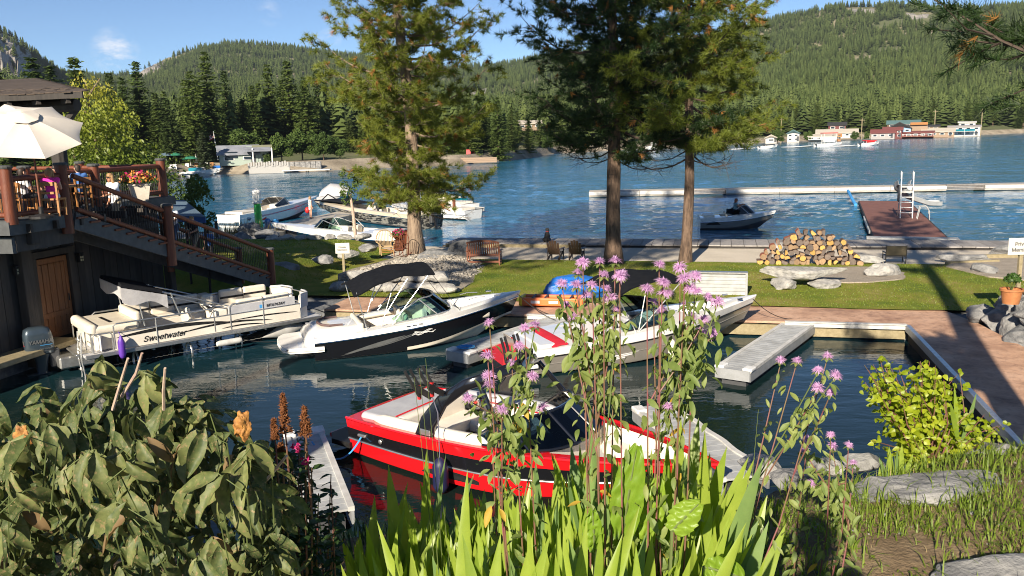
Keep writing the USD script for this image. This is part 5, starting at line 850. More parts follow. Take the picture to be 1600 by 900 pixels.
# ---------------- black and white speedboat
p0, p1 = V3(-7.25, 25.0, 0), V3(.28, 27.75, 0); yaw = math.atan2(*((p1 - p0)[[1, 0]])); L = np.linalg.norm(p1 - p0)
t = thing("speedboat", "black and white open-bow speedboat with a black canopy, moored in the centre", "motorboat", p0, yaw); x0 = .95; H_ = Hull(L - x0, 2.6, .72, 1.32, c0=.02, c1=.62, flare=.88, stem=.12)
def sh(g): return (g[0] + [x0, 0, 0], g[1])
RB = lambda q: .80 - .06 * q
obj("hull_side", sh(H_.strip(.12, RB)), M["black_gel"], t, smooth=50); obj("hull_top", sh(H_.strip(RB, 1.0)), M["white_gel"], t, smooth=50); obj("hull_bottom", sh(H_.bottom()), M["cream"], t, smooth=40); obj("chine_strip", sh(H_.strip(0, .12, .0, .45)), M["black_gel"], t, smooth=40); obj("boot_stripe", sh(H_.strip(0, .12, .45, 1)), M["cream"], t, smooth=40); obj("rub_rail", sh(H_.rubline(.775, .022)), M["chrome"], t); obj("transom", sh(H_.transom()), M["black_gel"], t)
op = [(.20, .60, .30), (.70, .93, .36)]; obj("deck", sh(H_.deck(op)), M["white_gel"], t, smooth=40)
w_, f_ = H_.well(.20, .60, .30, .22); obj("cockpit_wall", sh(w_), M["cream_wall"], t, smooth=30); obj("cockpit_floor", sh(f_), M["tan"], t); w_, f_ = H_.well(.70, .93, .36, .62); obj("bow_well_wall", sh(w_), M["white_gel"], t, smooth=30); obj("bow_floor", sh(f_), M["grey_vinyl"], t)
obj("inner_band", sh((lambda P: thick(grid(P), .01))(np.stack([np.stack([H_.x(q) + 0 * q, -(H_.b(q) - .315) * (.985 - .03 * (1 - k)), H_.z(q) - .10 - .22 * (1 - k) * np.sin((q - .2) / .4 * PI)], -1) for k in (0, 1) for q in [np.linspace(.22, .52, 14)]], 1))), M["black"], t)
for sd in (1, -1): obj("side_bolster", sh(tube([(float(H_.x(q)), sd * (float(H_.b(q)) - .36), float(H_.z(q)) - .05) for q in np.linspace(.22, .56, 10)], .075, 8)), M["cream"], t, smooth=60)
PL = [(0.0, 0), (.06, .72), (.25, 1.06), (1.05, 1.22), (1.25, 1.22), (1.25, -1.22), (1.05, -1.22), (.25, -1.06), (.06, -.72)]; obj("swim_platform", xf(prism(np.array(PL), .30, .46), (-.02, 0, 0)), M["white_gel"], t); obj("platform_rim", tube([(a - .02, b, .38) for a, b in PL[:5]] + [(a - .02, b, .38) for a, b in PL[5:]][::-1][0:0] + [], .035, 6), M["white_gel"], t); obj("platform_rim", tube([(a - .02, b, .38) for a, b in (PL[0:1] + PL[5:][::-1])], .035, 6), M["white_gel"], t)
obj("stern_hump", rings([[(x, y_, z_) for x, y_, z_ in [(q, -1.05 * w2, .42), (q, -1.0 * w2, h2), (q, -.6 * w2, h2 + .08), (q, 0, h2 + .10), (q, .6 * w2, h2 + .08), (q, 1.0 * w2, h2), (q, 1.05 * w2, .42)]] for q, w2, h2 in ((.72, .98, .46), (.86, 1.06, .66), (1.15, 1.10, .80), (1.7, 1.10, .84), (2.3, 1.06, .84), (2.45, 1.04, .78))]), M["white_gel"], t, smooth=45)
pad = [[(1.15 + 1.2 * a, b * (.74 if a > .15 else .60) * .98, .925 - .06 * abs(b) ** 3 - (.03 if a in (0, 1) else 0)) for b in np.linspace(-1, 1, 9)] for a in (0, .1, .25, .5, .75, .92, 1)]; sp_ = obj("sun_pad", slab(grid(pad), .05), M["cream"], t, smooth=50)
obj("pad_stripe", tube([(1.9, .62, .945), (1.5, .60, .95), (1.28, .40, .955), (1.2, 0, .96), (1.28, -.40, .955), (1.5, -.60, .95), (1.9, -.62, .945)], .04, 6), pm("maroon_stripe", (.10, .06, .055), .6), sp_)
obj("aft_bench", rbox((2.62, 0, .55), (.42, 1.75, .28), .09), M["cream"], t, smooth=50); obj("aft_bench_back", rbox((2.44, 0, .80), (.16, 1.75, .36), .07), M["cream"], t, smooth=50)
for sd in (1, -1): k = obj("speaker", lathe([(0, .01), (.06, .012), (.10, .02), (.11, .0)], 16), M["dark_grey"], t); UsdGeom.Xformable(k).AddTranslateOp().Set(Gf.Vec3d(2.75, sd * .93, .80)); UsdGeom.Xformable(k).AddRotateXOp().Set(90.0 * sd)
seat(t, 4.15, -.55, .22, h=.62); seat(t, 4.15, .55, .22); obj("dash", rbox((4.98, -.55, .72), (.4, .75, .42), .1), M["grey_vinyl"], t, smooth=50); obj("dash", rbox((4.98, .55, .72), (.4, .75, .42), .1), M["grey_vinyl"], t, smooth=50); steering(t, 4.68, -.55, .86)
def shb(h): h.x_ = h.x; return h
class HX:
    def __init__(s, h, o): s.h, s.o = h, o
    def x(s, q, z=None): return s.h.x(q, z) + s.o
    def __getattr__(s, k): return getattr(s.h, k)
windshield(t, HX(H_, x0), .40, .60, .22, .52, "glass_green", rake=.9, cw=.75)
bimini(t, 2.2, 4.75, 2.35, 2.05, 2.52)
for sd in (1, -1):
    for a, b in (((2.3, sd * 1.12, 2.0), (2.55, sd * 1.10, .84)), ((4.55, sd * 1.14, 2.36), (3.35, sd * 1.16, .92)), ((3.35, sd * 1.16, 1.9), (3.0, sd * 1.14, .9)), ((3.9, sd * 1.1, 2.3), (3.15, sd * 1.14, 1.25))): obj("canopy_pole", cyl(a, b, .017, 6), M["alu"], t)
    obj("canopy_strap", cyl((4.7, sd * 1.05, 2.35), (5.6, sd * 1.0, 1.05), .008, 4), M["black"], t)
def decal(hull, f0, f1, t0, t1, off, mat, par, side=-1, n=16, name="graphic"):
    g = hull.strip(f0, f1, t0, t1, n, 3, .006, (side,)); obj(name, (g[0] + [off, 0, 0], g[1]), M[mat], par, smooth=True)
for k, (a, b, f, w2) in enumerate(((.14, .44, .16, .13), (.18, .50, .20, .05), (.24, .56, .24, .035), (.12, .36, .10, .05))): decal(H_, (lambda q, a=a, b=b, f=f: f + .42 * ((q - a) / (b - a)) ** 1.3), (lambda q, a=a, b=b, f=f, w2=w2: f + .42 * ((q - a) / (b - a)) ** 1.3 + w2 * np.sin(PI * np.clip((q - a) / (b - a), 0, 1)) ** .8), a, b, x0, "silver", t)
for k in range(5): decal(H_, (lambda q, k=k: .56 + .03 * np.sin(q * 90 + k) + .02 * k - .1 * (k > 2)), (lambda q, k=k: .585 + .03 * np.sin(q * 90 + k) + .02 * k - .1 * (k > 2)), .47 + .006 * k, .555 + .008 * k, x0, "white_paint", t, name="script_mark")
for q in (.3, .33, .36): pp = H_.pt(np.array([q + .15]), .9, -1)[0] + [x0, 0, 0]; obj("vent_fitting", bbox(pp + V3(0, -.01, 0), (.12, .03, .03), .008), M["chrome"], t)
obj("brand_mark", on_face(text("220", .06, .004), H_.pt(np.array([.10]), .90, -1)[0] + V3(x0 + .35, -.012, -.01), (1, 0, .03), (0, .25, 1)), M["dark_grey"], t) if False else None
for k in range(3): obj("stern_fitting", ball((.16 + .2 * k, -1.0 - .04 * k, .405), .03, 6), M["dark_grey"], t)
for sd in (1, -1): obj("cleat", bbox((L - 1.0, sd * .42, 1.36), (.2, .04, .05), .01), M["chrome"], t); obj("bow_grab", tube([(L - 2.0, sd * .50, 1.32), (L - 1.75, sd * .48, 1.37), (L - 1.4, sd * .42, 1.36)], .014, 5), M["chrome"], t)
obj("bow_cushion", cat([rbox((L - 1.75, sd * .42, .78), (1.0, .34, .26), .09, rz=-.25 * sd) for sd in (1, -1)]), M["cream"], t, smooth=50); obj("walk_door", bbox((x0 + 4.55, 0, .95), (.05, .5, .55), .02), M["grey_vinyl"], t)
bw = local(t, (L - .15, -.1, 1.28)); moor("mooring_line", bw, at(905, 491, .46), .35, "black mooring line from the black speedboat's bow to the floating dock"); moor("mooring_line", bw, at(868, 500, .46), .10, "black tight second line from the black speedboat's bow", r=.01)
# ---------------- silver boat with red pad
p0, p1 = V3(-.55, 22.9, 0), V3(7.75, 25.9, 0); yaw = math.atan2(*((p1 - p0)[[1, 0]])); L = np.linalg.norm(p1 - p0); t = thing("speedboat", "white and silver speedboat with a red stern mat behind the flowers", "motorboat", p0, yaw); x0 = .7; H_ = Hull(L - x0, 2.55, .74, 1.34, c0=.03, c1=.65, flare=.86, stem=.13)
obj("hull_side", sh(H_.strip(.10, .70)), M["silver_gel"], t, smooth=50); obj("hull_top", sh(H_.strip(.70, 1.0)), M["white_gel"], t, smooth=50); obj("hull_bottom", sh(cat(H_.bottom(), H_.strip(0, .10))), M["silver_gel"], t, smooth=40); obj("rub_rail", sh(H_.rubline(.69, .02)), M["black"], t); obj("transom", sh(H_.transom()), M["silver_gel"], t); obj("crease_line", sh(H_.rubline(.38, .012, .004)), M["silver_gel"], t)
op = [(.24, .58, .30), (.70, .92, .40)]; obj("deck", sh(H_.deck(op)), M["white_gel"], t, smooth=40); w_, f_ = H_.well(.24, .58, .30, .22); obj("cockpit_wall", sh(w_), M["grey_vinyl"], t, smooth=30); obj("cockpit_floor", sh(f_), M["dark_grey"], t); w_, f_ = H_.well(.70, .92, .40, .66); obj("bow_well_wall", sh(w_), M["white_gel"], t); obj("bow_floor", sh(f_), M["grey_vinyl"], t)
obj("swim_platform", xf(prism(np.array([(0, -1.0), (0, 1.0), (.3, 1.2), (1.0, 1.22), (1.0, -1.22), (.3, -1.2)]), .26, .40), (-.15, 0, 0)), M["white_gel"], t); obj("stern_mat", slab(grid([[(-.12 + 1.9 * a, b * (1.05 if a < .2 else 1.15), .43 + .44 * min(1, max(0, (a - .35) / .5)) - .02 * b * b) for b in np.linspace(-1, 1, 7)] for a in np.linspace(0, 1, 9)]), .04), M["red_mat"], t, smooth=40); obj("mat_edge", slab(grid([[(-.3 + .5 * a, b * 1.02, .425 - .03 * (1 - a)) for b in np.linspace(-1, 1, 5)] for a in (0, .5, 1)]), .05), M["black"], t); obj("stern_hump", rbox((1.4, 0, .62), (.95, 2.1, .42), .12), M["white_gel"], t, smooth=50)
seat(t, 4.2, -.5, .22, "grey_vinyl", back="grey_vinyl", h=.72); seat(t, 4.1, .55, .22, "grey_vinyl", back="grey_vinyl"); obj("dash", rbox((4.95, -.5, .75), (.45, .75, .42), .1), M["dark_grey"], t, smooth=50); obj("dash", rbox((4.95, .55, .75), (.45, .75, .42), .1), M["dark_grey"], t, smooth=50); steering(t, 4.62, -.5, .88); windshield(t, HX(H_, x0), .40, .58, .24, .48, "glass_green", rake=.9, cw=.7, frame="black")
bimini(t, 3.2, 5.5, 2.3, 2.18, 2.36)
for sd in (1, -1):
    for a, b in (((3.3, sd * 1.08, 2.1), (3.9, sd * 1.14, .95)), ((5.4, sd * 1.08, 2.25), (4.0, sd * 1.14, .95)), ((4.3, sd * 1.08, 2.3), (4.0, sd * 1.14, 1.0))): obj("canopy_pole", cyl(a, b, .017, 6), M["alu"], t)
for k in range(3): decal(H_, (lambda q, k=k: .12 + .06 * k + .5 * (q - .22)), (lambda q, k=k: .16 + .06 * k + .5 * (q - .22)), .2 + .04 * k, .40 + .03 * k, x0, "white_paint", t)
for sd in (1, -1): obj("cleat", bbox((L - .9, sd * .4, 1.39), (.2, .04, .05), .01), M["chrome"], t)
bw = local(t, (L - .2, -.05, 1.3)); moor("mooring_line", bw, at(1250, 497, .5), .25, "thin black mooring line from the silver boat's bow to the walkway")
f = local(t, (5.0, -1.28, 0.35)); tag(obj("fender", lathe([(0, -.26), (.08, -.24), (.11, -.15), (.11, .15), (.08, .24), (.03, .28), (0, .28)], 12, tuple(f)), M["cream"], smooth=50), "white boat fender hanging on the silver boat's side", "fender")
# ---------------- red wakeboard boat
p0 = V3(-3.12, 17.95, 0); dr_ = V3(.80, -.60, 0); L = 7.3; yaw = math.atan2(dr_[1], dr_[0]); t = thing("wakeboard_boat", "red and black wakeboard boat with white seats and a black tow tower", "motorboat", p0, yaw, scale=1.12); x0 = .35; H_ = Hull(L - x0, 2.5, .74, .98, c0=.04, c1=.45, flare=.90, stem=.09, stern=.9, t0=.36, p=2.6, sh=1.2)
obj("hull_side", sh(H_.strip(.05, .42)), M["red_gel"], t, smooth=50); obj("black_band", sh(H_.strip(.42, .74)), M["black_gel"], t, smooth=50); obj("hull_top", sh(H_.strip(.74, 1.0)), M["red_gel"], t, smooth=50); obj("hull_bottom", sh(cat(H_.bottom(), H_.strip(0, .05))), M["red_gel"], t, smooth=40); obj("transom", sh(H_.transom()), M["red_gel"], t); obj("trim_line", sh(H_.rubline(.42, .016)), M["alu"], t)
decal(H_, .12, (lambda q: .12 + .20 * np.sin(PI * np.clip((q - .30) / .22, 0, 1)) ** .6), .30, .50, x0, "black", t, side=-1)
op = [(.13, .60, .17), (.67, .95, .22)]; obj("deck", sh(H_.deck(op, camber=.02)), M["red_gel"], t, smooth=40); w_, f_ = H_.well(.13, .60, .17, .18, .02); obj("cockpit_wall", sh(w_), M["cream_wall"], t, smooth=30); obj("cockpit_floor", sh(f_), M["grey_vinyl"], t); w_, f_ = H_.well(.67, .95, .22, .45, .02); obj("bow_well_wall", sh(w_), M["cream_wall"], t); obj("bow_floor", sh(f_), M["grey_vinyl"], t)
obj("swim_platform", xf(prism(np.array([(0, -.9), (0, .9), (.25, 1.12), (.75, 1.12), (.75, -1.12), (.25, -1.12)]), .14, .24), (-.35, 0, 0)), M["black"], t); obj("platform_edge", tube([(-.36, -.9, .19), (-.36, .9, .19)], .05, 6), M["red_gel"], t)
for sd in (1, -1): obj("side_bolster", sh(tube([(float(H_.x(q)), sd * (float(H_.b(q)) - .24), float(H_.z(q)) + .03) for q in np.linspace(.10, .52, 12)], [.06] + [.12] * 10 + [.06], 10)), M["grey_vinyl"] if sd > 0 else M["cream_wall"], t, smooth=60)
obj("sun_pad", rbox((1.0, 0, .72), (.9, 1.95, .26), .10), M["grey_vinyl"], t, smooth=50); obj("aft_seat", rbox((1.75, 0, .44), (.55, 1.8, .26), .09), M["cream_wall"], t, smooth=50); obj("aft_seat_back", rbox((1.52, 0, .68), (.2, 1.8, .42), .08), M["cream_wall"], t, smooth=50); obj("seat_piping", tube([(1.45, -.9, .90), (1.45, 0, .92), (1.45, .9, .90)], .018, 5), M["red_gel"], t)
for sd in (1, -1): obj("side_seat", rbox((2.7, sd * .72, .40), (1.5, .5, .24), .09), M["cream_wall"], t, smooth=50); obj("side_seat_back", rbox((2.7, sd * .98, .66), (1.5, .16, .38), .07), M["cream_wall"], t, smooth=50); obj("seat_piping", tube([(2.0, sd * .88, .80), (2.7, sd * .88, .82), (3.4, sd * .88, .80)], .014, 5), M["red_gel"], t)
sp_ = obj("speaker_panel", rbox((1.55, .93, .72), (1.0, .10, .34), .05), M["black"], t, smooth=50)
for q in (1.22, 1.88): k = obj("speaker", cat(xf(lathe([(.13, 0), (.14, .02), (.12, .035), (.10, .02)], 18), (0, 0, 0)), lathe([(0, .015), (.09, .02)], 14)), M["silver"], t); UsdGeom.Xformable(k).AddTranslateOp().Set(Gf.Vec3d(q, .875, .74)); UsdGeom.Xformable(k).AddRotateXOp().Set(90.0); c2 = obj("speaker_cone", lathe([(0, .045), (.04, .04), (.045, .02)], 10), M["red"], k)
seat(t, 3.6, -.52, .18, "cream_wall", back="cream_wall"); obj("dash", rbox((4.35, -.5, .74), (.6, .8, .40), .12), M["dark_grey"], t, smooth=50); obj("dash", rbox((4.35, .58, .74), (.6, .7, .40), .12), M["cream_wall"], t, smooth=50); steering(t, 4.02, -.5, .86); obj("dash_lounge", rbox((3.6, .6, .42), (.8, .6, .3), .1), M["cream_wall"], t, smooth=50)
windshield(t, HX(H_, x0), .50, .63, .16, .42, "glass_dark", rake=1.1, cw=.55, frame="black_gel", fr=.028, dz=.02)
for sd in (1, -1): obj("bow_seat", rbox((5.45, sd * .42, .62), (.9, .36, .22), .08, rz=-.3 * sd), M["cream_wall"], t, smooth=50); obj("bow_seat_back", rbox((5.35, sd * .66, .76), (.8, .10, .2), .05, rz=-.26 * sd), M["cream_wall"], t, smooth=50)
obj("bow_trim", sh(H_.rubline(1.0, .03, -.01)), M["red_gel"], t)
# tow tower
def flat_tube(P, w, h):
    P = np.asarray(P, float); T_ = np.gradient(P, axis=0); T_ /= np.linalg.norm(T_, axis=1, keepdims=True); R = []
    for i, (p, d) in enumerate(zip(P, T_)):
        y = V3(0, 1, 0) - d * d[1]; y /= np.linalg.norm(y); z = np.cross(d, y); ww, hh = (np.interp(i, range(len(w)), w), np.interp(i, range(len(h)), h)); R.append([p + z * a + y * b for a, b in srect(ww, hh, 14, 3.5)])
    return rings(R)
for sd in (1, -1):
    P = [(2.35, sd * 1.14, .70), (2.45, sd * 1.12, 1.05), (2.72, sd * 1.05, 1.45), (3.15, sd * .92, 1.78), (3.5, sd * .6, 1.92), (3.6, 0, 1.97)]; obj("tower_arm", flat_tube(P, [.46, .34, .24, .20, .20, .20], [.09, .09, .10, .11, .11, .11]), M["black_gel"], t, smooth=50)
    obj("tower_brace", flat_tube([(4.15, sd * 1.08, .88), (3.85, sd * 1.02, 1.25), (3.4, sd * .85, 1.80)], [.14, .11, .1], [.06, .06, .06]), M["black_gel"], t, smooth=50); obj("tower_badge", rbox((2.42, sd * 1.185, .88), (.24, .03, .11), .015), M["silver"], t)
    rk = obj("board_rack", cat(beam((2.55, sd * 1.12, 1.52), (2.40, sd * 1.34, 1.72), .05, .10), beam((2.80, sd * 1.10, 1.62), (2.72, sd * 1.36, 1.80), .05, .10)), M["black"], t)
    for q in range(2):
        for e in range(2): obj("rack_fork", tube([(2.42 + .3 * q, sd * (1.16 + .12 * e), 1.55 + .1 * q), (2.32 + .3 * q, sd * (1.24 + .12 * e), 1.80 + .1 * q), (2.22 + .3 * q, sd * (1.28 + .12 * e), 2.00 + .1 * q)], .028, 6), M["black"], rk)
    [obj("rack_pad", box((2.36 + .3 * q, sd * 1.22, 1.60 + .1 * q), (.05, .05, .25)), M["red"], rk) for q in range(2)]
obj("mirror", cat(rbox((3.75, 0, 2.2), (.06, .36, .12), .03), cyl((3.6, 0, 1.97), (3.74, 0, 2.16), .02, 6)), M["black"], t); obj("mirror_arm", tube([(3.6, -.3, 1.95), (3.75, -.3, 2.25), (3.75, -.05, 2.3)], .016, 6), M["alu"], t)
for k in range(2): obj("cup_holder", lathe([(.05, 0), (.06, .01), (.05, .02)], 12, (4.0 + .3 * k, -1.02, .80)), M["chrome"], t)
fp = H_.pt(np.array([.15]), .60, -1)[0] + V3(x0, -.02, 0); obj("drain_fitting", ball(fp, .045, 8, (1, .4, 1)), M["alu"], t); ck = H_.pt(np.array([.07]), .62, -1)[0] + V3(x0, -.02, 0); obj("cleat", bbox(ck, (.2, .05, .05), .01), M["alu"], t)
moor("mooring_line", local(t, ck), at(487, 690, .5), .45, "light blue rope from the red boat's stern to the narrow dock", "blue_rope", .018); f = local(t, (2.95, -1.42, .30)); tag(obj("fender", cat(lathe([(0, -.34), (.10, -.31), (.15, -.2), (.15, .2), (.10, .3), (.03, .36), (0, .36)], 14, tuple(f)), tube([f + V3(0, 0, .34), local(t, (2.75, -1.2, 1.3)), local(t, (2.6, -1.16, 1.55))], .012, 5)), M["navy"], smooth=50), "dark blue fender hanging against the red boat's side", "fender")
# ---------------- pontoon boat
ang = math.radians(40); px_, py_ = V3(math.cos(ang), math.sin(ang), 0), V3(-math.sin(ang), math.cos(ang), 0); c = at(128, 589, 0.02); p0 = c + py_ * 1.22; p0[2] = 0; L = 7.6; W2 = 1.22
t = thing("pontoon_boat", "cream and silver pontoon boat with a folded grey canopy and an outboard engine", "pontoon boat", p0, ang)
for sd in (1, -1):
    y = sd * .90; R_ = [(0, .27), (.0, .285), (5.6, .285), (6.4, .25), (6.95, .14), (7.15, .03)]; obj("pontoon_tube", tube([(a, y, .12 + (.10 if a > 6.2 else 0) + (.06 if a > 6.8 else 0)) for a, _ in R_], [b for _, b in R_], 20), M["tube_alu"], t, smooth=60)
    for q in (1.6, 3.2, 4.8): obj("weld_band", xf(lathe([(.287, -.03), (.297, -.02), (.297, .02), (.287, .03)], 20), (q, y, .12), ry=PI / 2), M["alu"], t)
    obj("tube_bracket", cat([box((.3 + .9 * k, y, .46), (.08, .3, .12)) for k in range(8)]), M["alu"], t)
obj("deck", bbox((L / 2 + .1, 0, .56), (L - .1, 2 * W2, .08), .01), M["grey_vinyl"], t); obj("deck_trim", cat([bbox((L / 2 + .1, sd * (W2 + .01), .55), (L - .1, .05, .12), .015) for sd in (1, -1)] + [bbox((L + .06, 0, .55), (.05, 2 * W2, .16), .015)]), M["alu"], t); obj("under_skin", box((L / 2, 0, .50), (L - .6, 1.5, .03)), M["alu"], t)
xa = 1.0
def fence(side, a, b, z0, z1, mat="cream_wall"): return obj("fence_panel", bbox(((a + b) / 2, side * (W2 - .06), (z0 + z1) / 2), (b - a, .025, z1 - z0), .008), M[mat], t)
for sd in (1, -1):
    fp_ = fence(sd, xa, 6.9, .62, 1.12); obj("top_tube", tube([(xa, sd * (W2 - .06), .66), (xa, sd * (W2 - .06), 1.34), (xa + .08, sd * (W2 - .06), 1.40), (3.9, sd * (W2 - .06), 1.40), (3.98, sd * (W2 - .06), 1.36), (3.98, sd * (W2 - .06), .66)], .024, 8), M["alu"], fp_); obj("mid_tube", cyl((xa, sd * (W2 - .05), 1.13), (6.9, sd * (W2 - .05), 1.13), .02, 6), M["alu"], fp_)
    obj("top_tube", tube([(4.5, sd * (W2 - .06), .62), (4.5, sd * (W2 - .06), 1.38), (4.6, sd * (W2 - .06), 1.45), (6.7, sd * (W2 - .06), 1.50)], .028, 8), M["alu"], fp_)
    for q in (2.2, 5.6): obj("fence_post", cyl((q, sd * (W2 - .04), .62), (q, sd * (W2 - .04), 1.40), .018, 6), M["alu"], fp_)
    obj("bow_cover", bbox((5.6, sd * (W2 - .065), 1.26), (2.3, .03, .30), .01), M["grey_vinyl"], fp_)
    if sd < 0:
        for k, (a, b, zz, am, th) in enumerate(((1.05, 4.4, .98, .10, .055), (2.9, 5.9, .80, .12, .03), (4.6, 6.8, .93, .03, .02), (4.2, 5.6, .72, .05, .02))):
            xs = np.linspace(a, b, 18); q = (xs - a) / (b - a); zz_ = zz + am * np.sin(q * PI) - .06 * q; hh = th * np.sin(PI * q) ** .6 + .004; obj("graphic", thick(grid(np.stack([np.stack([xs, 0 * xs - (W2 - .045), zz_ - hh], -1), np.stack([xs, 0 * xs - (W2 - .045), zz_ + hh], -1)], 1)), .004), M["black"], fp_)
        obj("brand_script", on_face(text("Sweetwater", .165, .004, True, .35), (2.42, -(W2 - .044), .72), (1, 0, .0), (0, 0, 1)), M["black"], fp_); obj("registration", on_face(text("MT6763AY", .085, .004, True, .1), (6.05, -(W2 - .036), 1.20), (1, 0, .0), (0, 0, 1)), M["black"], fp_); obj("registration_sticker", box((5.55, -(W2 - .045), 1.24), (.11, .006, .11)), M["blue_rope"], fp_); obj("small_lettering", on_face(text("SUNRIDER", .03, .003), (2.2, -(W2 - .044), .66), (1, 0, 0), (0, 0, 1)), M["dark_grey"], fp_) if False else None
bowp = [(6.9, W2 - .06), (7.25, W2 - .25), (7.35, W2 - .6), (7.35, .35), (7.35, -.35), (7.35, -W2 + .6), (7.25, -W2 + .25), (6.9, -W2 + .06)]
fp_ = obj("bow_fence", cat([thick(grid([[(a, b, .62), (a, b, 1.38)] for a, b in q]), .03) for q in (bowp[:4], bowp[4:])]), M["cream_wall"], t, smooth=50); obj("bow_tube", cat([tube([(a, b, 1.40) for a, b in q], .026, 8) for q in (bowp[:4], bowp[4:])]), M["alu"], fp_); [obj("bow_cover", thick(grid([[(a * 1.004, b * 1.015, .98), (a * 1.006, b * 1.02, 1.46)] for a, b in q]), .035), M["grey_vinyl"], fp_, smooth=50) for q in (bowp[:4], bowp[4:])]
obj("bow_gate", cat([cyl((7.35, -.33, z), (7.35, .33, z), .018, 6) for z in (.7, 1.0, 1.38)] + [cyl((7.35, s_, .65), (7.35, s_, 1.38), .018, 6) for s_ in (-.33, .33)]), M["alu"], t)
# seating
def couch(a, b, y0, y1, back_side, nm=3, stripe=True):
    obj("seat_base", bbox(((a + b) / 2, (y0 + y1) / 2, .80), (b - a, y1 - y0, .36), .02), M["cream_wall"], t); n = nm
    for k in range(n):
        x1, x2 = a + (b - a) * k / n, a + (b - a) * (k + 1) / n; cu = obj("seat_cushion", rbox(((x1 + x2) / 2, (y0 + y1) / 2, 1.03), (x2 - x1 - .01, y1 - y0, .16), .06), M["cream"], t, smooth=50); yb = y1 - .08 if back_side > 0 else y0 + .08
        bc = obj("back_cushion", rbox(((x1 + x2) / 2, yb, 1.32), (x2 - x1 - .01, .19, .50), .08), M["cream"], t, smooth=50)
        if stripe: obj("back_stripe", bbox(((x1 + x2) / 2, yb - back_side * .10, 1.30 + .03 * math.sin(k * 2.)), (x2 - x1 - .02, .012, .07), .004), M["black"], bc)
couch(1.9, 4.3, .55, 1.14, 1); couch(5.0, 6.7, .55, 1.14, 1, 2); couch(4.75, 6.6, -1.14, -.60, -1, 2); obj("corner_cushion", rbox((4.45, .86, 1.28), (.42, .62, .56), .12), M["cream"], t, smooth=50)
obj("rear_lounge_base", bbox((1.15, .10, .86), (1.25, 2.0, .50), .03), M["cream_wall"], t); lp = obj("sun_pad", rbox((1.12, .10, 1.22), (1.36, 2.12, .26), .11), M["cream"], t, smooth=50); obj("rear_bolster", rbox((.50, .10, 1.26), (.30, 2.14, .34), .13), M["cream"], lp, smooth=50); obj("lounge_back", rbox((1.86, .25, 1.36), (.22, 1.7, .42), .09), M["cream"], lp, smooth=50)
obj("pad_stripe", slab(grid([[(1.05 + a - .05 * b, -.55 + 1.0 * b + .03 * math.sin(8 * a), 1.362) for a in (0, .05, .1)] for b in np.linspace(0, 1, 8)]), .006), M["black"], lp)
seat(t, 3.55, -.55, .60, "cream", rz=.2, back="cream", h=.6); cs = obj("helm_console", rbox((4.25, -.72, .98), (.55, .72, .78), .12), M["cream_wall"], t, smooth=50); obj("gauge_panel", bbox((4.05, -.72, 1.36), (.25, .55, .08), .02, ry=-.7), M["dark_grey"], cs)
for k in range(4): obj("gauge", lathe([(0, 0), (.045, 0), (.05, .012)], 10, (4.0 + .0, -.92 + .13 * k, 1.43)), M["silver"], cs)
a = np.linspace(0, 2 * PI, 18); obj("steering_wheel", tube([(3.88 - .12 * math.sin(q), -.72 + .2 * math.cos(q), 1.36 + .17 * math.sin(q)) for q in a], .02, 6, False), M["cream"], cs); obj("console_base", bbox((4.25, -.72, .7), (.4, .5, .3), .05), M["black"], cs)
# rear rails, ladder, engine
for sd in (1, -1): obj("rear_rail", tube([(.95, sd * 1.14, .62), (.95, sd * 1.14, 1.10), (.90, sd * 1.14, 1.16), (.45, sd * 1.14, 1.16), (.40, sd * 1.14, 1.10), (.40, sd * 1.14, .62)], .022, 8), M["alu"], t)
obj("rear_rail", tube([(.38, -1.1, .62), (.38, -1.1, 1.12), (.38, -1.04, 1.18), (.38, -.5, 1.18), (.38, -.44, 1.12), (.38, -.44, .62)], .022, 8), M["alu"], t); obj("rear_panel", bbox((.62, -.75, .88), (.03, .8, .48), .01), M["white_paint"], t)
ld = obj("boarding_ladder", cat([tube([(.16, y, -.1), (.10, y, .5), (.16, y, 1.25)], .024, 6) for y in (-.95, -.60)]), M["alu"], t)
for k in range(4): obj("ladder_step", box((.12, -.775, .12 + .3 * k), (.09, .36, .03)), M["alu"], ld)
obj("stern_step", rbox((.18, -.35, .60), (.42, 1.2, .06), .03), M["alu"], t); obj("boarding_rail", tube([(.3, -.5, .64), (.25, -.5, .92), (.25, -.1, .92), (.3, -.1, .64)], .018, 6), M["alu"], t); obj("motor_pod", bbox((.15, .15, .28), (1.0, .9, .36), .05), M["alu"], t)
en = outboard(t, -.42, .25, .62, 1.02, "yam_blue"); obj("engine_name", on_face(text("YAMAHA", .105, .004, True, .12), (-.72, .25 - .492 * 1.02 / 2 - .004, .93), (1, 0, .0), (0, 0, 1)), M["silver"], en)
obj("engine_power", on_face(text("90", .10, .004, True, .1), (-.72 - .782 * 1.02 / 2 - .003, .20, .92), (0, -1, 0), (0, 0, 1)), M["silver"], en); obj("engine_underline", box((-.72 - .782 * 1.02 / 2 - .003, .20, .885), (.004, .2, .012)), M["red"], en); obj("engine_subtext", on_face(text("FOUR STROKE", .035, .004, False, .1), (-.62, .25 - .492 * 1.02 / 2 - .004, .74), (1, 0, 0), (0, 0, 1)), M["silver"], en); obj("blue_stripe", box((-.58, .25 - .492 * 1.02 / 2 - .003, .87), (.32, .004, .012)), M["blue_rope"], en)
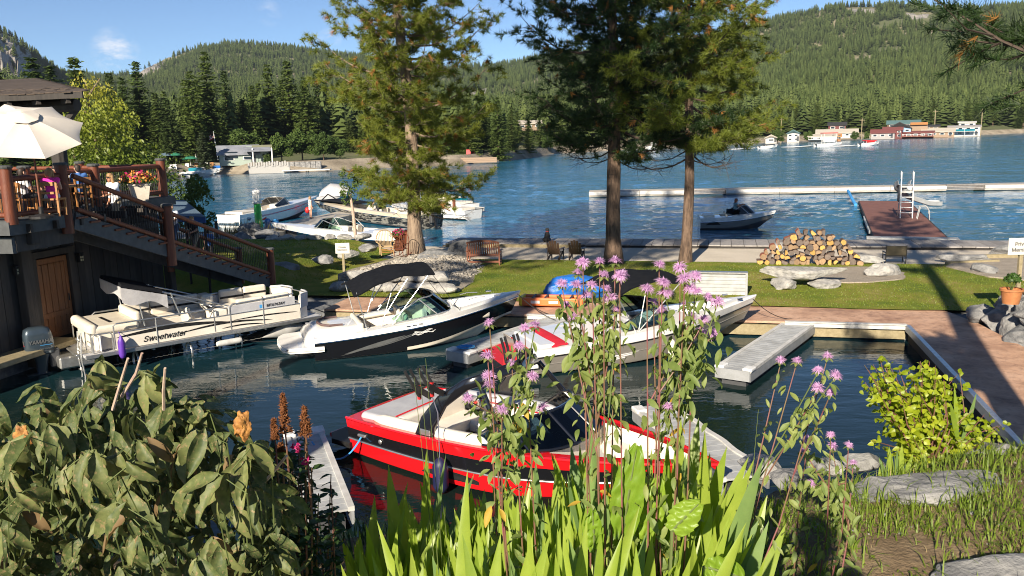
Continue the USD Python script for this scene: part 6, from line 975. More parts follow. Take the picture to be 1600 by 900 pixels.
# folded canopy
for sd in (1, -1):
    y = sd * 1.08; obj("canopy_pole", tube([(4.55, y, 1.38), (3.5, y, 1.78), (1.55, y * .98, 2.46)], .022, 6), M["alu"], t); obj("canopy_pole", tube([(4.5, y, 1.30), (3.4, y, 1.70), (1.6, y * .98, 2.36)], .018, 6), M["alu"], t); obj("canopy_pole", cyl((2.95, y, 1.42), (2.75, y, 2.08), .022, 6), M["alu"], t); obj("canopy_brace", cyl((1.9, y, 1.2), (1.75, y, 2.30), .02, 6), M["alu"], t)
rows = [[(1.35 + 1.15 * a, 1.12 * b, 2.50 - .36 * a + .03 * math.sin(7 * b + 3 * a)) for b in np.linspace(-1, 1, 13)] for a in np.linspace(0, 1, 7)]; bt = obj("folded_canopy", thick(grid(rows), .10), M["black_canvas"], t, smooth=60)
rows = [[(1.33 + 1.3 * a, -1.13 - .02 * math.sin(5 * a), 2.44 - .40 * a - q * (.40 + .10 * math.sin(6.5 * a + .5) - .05 * a)) for a in np.linspace(0, 1, 14)] for q in np.linspace(0, 1, 5)]; obj("hanging_flap", thick(grid(rows), .015), M["grey_canvas"], bt, smooth=60)
rows = [[(1.33, 1.12 * b, 2.46 - q * (.34 + .06 * math.sin(4 * b))) for b in np.linspace(-1, 1, 12)] for q in np.linspace(0, 1, 4)]; obj("hanging_flap", thick(grid(rows), .015), M["grey_canvas"], bt, smooth=60)
f = local(t, (1.12, -1.36, .72)); tag(obj("fender", cat(lathe([(0, -.34), (.06, -.32), (.10, -.22), (.10, .16), (.06, .26), (.03, .34), (0, .36)], 14, tuple(f)), tube([f + V3(0, 0, .34), local(t, (1.12, -1.2, 1.16))], .01, 4)), M["purple"], smooth=50), "purple fender hanging on the pontoon boat's side below its lettering", "fender")
f = local(t, (4.3, -1.40, .30)); tag(obj("fender", xf(cat(lathe([(0, -.42), (.07, -.40), (.10, -.30), (.10, .30), (.07, .4), (0, .42)], 12)), tuple(f), rz=ang, ry=PI / 2), M["dock_white"], smooth=50), "white fender lying along the pontoon boat's side", "fender"); moor("mooring_line", local(t, (4.75, -1.38, .32)), (-7.0, 26.4, .3), .15, "dark line trailing from the white fender of the pontoon boat")
# ---------------- boats moored beyond the left lawn and on the lake
def runabout(name, label, p0, p1, B, s0, s1, side_mat, top_mat, wind="glass_green", f=.62, band=None, op=(.22, .56), cover=None, wsh=.42, group=None):
    global t, x0
    p0, p1 = V3(*p0, 0), V3(*p1, 0); L = np.linalg.norm(p1 - p0); t = thing(name, label, "motorboat", p0, math.atan2(*((p1 - p0)[[1, 0]])), group); x0 = .0; H = Hull(L, B, s0, s1, c0=.03, c1=.6, stem=.13); obj("hull_side", H.strip(.08, f, n=22, k=4), M[side_mat], t, smooth=50); obj("hull_top", H.strip(f, 1.0, n=22, k=3), M[top_mat], t, smooth=50); obj("hull_bottom", cat(H.bottom(20), H.strip(0, .08, n=20, k=2)), M["dark_grey"], t, smooth=40); obj("rub_rail", H.rubline(f, .025), M[band or "chrome"], t); obj("transom", H.transom(), M[side_mat], t); obj("deck", H.deck([(op[0], op[1], .26)], n=30), M[top_mat], t, smooth=40)
    w_, f_ = H.well(op[0], op[1], .26, .2, n=10); obj("cockpit_wall", w_, M["cream_wall"], t); obj("cockpit_floor", f_, M["tan"], t); obj("sun_pad", rbox((L * .12, 0, s0 + .08), (L * .14, B * .7, .2), .08), M["cream"], t, smooth=50)
    for sd in (1, -1): seat(t, L * .40, sd * .5, .2)
    if wind: windshield(t, H, op[0] + .16, op[1] + .02, .2, wsh, wind, rake=.9, cw=.6)
    return t, H, L
a, b = at(348, 357, 0), at(487, 334, 0)
t, H, L = runabout("speedboat", "white speedboat with a red stripe and blue diamonds moored past the lamp post", a[:2] + V3(.2, .9, 0)[:2], b[:2] + V3(.4, .9, 0)[:2], 2.5, .95, 1.5, "white_gel", "white_gel", "glass_dark", op=(.28, .58), wsh=.55)
obj("red_stripe", H.strip(lambda q: .50 + .2 * q, lambda q: .50 + .2 * q + .13 * (1 - q) ** .5, .25, .97, 24, 3, .008), M["red"], t, smooth=True); n = 0
for q, f, s_ in ((.10, .62, .30), (.19, .5, .22), (.23, .72, .22)): p = H.pt(np.array([q]), f, -1)[0]; obj("blue_diamond", xf(on_face(tri([(-s_, 0, 0), (0, -s_ * .8, 0), (s_, 0, 0), (0, s_ * .8, 0)], [[0, 1, 2, 3]]), p + V3(0, -.02, 0), (1, 0, .02), (0, .2, 1))), M["navy"], t)
obj("red_flash", H.strip(lambda q: .25 + 0 * q, lambda q: .25 + 3 * (q - .22) + 0 * q, .22, .30, 6, 3, .009, (-1,)), M["red"], t); obj("swim_platform", bbox((-.25, 0, .4), (.6, 2.0, .1), .03), M["white_gel"], t); obj("transom_name", on_face(text("PATRIO", .22, .006, False, .2), H.pt(np.array([0.02]), .62, -1)[0] + V3(.2, -.03, .1), (1, 0, 0), (0, .2, 1)), M["dock_side"], t) if False else None
tag(obj("fender", ball(local(t, (L * .72, -1.25, .55)), .22, 10, (1, 1, 1.3)), M["red"], smooth=50), "round red fender hanging from the white speedboat with the red stripe", "fender")
a, b = at(640, 378, .2), at(424, 360, .6)
t, H, L = runabout("runabout", "white runabout with a black hull moored just behind the left lawn", (a[0], a[1]), (b[0], b[1]), 2.4, .75, 1.1, "black_gel", "white_gel", "glass_green", f=.45, op=(.30, .62), wsh=.5)
obj("swim_platform", bbox((-.3, 0, .35), (.7, 2.0, .1), .03), M["white_gel"], t); obj("tower_bar", cat([tube([(L * .38, s_ * 1.1, .9), (L * .45, s_ * .9, 1.7), (L * .5, 0, 1.75)], .03, 6) for s_ in (-1, 1)]), M["alu"], t)
a, b = at(672, 358, 0), at(488, 336, 0)
t, H, L = runabout("fishing_boat", "black and beige camouflage fishing boat with a big black outboard engine", (a[0], a[1] + .6), (b[0], b[1] + 1.0), 2.5, .95, 1.25, "camo", "beige_gel", None, f=.72, op=(.25, .7)); en = outboard(t, -.3, 0, 1.0, 1.25, "black_gel"); obj("engine_slash", cat([xf(bbox((-.66, -.31, 1.45 - .16 * k), (.55 - .12 * k, .012, .05), .004, ry=-.25), (0, 0, 0)) for k in (0,)]), M["silver"], en); obj("engine_red_slash", bbox((-.55, -.31, 1.25), (.35, .012, .04), .004, ry=-.25), M["red"], en); obj("trolling_motor", tube([(L * .9, .2, 1.3), (L * .82, .3, 1.9), (L * .75, .3, 1.6)], .05, 6), M["black"], t); obj("deck_cover", slab(grid([[(L * (.55 + .35 * a), b * .9, 1.38 + .12 * math.sin(PI * a)) for b in (-1, -.3, .3, 1)] for a in np.linspace(0, 1, 6)]), .1), M["black_canvas"], t, smooth=50)
obj("console", rbox((L * .42, -.4, 1.2), (.5, .6, .5), .1), M["black"], t); bimini(t, L * .22, L * .36, 1.2, 2.35, 2.6, droop=.1); obj("canopy_pole", cat([cyl((L * .25, s_ * .5, 1.0), (L * .3, s_ * .5, 2.35), .02, 5) for s_ in (-1, 1)]), M["alu"], t); person("person in a dark shirt bending over the camouflage fishing boat", tuple(local(t, (L * .36, .4, .55))), 1.9, 1.75, dict(chest=(0, .22, 1.18), neck=(0, .36, 1.28), head=(0, .44, 1.40), shol=(-.175, .26, 1.27), shor=(.175, .26, 1.27), elbl=(-.2, .36, 1.0), elbr=(.2, .36, 1.0), wril=(-.15, .5, .85), wrir=(.15, .5, .85)), top="cloth_blue", bottom="cloth_dark", bottom_len=.9, hat="red")
for k, (pa, pb, mt, lb, tp) in enumerate((((770 - 30, 342), (608, 334), "white_gel", "white runabout nearest the camouflage boat, right of the sunny pine", "white_gel"), ((735, 331), (620, 322), "white_gel", "white runabout with a rail moored second in the row behind the sunny pine", "white_gel"), ((716, 322), (612, 312), "teal", "teal and white runabout farthest back behind the sunny pine", "white_gel"), ((500, 318), (552, 317), "teal", "boat under a grey-green cover with teal sides left of the sunny pine", "grey_canvas"))):
    a, b = at(*pa, 0), at(*pb, 0); t, H, L = runabout("runabout", lb, (a[0], a[1]), (b[0], b[1]), 2.3, .7, 1.1, mt, tp, "glass_green" if k != 3 else None, f=.5)
    if k == 1: obj("bow_rail", cat([tube([(float(H.x(q)), s_ * float(H.b(q)) * .9, float(H.z(q)) + .45) for q in np.linspace(.6, .97, 8)], .025, 5) for s_ in (-1, 1)] + [cyl((float(H.x(q)), s_ * float(H.b(q)) * .9, float(H.z(q))), (float(H.x(q)), s_ * float(H.b(q)) * .9, float(H.z(q)) + .45), .02, 5) for q in (.65, .78, .9) for s_ in (-1, 1)]), M["chrome"], t)
    if k == 3: obj("boat_cover", rings([[(x, y_, z_) for y_, z_ in ((-1.1, .8), (-.9, h_), (0, h_ + .35), (.9, h_), (1.1, .8))] for x, h_ in ((.3, 1.1), (L * .35, 1.7), (L * .6, 1.6), (L * .9, 1.2))]), M["grey_canvas"], t, smooth=50)
    if k == 2: obj("antenna", cyl((L * .45, .6, 1.4), (L * .38, .7, 3.6), .015, 5), M["white_paint"], t)
c = at(694, 352, 0); tag(obj("mooring_pile", cyl((c[0] + .4, c[1] + 6, -1), (c[0] + .4, c[1] + 6, 1.6), .14, 10), M["redwood"]), "brown wooden pile standing in the water beside the white runabouts", "post")
finger_dock(at(700, 322, .4), at(742, 326, .4), 2.0, "short pale dock end in open water right of the teal boat", board=.6)
# quay with lamp post
M["lamp_glass"] = usdkit.material(stage, "/World/Looks/lamp_glass", {"t": ("transparent_bsdf", {"color": (.9, .92, .92)}), "d": ("diffuse_bsdf", {"color": (.75, .76, .76)}), "m": ("mix_closure", {"fac": .3})}, [("t.BSDF", "m.closure1"), ("d.BSDF", "m.closure2")], surface="m.closure")
q0, q1 = S(-35.5, 20), S(-35.2, 40); obj("quay", prism(np.array([S(-36.9, 18), S(-33.6, 18), S(-34.0, 40), S(-36.3, 40)]), -1, .62), M["concrete"], kind="structure")
c = at(405, 358, .62); t = thing("lamp_post", "green column lamp with a white glass lantern top on the quay", "lamp post", (c[0], c[1], .62)); k = 2.78
obj("column", lathe([(0, .12), (.30, .12), (.28, .25), (.245, .8), (.235, 1.72), (.26, 1.76), (0, 1.76)], 16), M["green_paint"], t, smooth=40); obj("base", lathe([(0, 0), (.36, 0), (.36, .12), (0, .12)], 16), M["white_paint"], t); lt = obj("collar", lathe([(0, 1.76), (.31, 1.76), (.34, 1.82), (.30, 1.9), (0, 1.9)], 16), M["white_paint"], t); obj("glass", lathe([(.24, 1.9), (.27, 2.2), (.27, 2.45)], 16), M["lamp_glass"], t); obj("bars", cat([cyl((.255 * math.cos(a), .255 * math.sin(a), 1.9), (.275 * math.cos(a), .275 * math.sin(a), 2.46), .018, 5) for a in np.arange(8) * PI / 4] + [cyl((0, 0, 1.9), (0, 0, 2.46), .05, 8)]), M["white_paint"], lt); obj("cap", lathe([(.31, 2.44), (.32, 2.52), (.24, 2.64), (.12, 2.72), (.05, 2.78), (0, 2.8)], 16), M["white_paint"], t, smooth=50)
c = at(419, 356, .62); t = thing("trash_barrel", "two blue jugs standing on the quay right of the lamp post", "container", (c[0], c[1], .62)); obj("jug", lathe([(0, 0), (.2, 0), (.22, .5), (.14, .62), (.06, .66), (0, .66)], 12), M["cloth_blue"], t); obj("jug", lathe([(0, 0), (.2, 0), (.22, .45), (.14, .55), (.06, .6), (0, .6)], 12, (.5, .15, 0)), M["blue_rope"], t)
c = at(486, 341, .62); person("woman in a black and white patterned dress standing on the quay among the boats", (c[0], c[1], .62), -.9, 1.68, {}, hair="hair_blond", hair_len=.04, top="cloth_print", top_sleeve=0, top_len=.9, bottom=None, skirt=True)
t = thing("metal_fence", "dark metal post and rail at the foot of the left lawn", "fence"); c = at(340, 378, .9); obj("post", cyl((c[0], c[1], .7), (c[0], c[1], 2.1), .09, 10), M["dark_wood"], t)
for k in range(3): obj("rail", cyl((c[0], c[1], 1.1 + .4 * k), (c[0] - 4, c[1] - .5, 1.1 + .4 * k), .02, 5), M["iron"], t)
# lake boats
a, b = at(1092, 356, 0), at(1207, 353, 0); t, H, L = runabout("runabout", "white runabout with dark windscreens cruising on the lake with one person", (a[0], a[1]), (b[0], b[1] - .6), 2.2, .75, 1.05, "silver_gel", "white_gel", "glass_dark", f=.62, op=(.30, .66), wsh=.5); obj("dark_swoosh", H.strip(lambda q: .35 + 0 * q, lambda q: .35 + .35 * np.sin(PI * np.clip((q - .08) / .22, 0, 1)), .08, .30, 10, 3, .01, (-1,)), M["black"], t); obj("side_glass", bbox((L * .42, -.9, 1.15), (.9, .02, .34), .01, ry=.1), M["glass_dark"], t)
DRV = dict(SIT); DRV.update(wril=(-.12, .42, .86), wrir=(.14, .44, .86), elbl=(-.24, .2, .76), elbr=(.24, .2, .76)); person("woman with red hair and sunglasses steering the boat on the lake", tuple(local(t, (L * .46, -.5, .66))), -PI / 2 + .05, 1.78, DRV, hair="hair_red", hair_len=.08, top="cloth_teal", top_sleeve=.2, bottom="cloth_dark", glasses=True, skin="skin_tan")
M["foam"] = pm("foam", (.78, .80, .80), .9, bump=.8, bscale=3)
for px, py, L, lb, mt, hi in ((1274, 229, 9, "distant white excursion boat with a red canopy", "red", 4.2), (1343, 228, 6.5, "small distant red motorboat leaving a white wake", "red", 1.6), (1186, 232.5, 6, "small distant dark motorboat near the far shore", "dark_grey", 1.2)):
    c = at(px, py, 0); t = thing("distant_boat", lb, "motorboat", c, .1); H = Hull(L, 2.6, .8, 1.2); obj("hull", cat(H.strip(0, 1, n=12, k=3), H.bottom(10), H.deck([(.3, .6, .3)], n=12)), M["white_gel"], t); obj("canopy", bbox((L * .5, 0, hi), (L * .55, 2.4, .25), .05), M[mt], t); obj("cabin", bbox((L * .5, 0, 1.0 + (hi - 1) * .35), (L * .4, 1.8, max(.4, (hi - 1.2) * .5)), .08), M[mt if hi < 2 else "white_gel"], t)
    obj("canopy_post", cat([cyl((L * (.27 + .46 * i), s_ * 1.0, .9), (L * (.27 + .46 * i), s_ * 1.0, hi), .05, 5) for i in (0, 1) for s_ in (-1, 1)]), M["white_paint"], t); obj("wake", slab(grid([[(-1 - 9 * a, b * (1.0 + 2.5 * a), .10 + .25 * (1 - a) * abs(b)) for b in np.linspace(-1, 1, 7)] for a in np.linspace(0, 1, 8)]), .05), M["foam"], t)
c = at(1172, 590, -.25); tag(obj("mooring_buoy", ball(c + V3(0, 0, .2), .22, 12, (1, 1, 1.1)), M["orange"], smooth=50), "small orange buoy in the dark water below the floating dock", "buoy")
# ------------------------------------------------------------------ pines near the shore
def needles(c, d, n, ln, w, r, spread=1.0, back=.19):
    """tufts of long needles at points c with twig directions d"""
    m_ = len(c); C = np.repeat(c, n, 0); D = np.repeat(d, n, 0); k = len(C); q = r.normal(size=(k, 3)); q /= np.linalg.norm(q, axis=1, keepdims=True); e = D * .75 + q * spread; e[:, 2] += .12; e /= np.linalg.norm(e, axis=1, keepdims=True); s = np.cross(e, r.normal(size=(k, 3))); s /= np.linalg.norm(s, axis=1, keepdims=True) + 1e-9
    L = (ln * r.uniform(.65, 1.15, k))[:, None]; b = C - D * (r.uniform(0, back, k))[:, None]; v = np.stack([b - s * w, b + s * w, b + e * L], 1).reshape(-1, 3); return v, np.arange(3 * k).reshape(-1, 3)
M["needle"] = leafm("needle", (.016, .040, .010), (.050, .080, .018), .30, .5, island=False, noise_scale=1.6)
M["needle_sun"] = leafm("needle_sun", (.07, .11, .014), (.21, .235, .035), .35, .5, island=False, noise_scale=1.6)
M["needle_dead"] = leafm("needle_dead", (.30, .14, .035), (.42, .24, .07), .3, .6, noise_scale=5)
def pine(label, base, height, tr, z0, prof, nl, seed, tufts=6, nn=26, ln=.24, nw=.008, lean=(0, 0), needle="needle", dead=.06, bare=6, az=None, bark="bark", group=None, qp=.95, ntw=4, zl=None):
    r = np.random.default_rng(seed); t = thing("pine_tree", label, "tree", base, 0, group); zz = np.linspace(-.4, height, 16); px = np.interp(zz, [0, height], [0, lean[0]]) + .10 * np.sin(zz * .5 + seed); py = np.interp(zz, [0, height], [0, lean[1]]) + .10 * np.cos(zz * .4 + seed); px -= px[1]; py -= py[1]
    rad = tr * (1 - .82 * np.clip(zz, 0, None) / height) + tr * .55 * np.exp(-np.clip(zz, 0, None) / .35); tk = tube(np.stack([px, py, zz], 1), rad, 18); v = tk[0]; v = v + (meshkit.fbm(v * [3, 3, 1.2] + seed, 3, seed) - .5)[:, None] * np.stack([v[:, 0] - np.interp(v[:, 2], zz, px), v[:, 1] - np.interp(v[:, 2], zz, py), 0 * v[:, 0]], 1) * .5
    obj("trunk", (v, tk[1]), M[bark], t, smooth=True); C, Dd = [], []
    for k in range(nl if zl is None else len(zl)):
        q = (k + r.uniform(.1, .9)) / nl; z = z0 + (height * .985 - z0) * q ** qp if zl is None else zl[k] + r.uniform(-.1, .1)
        a = (k * 2.39996 + r.uniform(-.5, .5)) if az is None else az(r, k); R = np.interp(z, *zip(*prof)) * r.uniform(.55, 1.12); dirv = V3(math.cos(a), math.sin(a), 0); n = 9; s = np.linspace(0, 1, n); rise = np.interp(q, [0, .35, 1], [-.22, .10, .55]) + r.uniform(-.18, .18); o = V3(np.interp(z, zz, px), np.interp(z, zz, py), z); side = V3(-dirv[1], dirv[0], 0); bend = r.uniform(-.25, .25)
        P = o + np.outer(s * R, dirv) + np.outer((s ** 2) * R * bend, side) + np.outer(R * (rise * s + .22 * (s ** 2.5) - .10 * np.sin(PI * s)), [0, 0, 1]) + r.normal(0, .03, (n, 3)) * s[:, None]
        parts = [tube(P, np.linspace(max(.016, .016 * R), .008, n), 5)]; isbare = k < bare and r.random() < .75
        for w in range(int(3 + tufts * R / 3.5)):
            sa = r.uniform(.10, 1.0); i = sa * (n - 1); b = P[int(i)] + (P[min(n - 1, int(i) + 1)] - P[int(i)]) * (i % 1); sd = dirv * r.uniform(.2, 1) + side * r.choice([-1, 1]) * r.uniform(.3, 1.1) + V3(0, 0, r.uniform(-.4, .5)); sd /= np.linalg.norm(sd); tl = R * r.uniform(.10, .26) + .2; e = b + sd * tl + V3(0, 0, .06); mid_ = (b + e) / 2 + r.normal(0, .05, 3); parts.append(tube([b, mid_, e], [.010, .007, .005], 4, False))
            if not isbare:
                for g in range(ntw): f_ = r.uniform(.30, 1); C.append(b + (e - b) * f_ + r.normal(0, .09, 3)); Dd.append(sd + r.normal(0, .3, 3))
                C.append(e); Dd.append(sd)
            else:
                for g in range(2): e2 = e + r.normal(0, .22, 3) - V3(0, 0, .15); parts.append(tube([b + (e - b) * .6, e2], [.007, .004], 3, False))
        if not isbare: C += [P[-1], P[-2], P[-3]]; Dd += [dirv] * 3
        obj("limb", cat(parts), M["twig"] if bark == "bark" else M["bark_pale"], t)
    C, Dd = np.array(C), np.array(Dd); dm = r.random(len(C)) < dead
    obj("needles", needles(C[~dm], Dd[~dm], nn, ln, nw, r), M[needle], t, kind="stuff")
    if dm.any(): obj("brown_needles", needles(C[dm], Dd[dm] - [0, 0, .6], nn, ln * .9, nw, r, .7), M["needle_dead"], t, kind="stuff")
    return t
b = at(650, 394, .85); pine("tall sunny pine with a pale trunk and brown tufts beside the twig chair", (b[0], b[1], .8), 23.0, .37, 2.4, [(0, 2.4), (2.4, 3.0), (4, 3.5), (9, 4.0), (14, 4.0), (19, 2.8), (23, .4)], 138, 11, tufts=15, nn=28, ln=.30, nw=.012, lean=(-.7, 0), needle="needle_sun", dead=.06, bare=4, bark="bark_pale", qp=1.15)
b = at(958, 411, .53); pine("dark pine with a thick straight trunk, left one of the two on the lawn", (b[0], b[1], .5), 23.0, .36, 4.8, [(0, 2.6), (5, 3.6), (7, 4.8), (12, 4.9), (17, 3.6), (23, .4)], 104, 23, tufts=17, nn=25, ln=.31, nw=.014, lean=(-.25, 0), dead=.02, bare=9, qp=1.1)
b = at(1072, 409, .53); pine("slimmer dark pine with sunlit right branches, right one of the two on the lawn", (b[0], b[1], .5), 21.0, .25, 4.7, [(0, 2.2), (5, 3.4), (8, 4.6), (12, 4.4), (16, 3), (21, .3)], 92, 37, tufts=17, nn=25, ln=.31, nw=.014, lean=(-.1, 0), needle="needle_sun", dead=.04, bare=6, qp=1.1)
pine("near pine whose drooping branches hang into the upper right corner", (6.5, 6.2, 3.2), 24.0, .40, 2.9, [(0, 2.6), (3.2, 2.75), (5.8, 2.75), (9, 3.0), (17, 3.2), (24, .3)], 60, 41, tufts=32, nn=46, ln=.17, nw=.0045, dead=.03, bare=0, az=lambda r, k: r.uniform(.82, 1.25) * PI if k < 20 else k * 2.4, ntw=5, zl=np.concatenate([np.linspace(3.9, 5.9, 20), np.linspace(12, 23.4, 38)]))
for k, (x, y, z, h, tr, cz, sd) in enumerate(((-9.2, 3.0, 3.7, 41, .24, 15.0, 51), (-15.2, 3.0, 3.0, 40, .30, 15.0, 53), (-10.4, 1.0, 4.2, 43, .28, 16.0, 57))):
    pine(("tall pine standing left of the viewpoint on the bank", "tall pine farthest left behind the lodge shore", "tall pine behind the viewpoint on the left bank")[k], (x, y, z - .5), h, tr, cz, [(0, 3.0), (cz, 3.2), (cz + 4, 4.2), (cz + 17, 4.2), (h, .3)], 84, sd, tufts=8, nn=12, ln=.36, nw=.026, bare=2, ntw=3)
# ------------------------------------------------------------------ trees of the far shore
def conifer(h, w, seed, layers=30, dens=1.0, droop=.25, low=.05, card=.30):
    r = np.random.default_rng(seed); Q = []
    for k in range(layers):
        q = (k + r.uniform(0, .8)) / layers; z = h * (low + (1 - low) * q); R = w * (1 - q) ** .62 * r.uniform(.7, 1.15) + .10; nb = max(4, int((9 - 4 * q) * dens)); a0 = r.uniform(0, 6.28)
        for j in range(nb):
            a = a0 + j * 2 * PI / nb + r.uniform(-.35, .35); Rj = R * r.uniform(.6, 1.15); npt = max(2, int(Rj / .42))
            for g in range(npt + 1): f = (g + .5) / (npt + .5); Q.append((math.cos(a) * Rj * f, math.sin(a) * Rj * f, z - droop * Rj * f + .18 * Rj * f * f, a, .6 + .6 * (1 - f)))
    Q = np.array(Q); n = len(Q); kq = 4; C = np.repeat(Q[:, :3], kq, 0) + r.normal(0, .13, (n * kq, 3)); A = np.repeat(Q[:, 3], kq) + r.normal(0, .7, n * kq); s = card * np.repeat(Q[:, 4], kq) * r.uniform(.6, 1.3, n * kq)
    d = np.stack([np.cos(A), np.sin(A), r.uniform(-.6, .25, n * kq)], 1); d /= np.linalg.norm(d, axis=1, keepdims=True); sd = np.stack([-np.sin(A), np.cos(A), r.normal(0, .35, n * kq)], 1); s = s[:, None]
    v = np.stack([C - sd * s * .62, C + sd * s * .62, C + d * s * 1.35 + sd * s * .25, C + d * s * 1.1 - sd * s * .4], 1).reshape(-1, 3); i = np.arange(n * kq)[:, None] * 4; return v, np.concatenate([i + [0, 1, 2], i + [0, 2, 3]], 0)
def broadleaf(h, w, seed, n=5200, card=.16, z0=.12, clumps=46, flat=1.0):
    r = np.random.default_rng(seed); cl = r.normal(size=(clumps, 3)); cl /= np.linalg.norm(cl, axis=1, keepdims=True); cl *= r.uniform(.35, 1.0, (clumps, 1)); hh = h * (1 - z0); cc = np.stack([cl[:, 0] * w * .8, cl[:, 1] * w * .8, h * z0 + hh * .5 + cl[:, 2] * hh * .44 * flat], 1); rr = r.uniform(.16, .34, clumps) * w; k = r.integers(0, clumps, n); p = r.normal(size=(n, 3)); p /= np.linalg.norm(p, axis=1, keepdims=True); C = cc[k] + p * rr[k][:, None] * r.uniform(.55, 1.05, (n, 1)); d = r.normal(size=(n, 3)) + p * .4 - [0, 0, .3]; d /= np.linalg.norm(d, axis=1, keepdims=True); s = np.cross(d, r.normal(size=(n, 3))); s /= np.linalg.norm(s, axis=1, keepdims=True); L = card * r.uniform(.6, 1.3, (n, 1))
    v = np.stack([C - d * L, C + s * L * .55, C + d * L, C - s * L * .55], 1).reshape(-1, 3); i = np.arange(n)[:, None] * 4; return v, np.concatenate([i + [0, 1, 2], i + [0, 2, 3]], 0), cc
M["fir"] = treem("fir", (.080, .125, .028), (.14, .19, .042), (.19, .22, .055)); M["fir_dark"] = treem("fir_dark", (.055, .09, .026), (.11, .15, .04)); M["spruce"] = treem("spruce", (.045, .07, .03), (.09, .12, .055)); M["broad"] = treem("broad", (.05, .085, .018), (.09, .14, .03), (.13, .17, .045)); M["yellow_green"] = treem("yellow_green", (.12, .17, .025), (.22, .26, .04), (.34, .32, .05))
def tree_proto(name, label, crown, mat, h, tr, group, loc, s, extra=None):
    t = thing(name, label, "tree", loc, 0, group, scale=s); obj("trunk", tube([(0, 0, -.6), (.05, 0, h * .35), (0, .04, h * .92)], [tr, tr * .75, .03], 8), M["bark"], t); obj("crown", crown[:2], M[mat], t)
    if extra is not None: obj("limbs", extra, M["bark"], t)
    return t
G1 = "tall conifers of the far shore"
PR = []
for k, (w, mt, dn, dr_) in enumerate(((4.8, "fir", 1.0, .28), (4.0, "fir", 1.0, .22), (4.3, "fir_dark", 1.1, .3), (3.9, "spruce", 1.2, .30), (2.8, "fir", .8, .18))): PR.append((conifer(22, w, 400 + k, 34, dn, dr_, (.06, .10, .04, .02, .22)[k], .42), mt))
first = {}
def far_tree(kind, px, ptop, D, label, group, wid=1.0, z=None, rz=0):
    ax_, ay_ = az_dir(px); zb = float(hill_z(np.array([px + .0]), np.array([D]))[0]) if z is None else z; P = np.array([ax_ * D, ay_ * D, zb - .3]); top = atd(px, ptop, P[1])[2]; hs_ = max(4.0, top - zb) / 22.0; sc = (hs_ * wid, hs_ * wid, hs_)
    if kind not in first: first[kind] = tree_proto("conifer_tree", label, PR[kind][0], PR[kind][1], 22, .30, group, P, sc)
    else: dup(first[kind], P, rz, label, group, sc)
hero = [(345, 78, 205, 0, "tallest dark conifer on the far shore, behind the flagpole", 1.15), (240, 92, 200, 1, "tall pointed conifer just right of the yellow-green aspen", 1.1), (372, 106, 215, 2, "blackish conifer right of the tallest conifer on the far shore", .9), (198, 108, 198, 2, "dark conifer behind the right edge of the yellow-green aspen", 1.0), (148, 84, 150, 1, "conifer top rising behind the yellow-green aspen", 1.2), (84, 86, 150, 0, "bushy conifer behind the roof, left of the aspen", 1.3), (110, 96, 160, 2, "dark conifer between the roof and the aspen", 1.1), (30, 108, 150, 0, "conifer showing above the lodge roof below the grey cliff", 1.4), (320, 108, 200, 0, "broad conifer left of the tallest conifer", 1.1), (282, 150, 190, 2, "short dark conifer in the gap above the far beach umbrellas", 1.2), (330, 203, 180, 3, "grey-green spruce beside the green house on the far shore", 1.5), (262, 160, 198, 0, "conifer right of the tall pointed one on the far shore", 1.2), (216, 118, 196, 0, "conifer left of the tall pointed one on the far shore", 1.1), (412, 130, 212, 1, "slender conifer above the green house's roof", 1.1), (438, 98, 225, 0, "tall conifer up the slope right of the green house", 1.1), (468, 92, 225, 1, "tall conifer among the group left of the sunny pine", 1.2), (492, 118, 215, 0, "conifer next to the sunny pine's left edge on the far shore", 1.2), (512, 105, 230, 2, "dark conifer half behind the sunny pine", 1.0), (395, 152, 216, 0, "conifer behind the green house's ridge", 1.2), (742, 152, 205, 0, "conifer just right of the sunny pine across the water", 1.2), (762, 138, 215, 1, "tallest conifer between the two nearest pine crowns", 1.1), (785, 150, 210, 0, "conifer left of the dark pine across the water", 1.2), (806, 165, 225, 2, "dark conifer beside the dark pine's left edge", 1.1), (725, 165, 208, 2, "dark conifer by the red chairs on the far shore", 1.2), (832, 178, 235, 0, "shorter conifer at the point of the far shore", 1.2)]
for px, pt, D, kd, lb, wd in hero: far_tree(kd, px, pt, D, lb, G1, wd, rz=px * .7)
r = np.random.default_rng(77)
for k in range(34):
    px = -40 + k * 17 + r.uniform(-6, 6); far_tree(int(r.integers(0, 3)), px, r.uniform(120, 175), shore_d(px) + r.uniform(28, 60), "green conifer filling the wooded far shore on the left", "conifers filling the far left shore", r.uniform(1.0, 1.4), rz=r.uniform(0, 6))
for k in range(58):
    px = 560 + k * 18.5 + r.uniform(-7, 7); far_tree(int(r.choice([0, 1, 4, 0, 2])), px, hor(px) - r.uniform(14, 42) * (1.25 if px < 1000 else 1), shore_d(px) + r.uniform(14, 45), "green conifer standing along the far shoreline", "conifers along the far shoreline", r.uniform(1.1, 1.6), rz=r.uniform(0, 6))
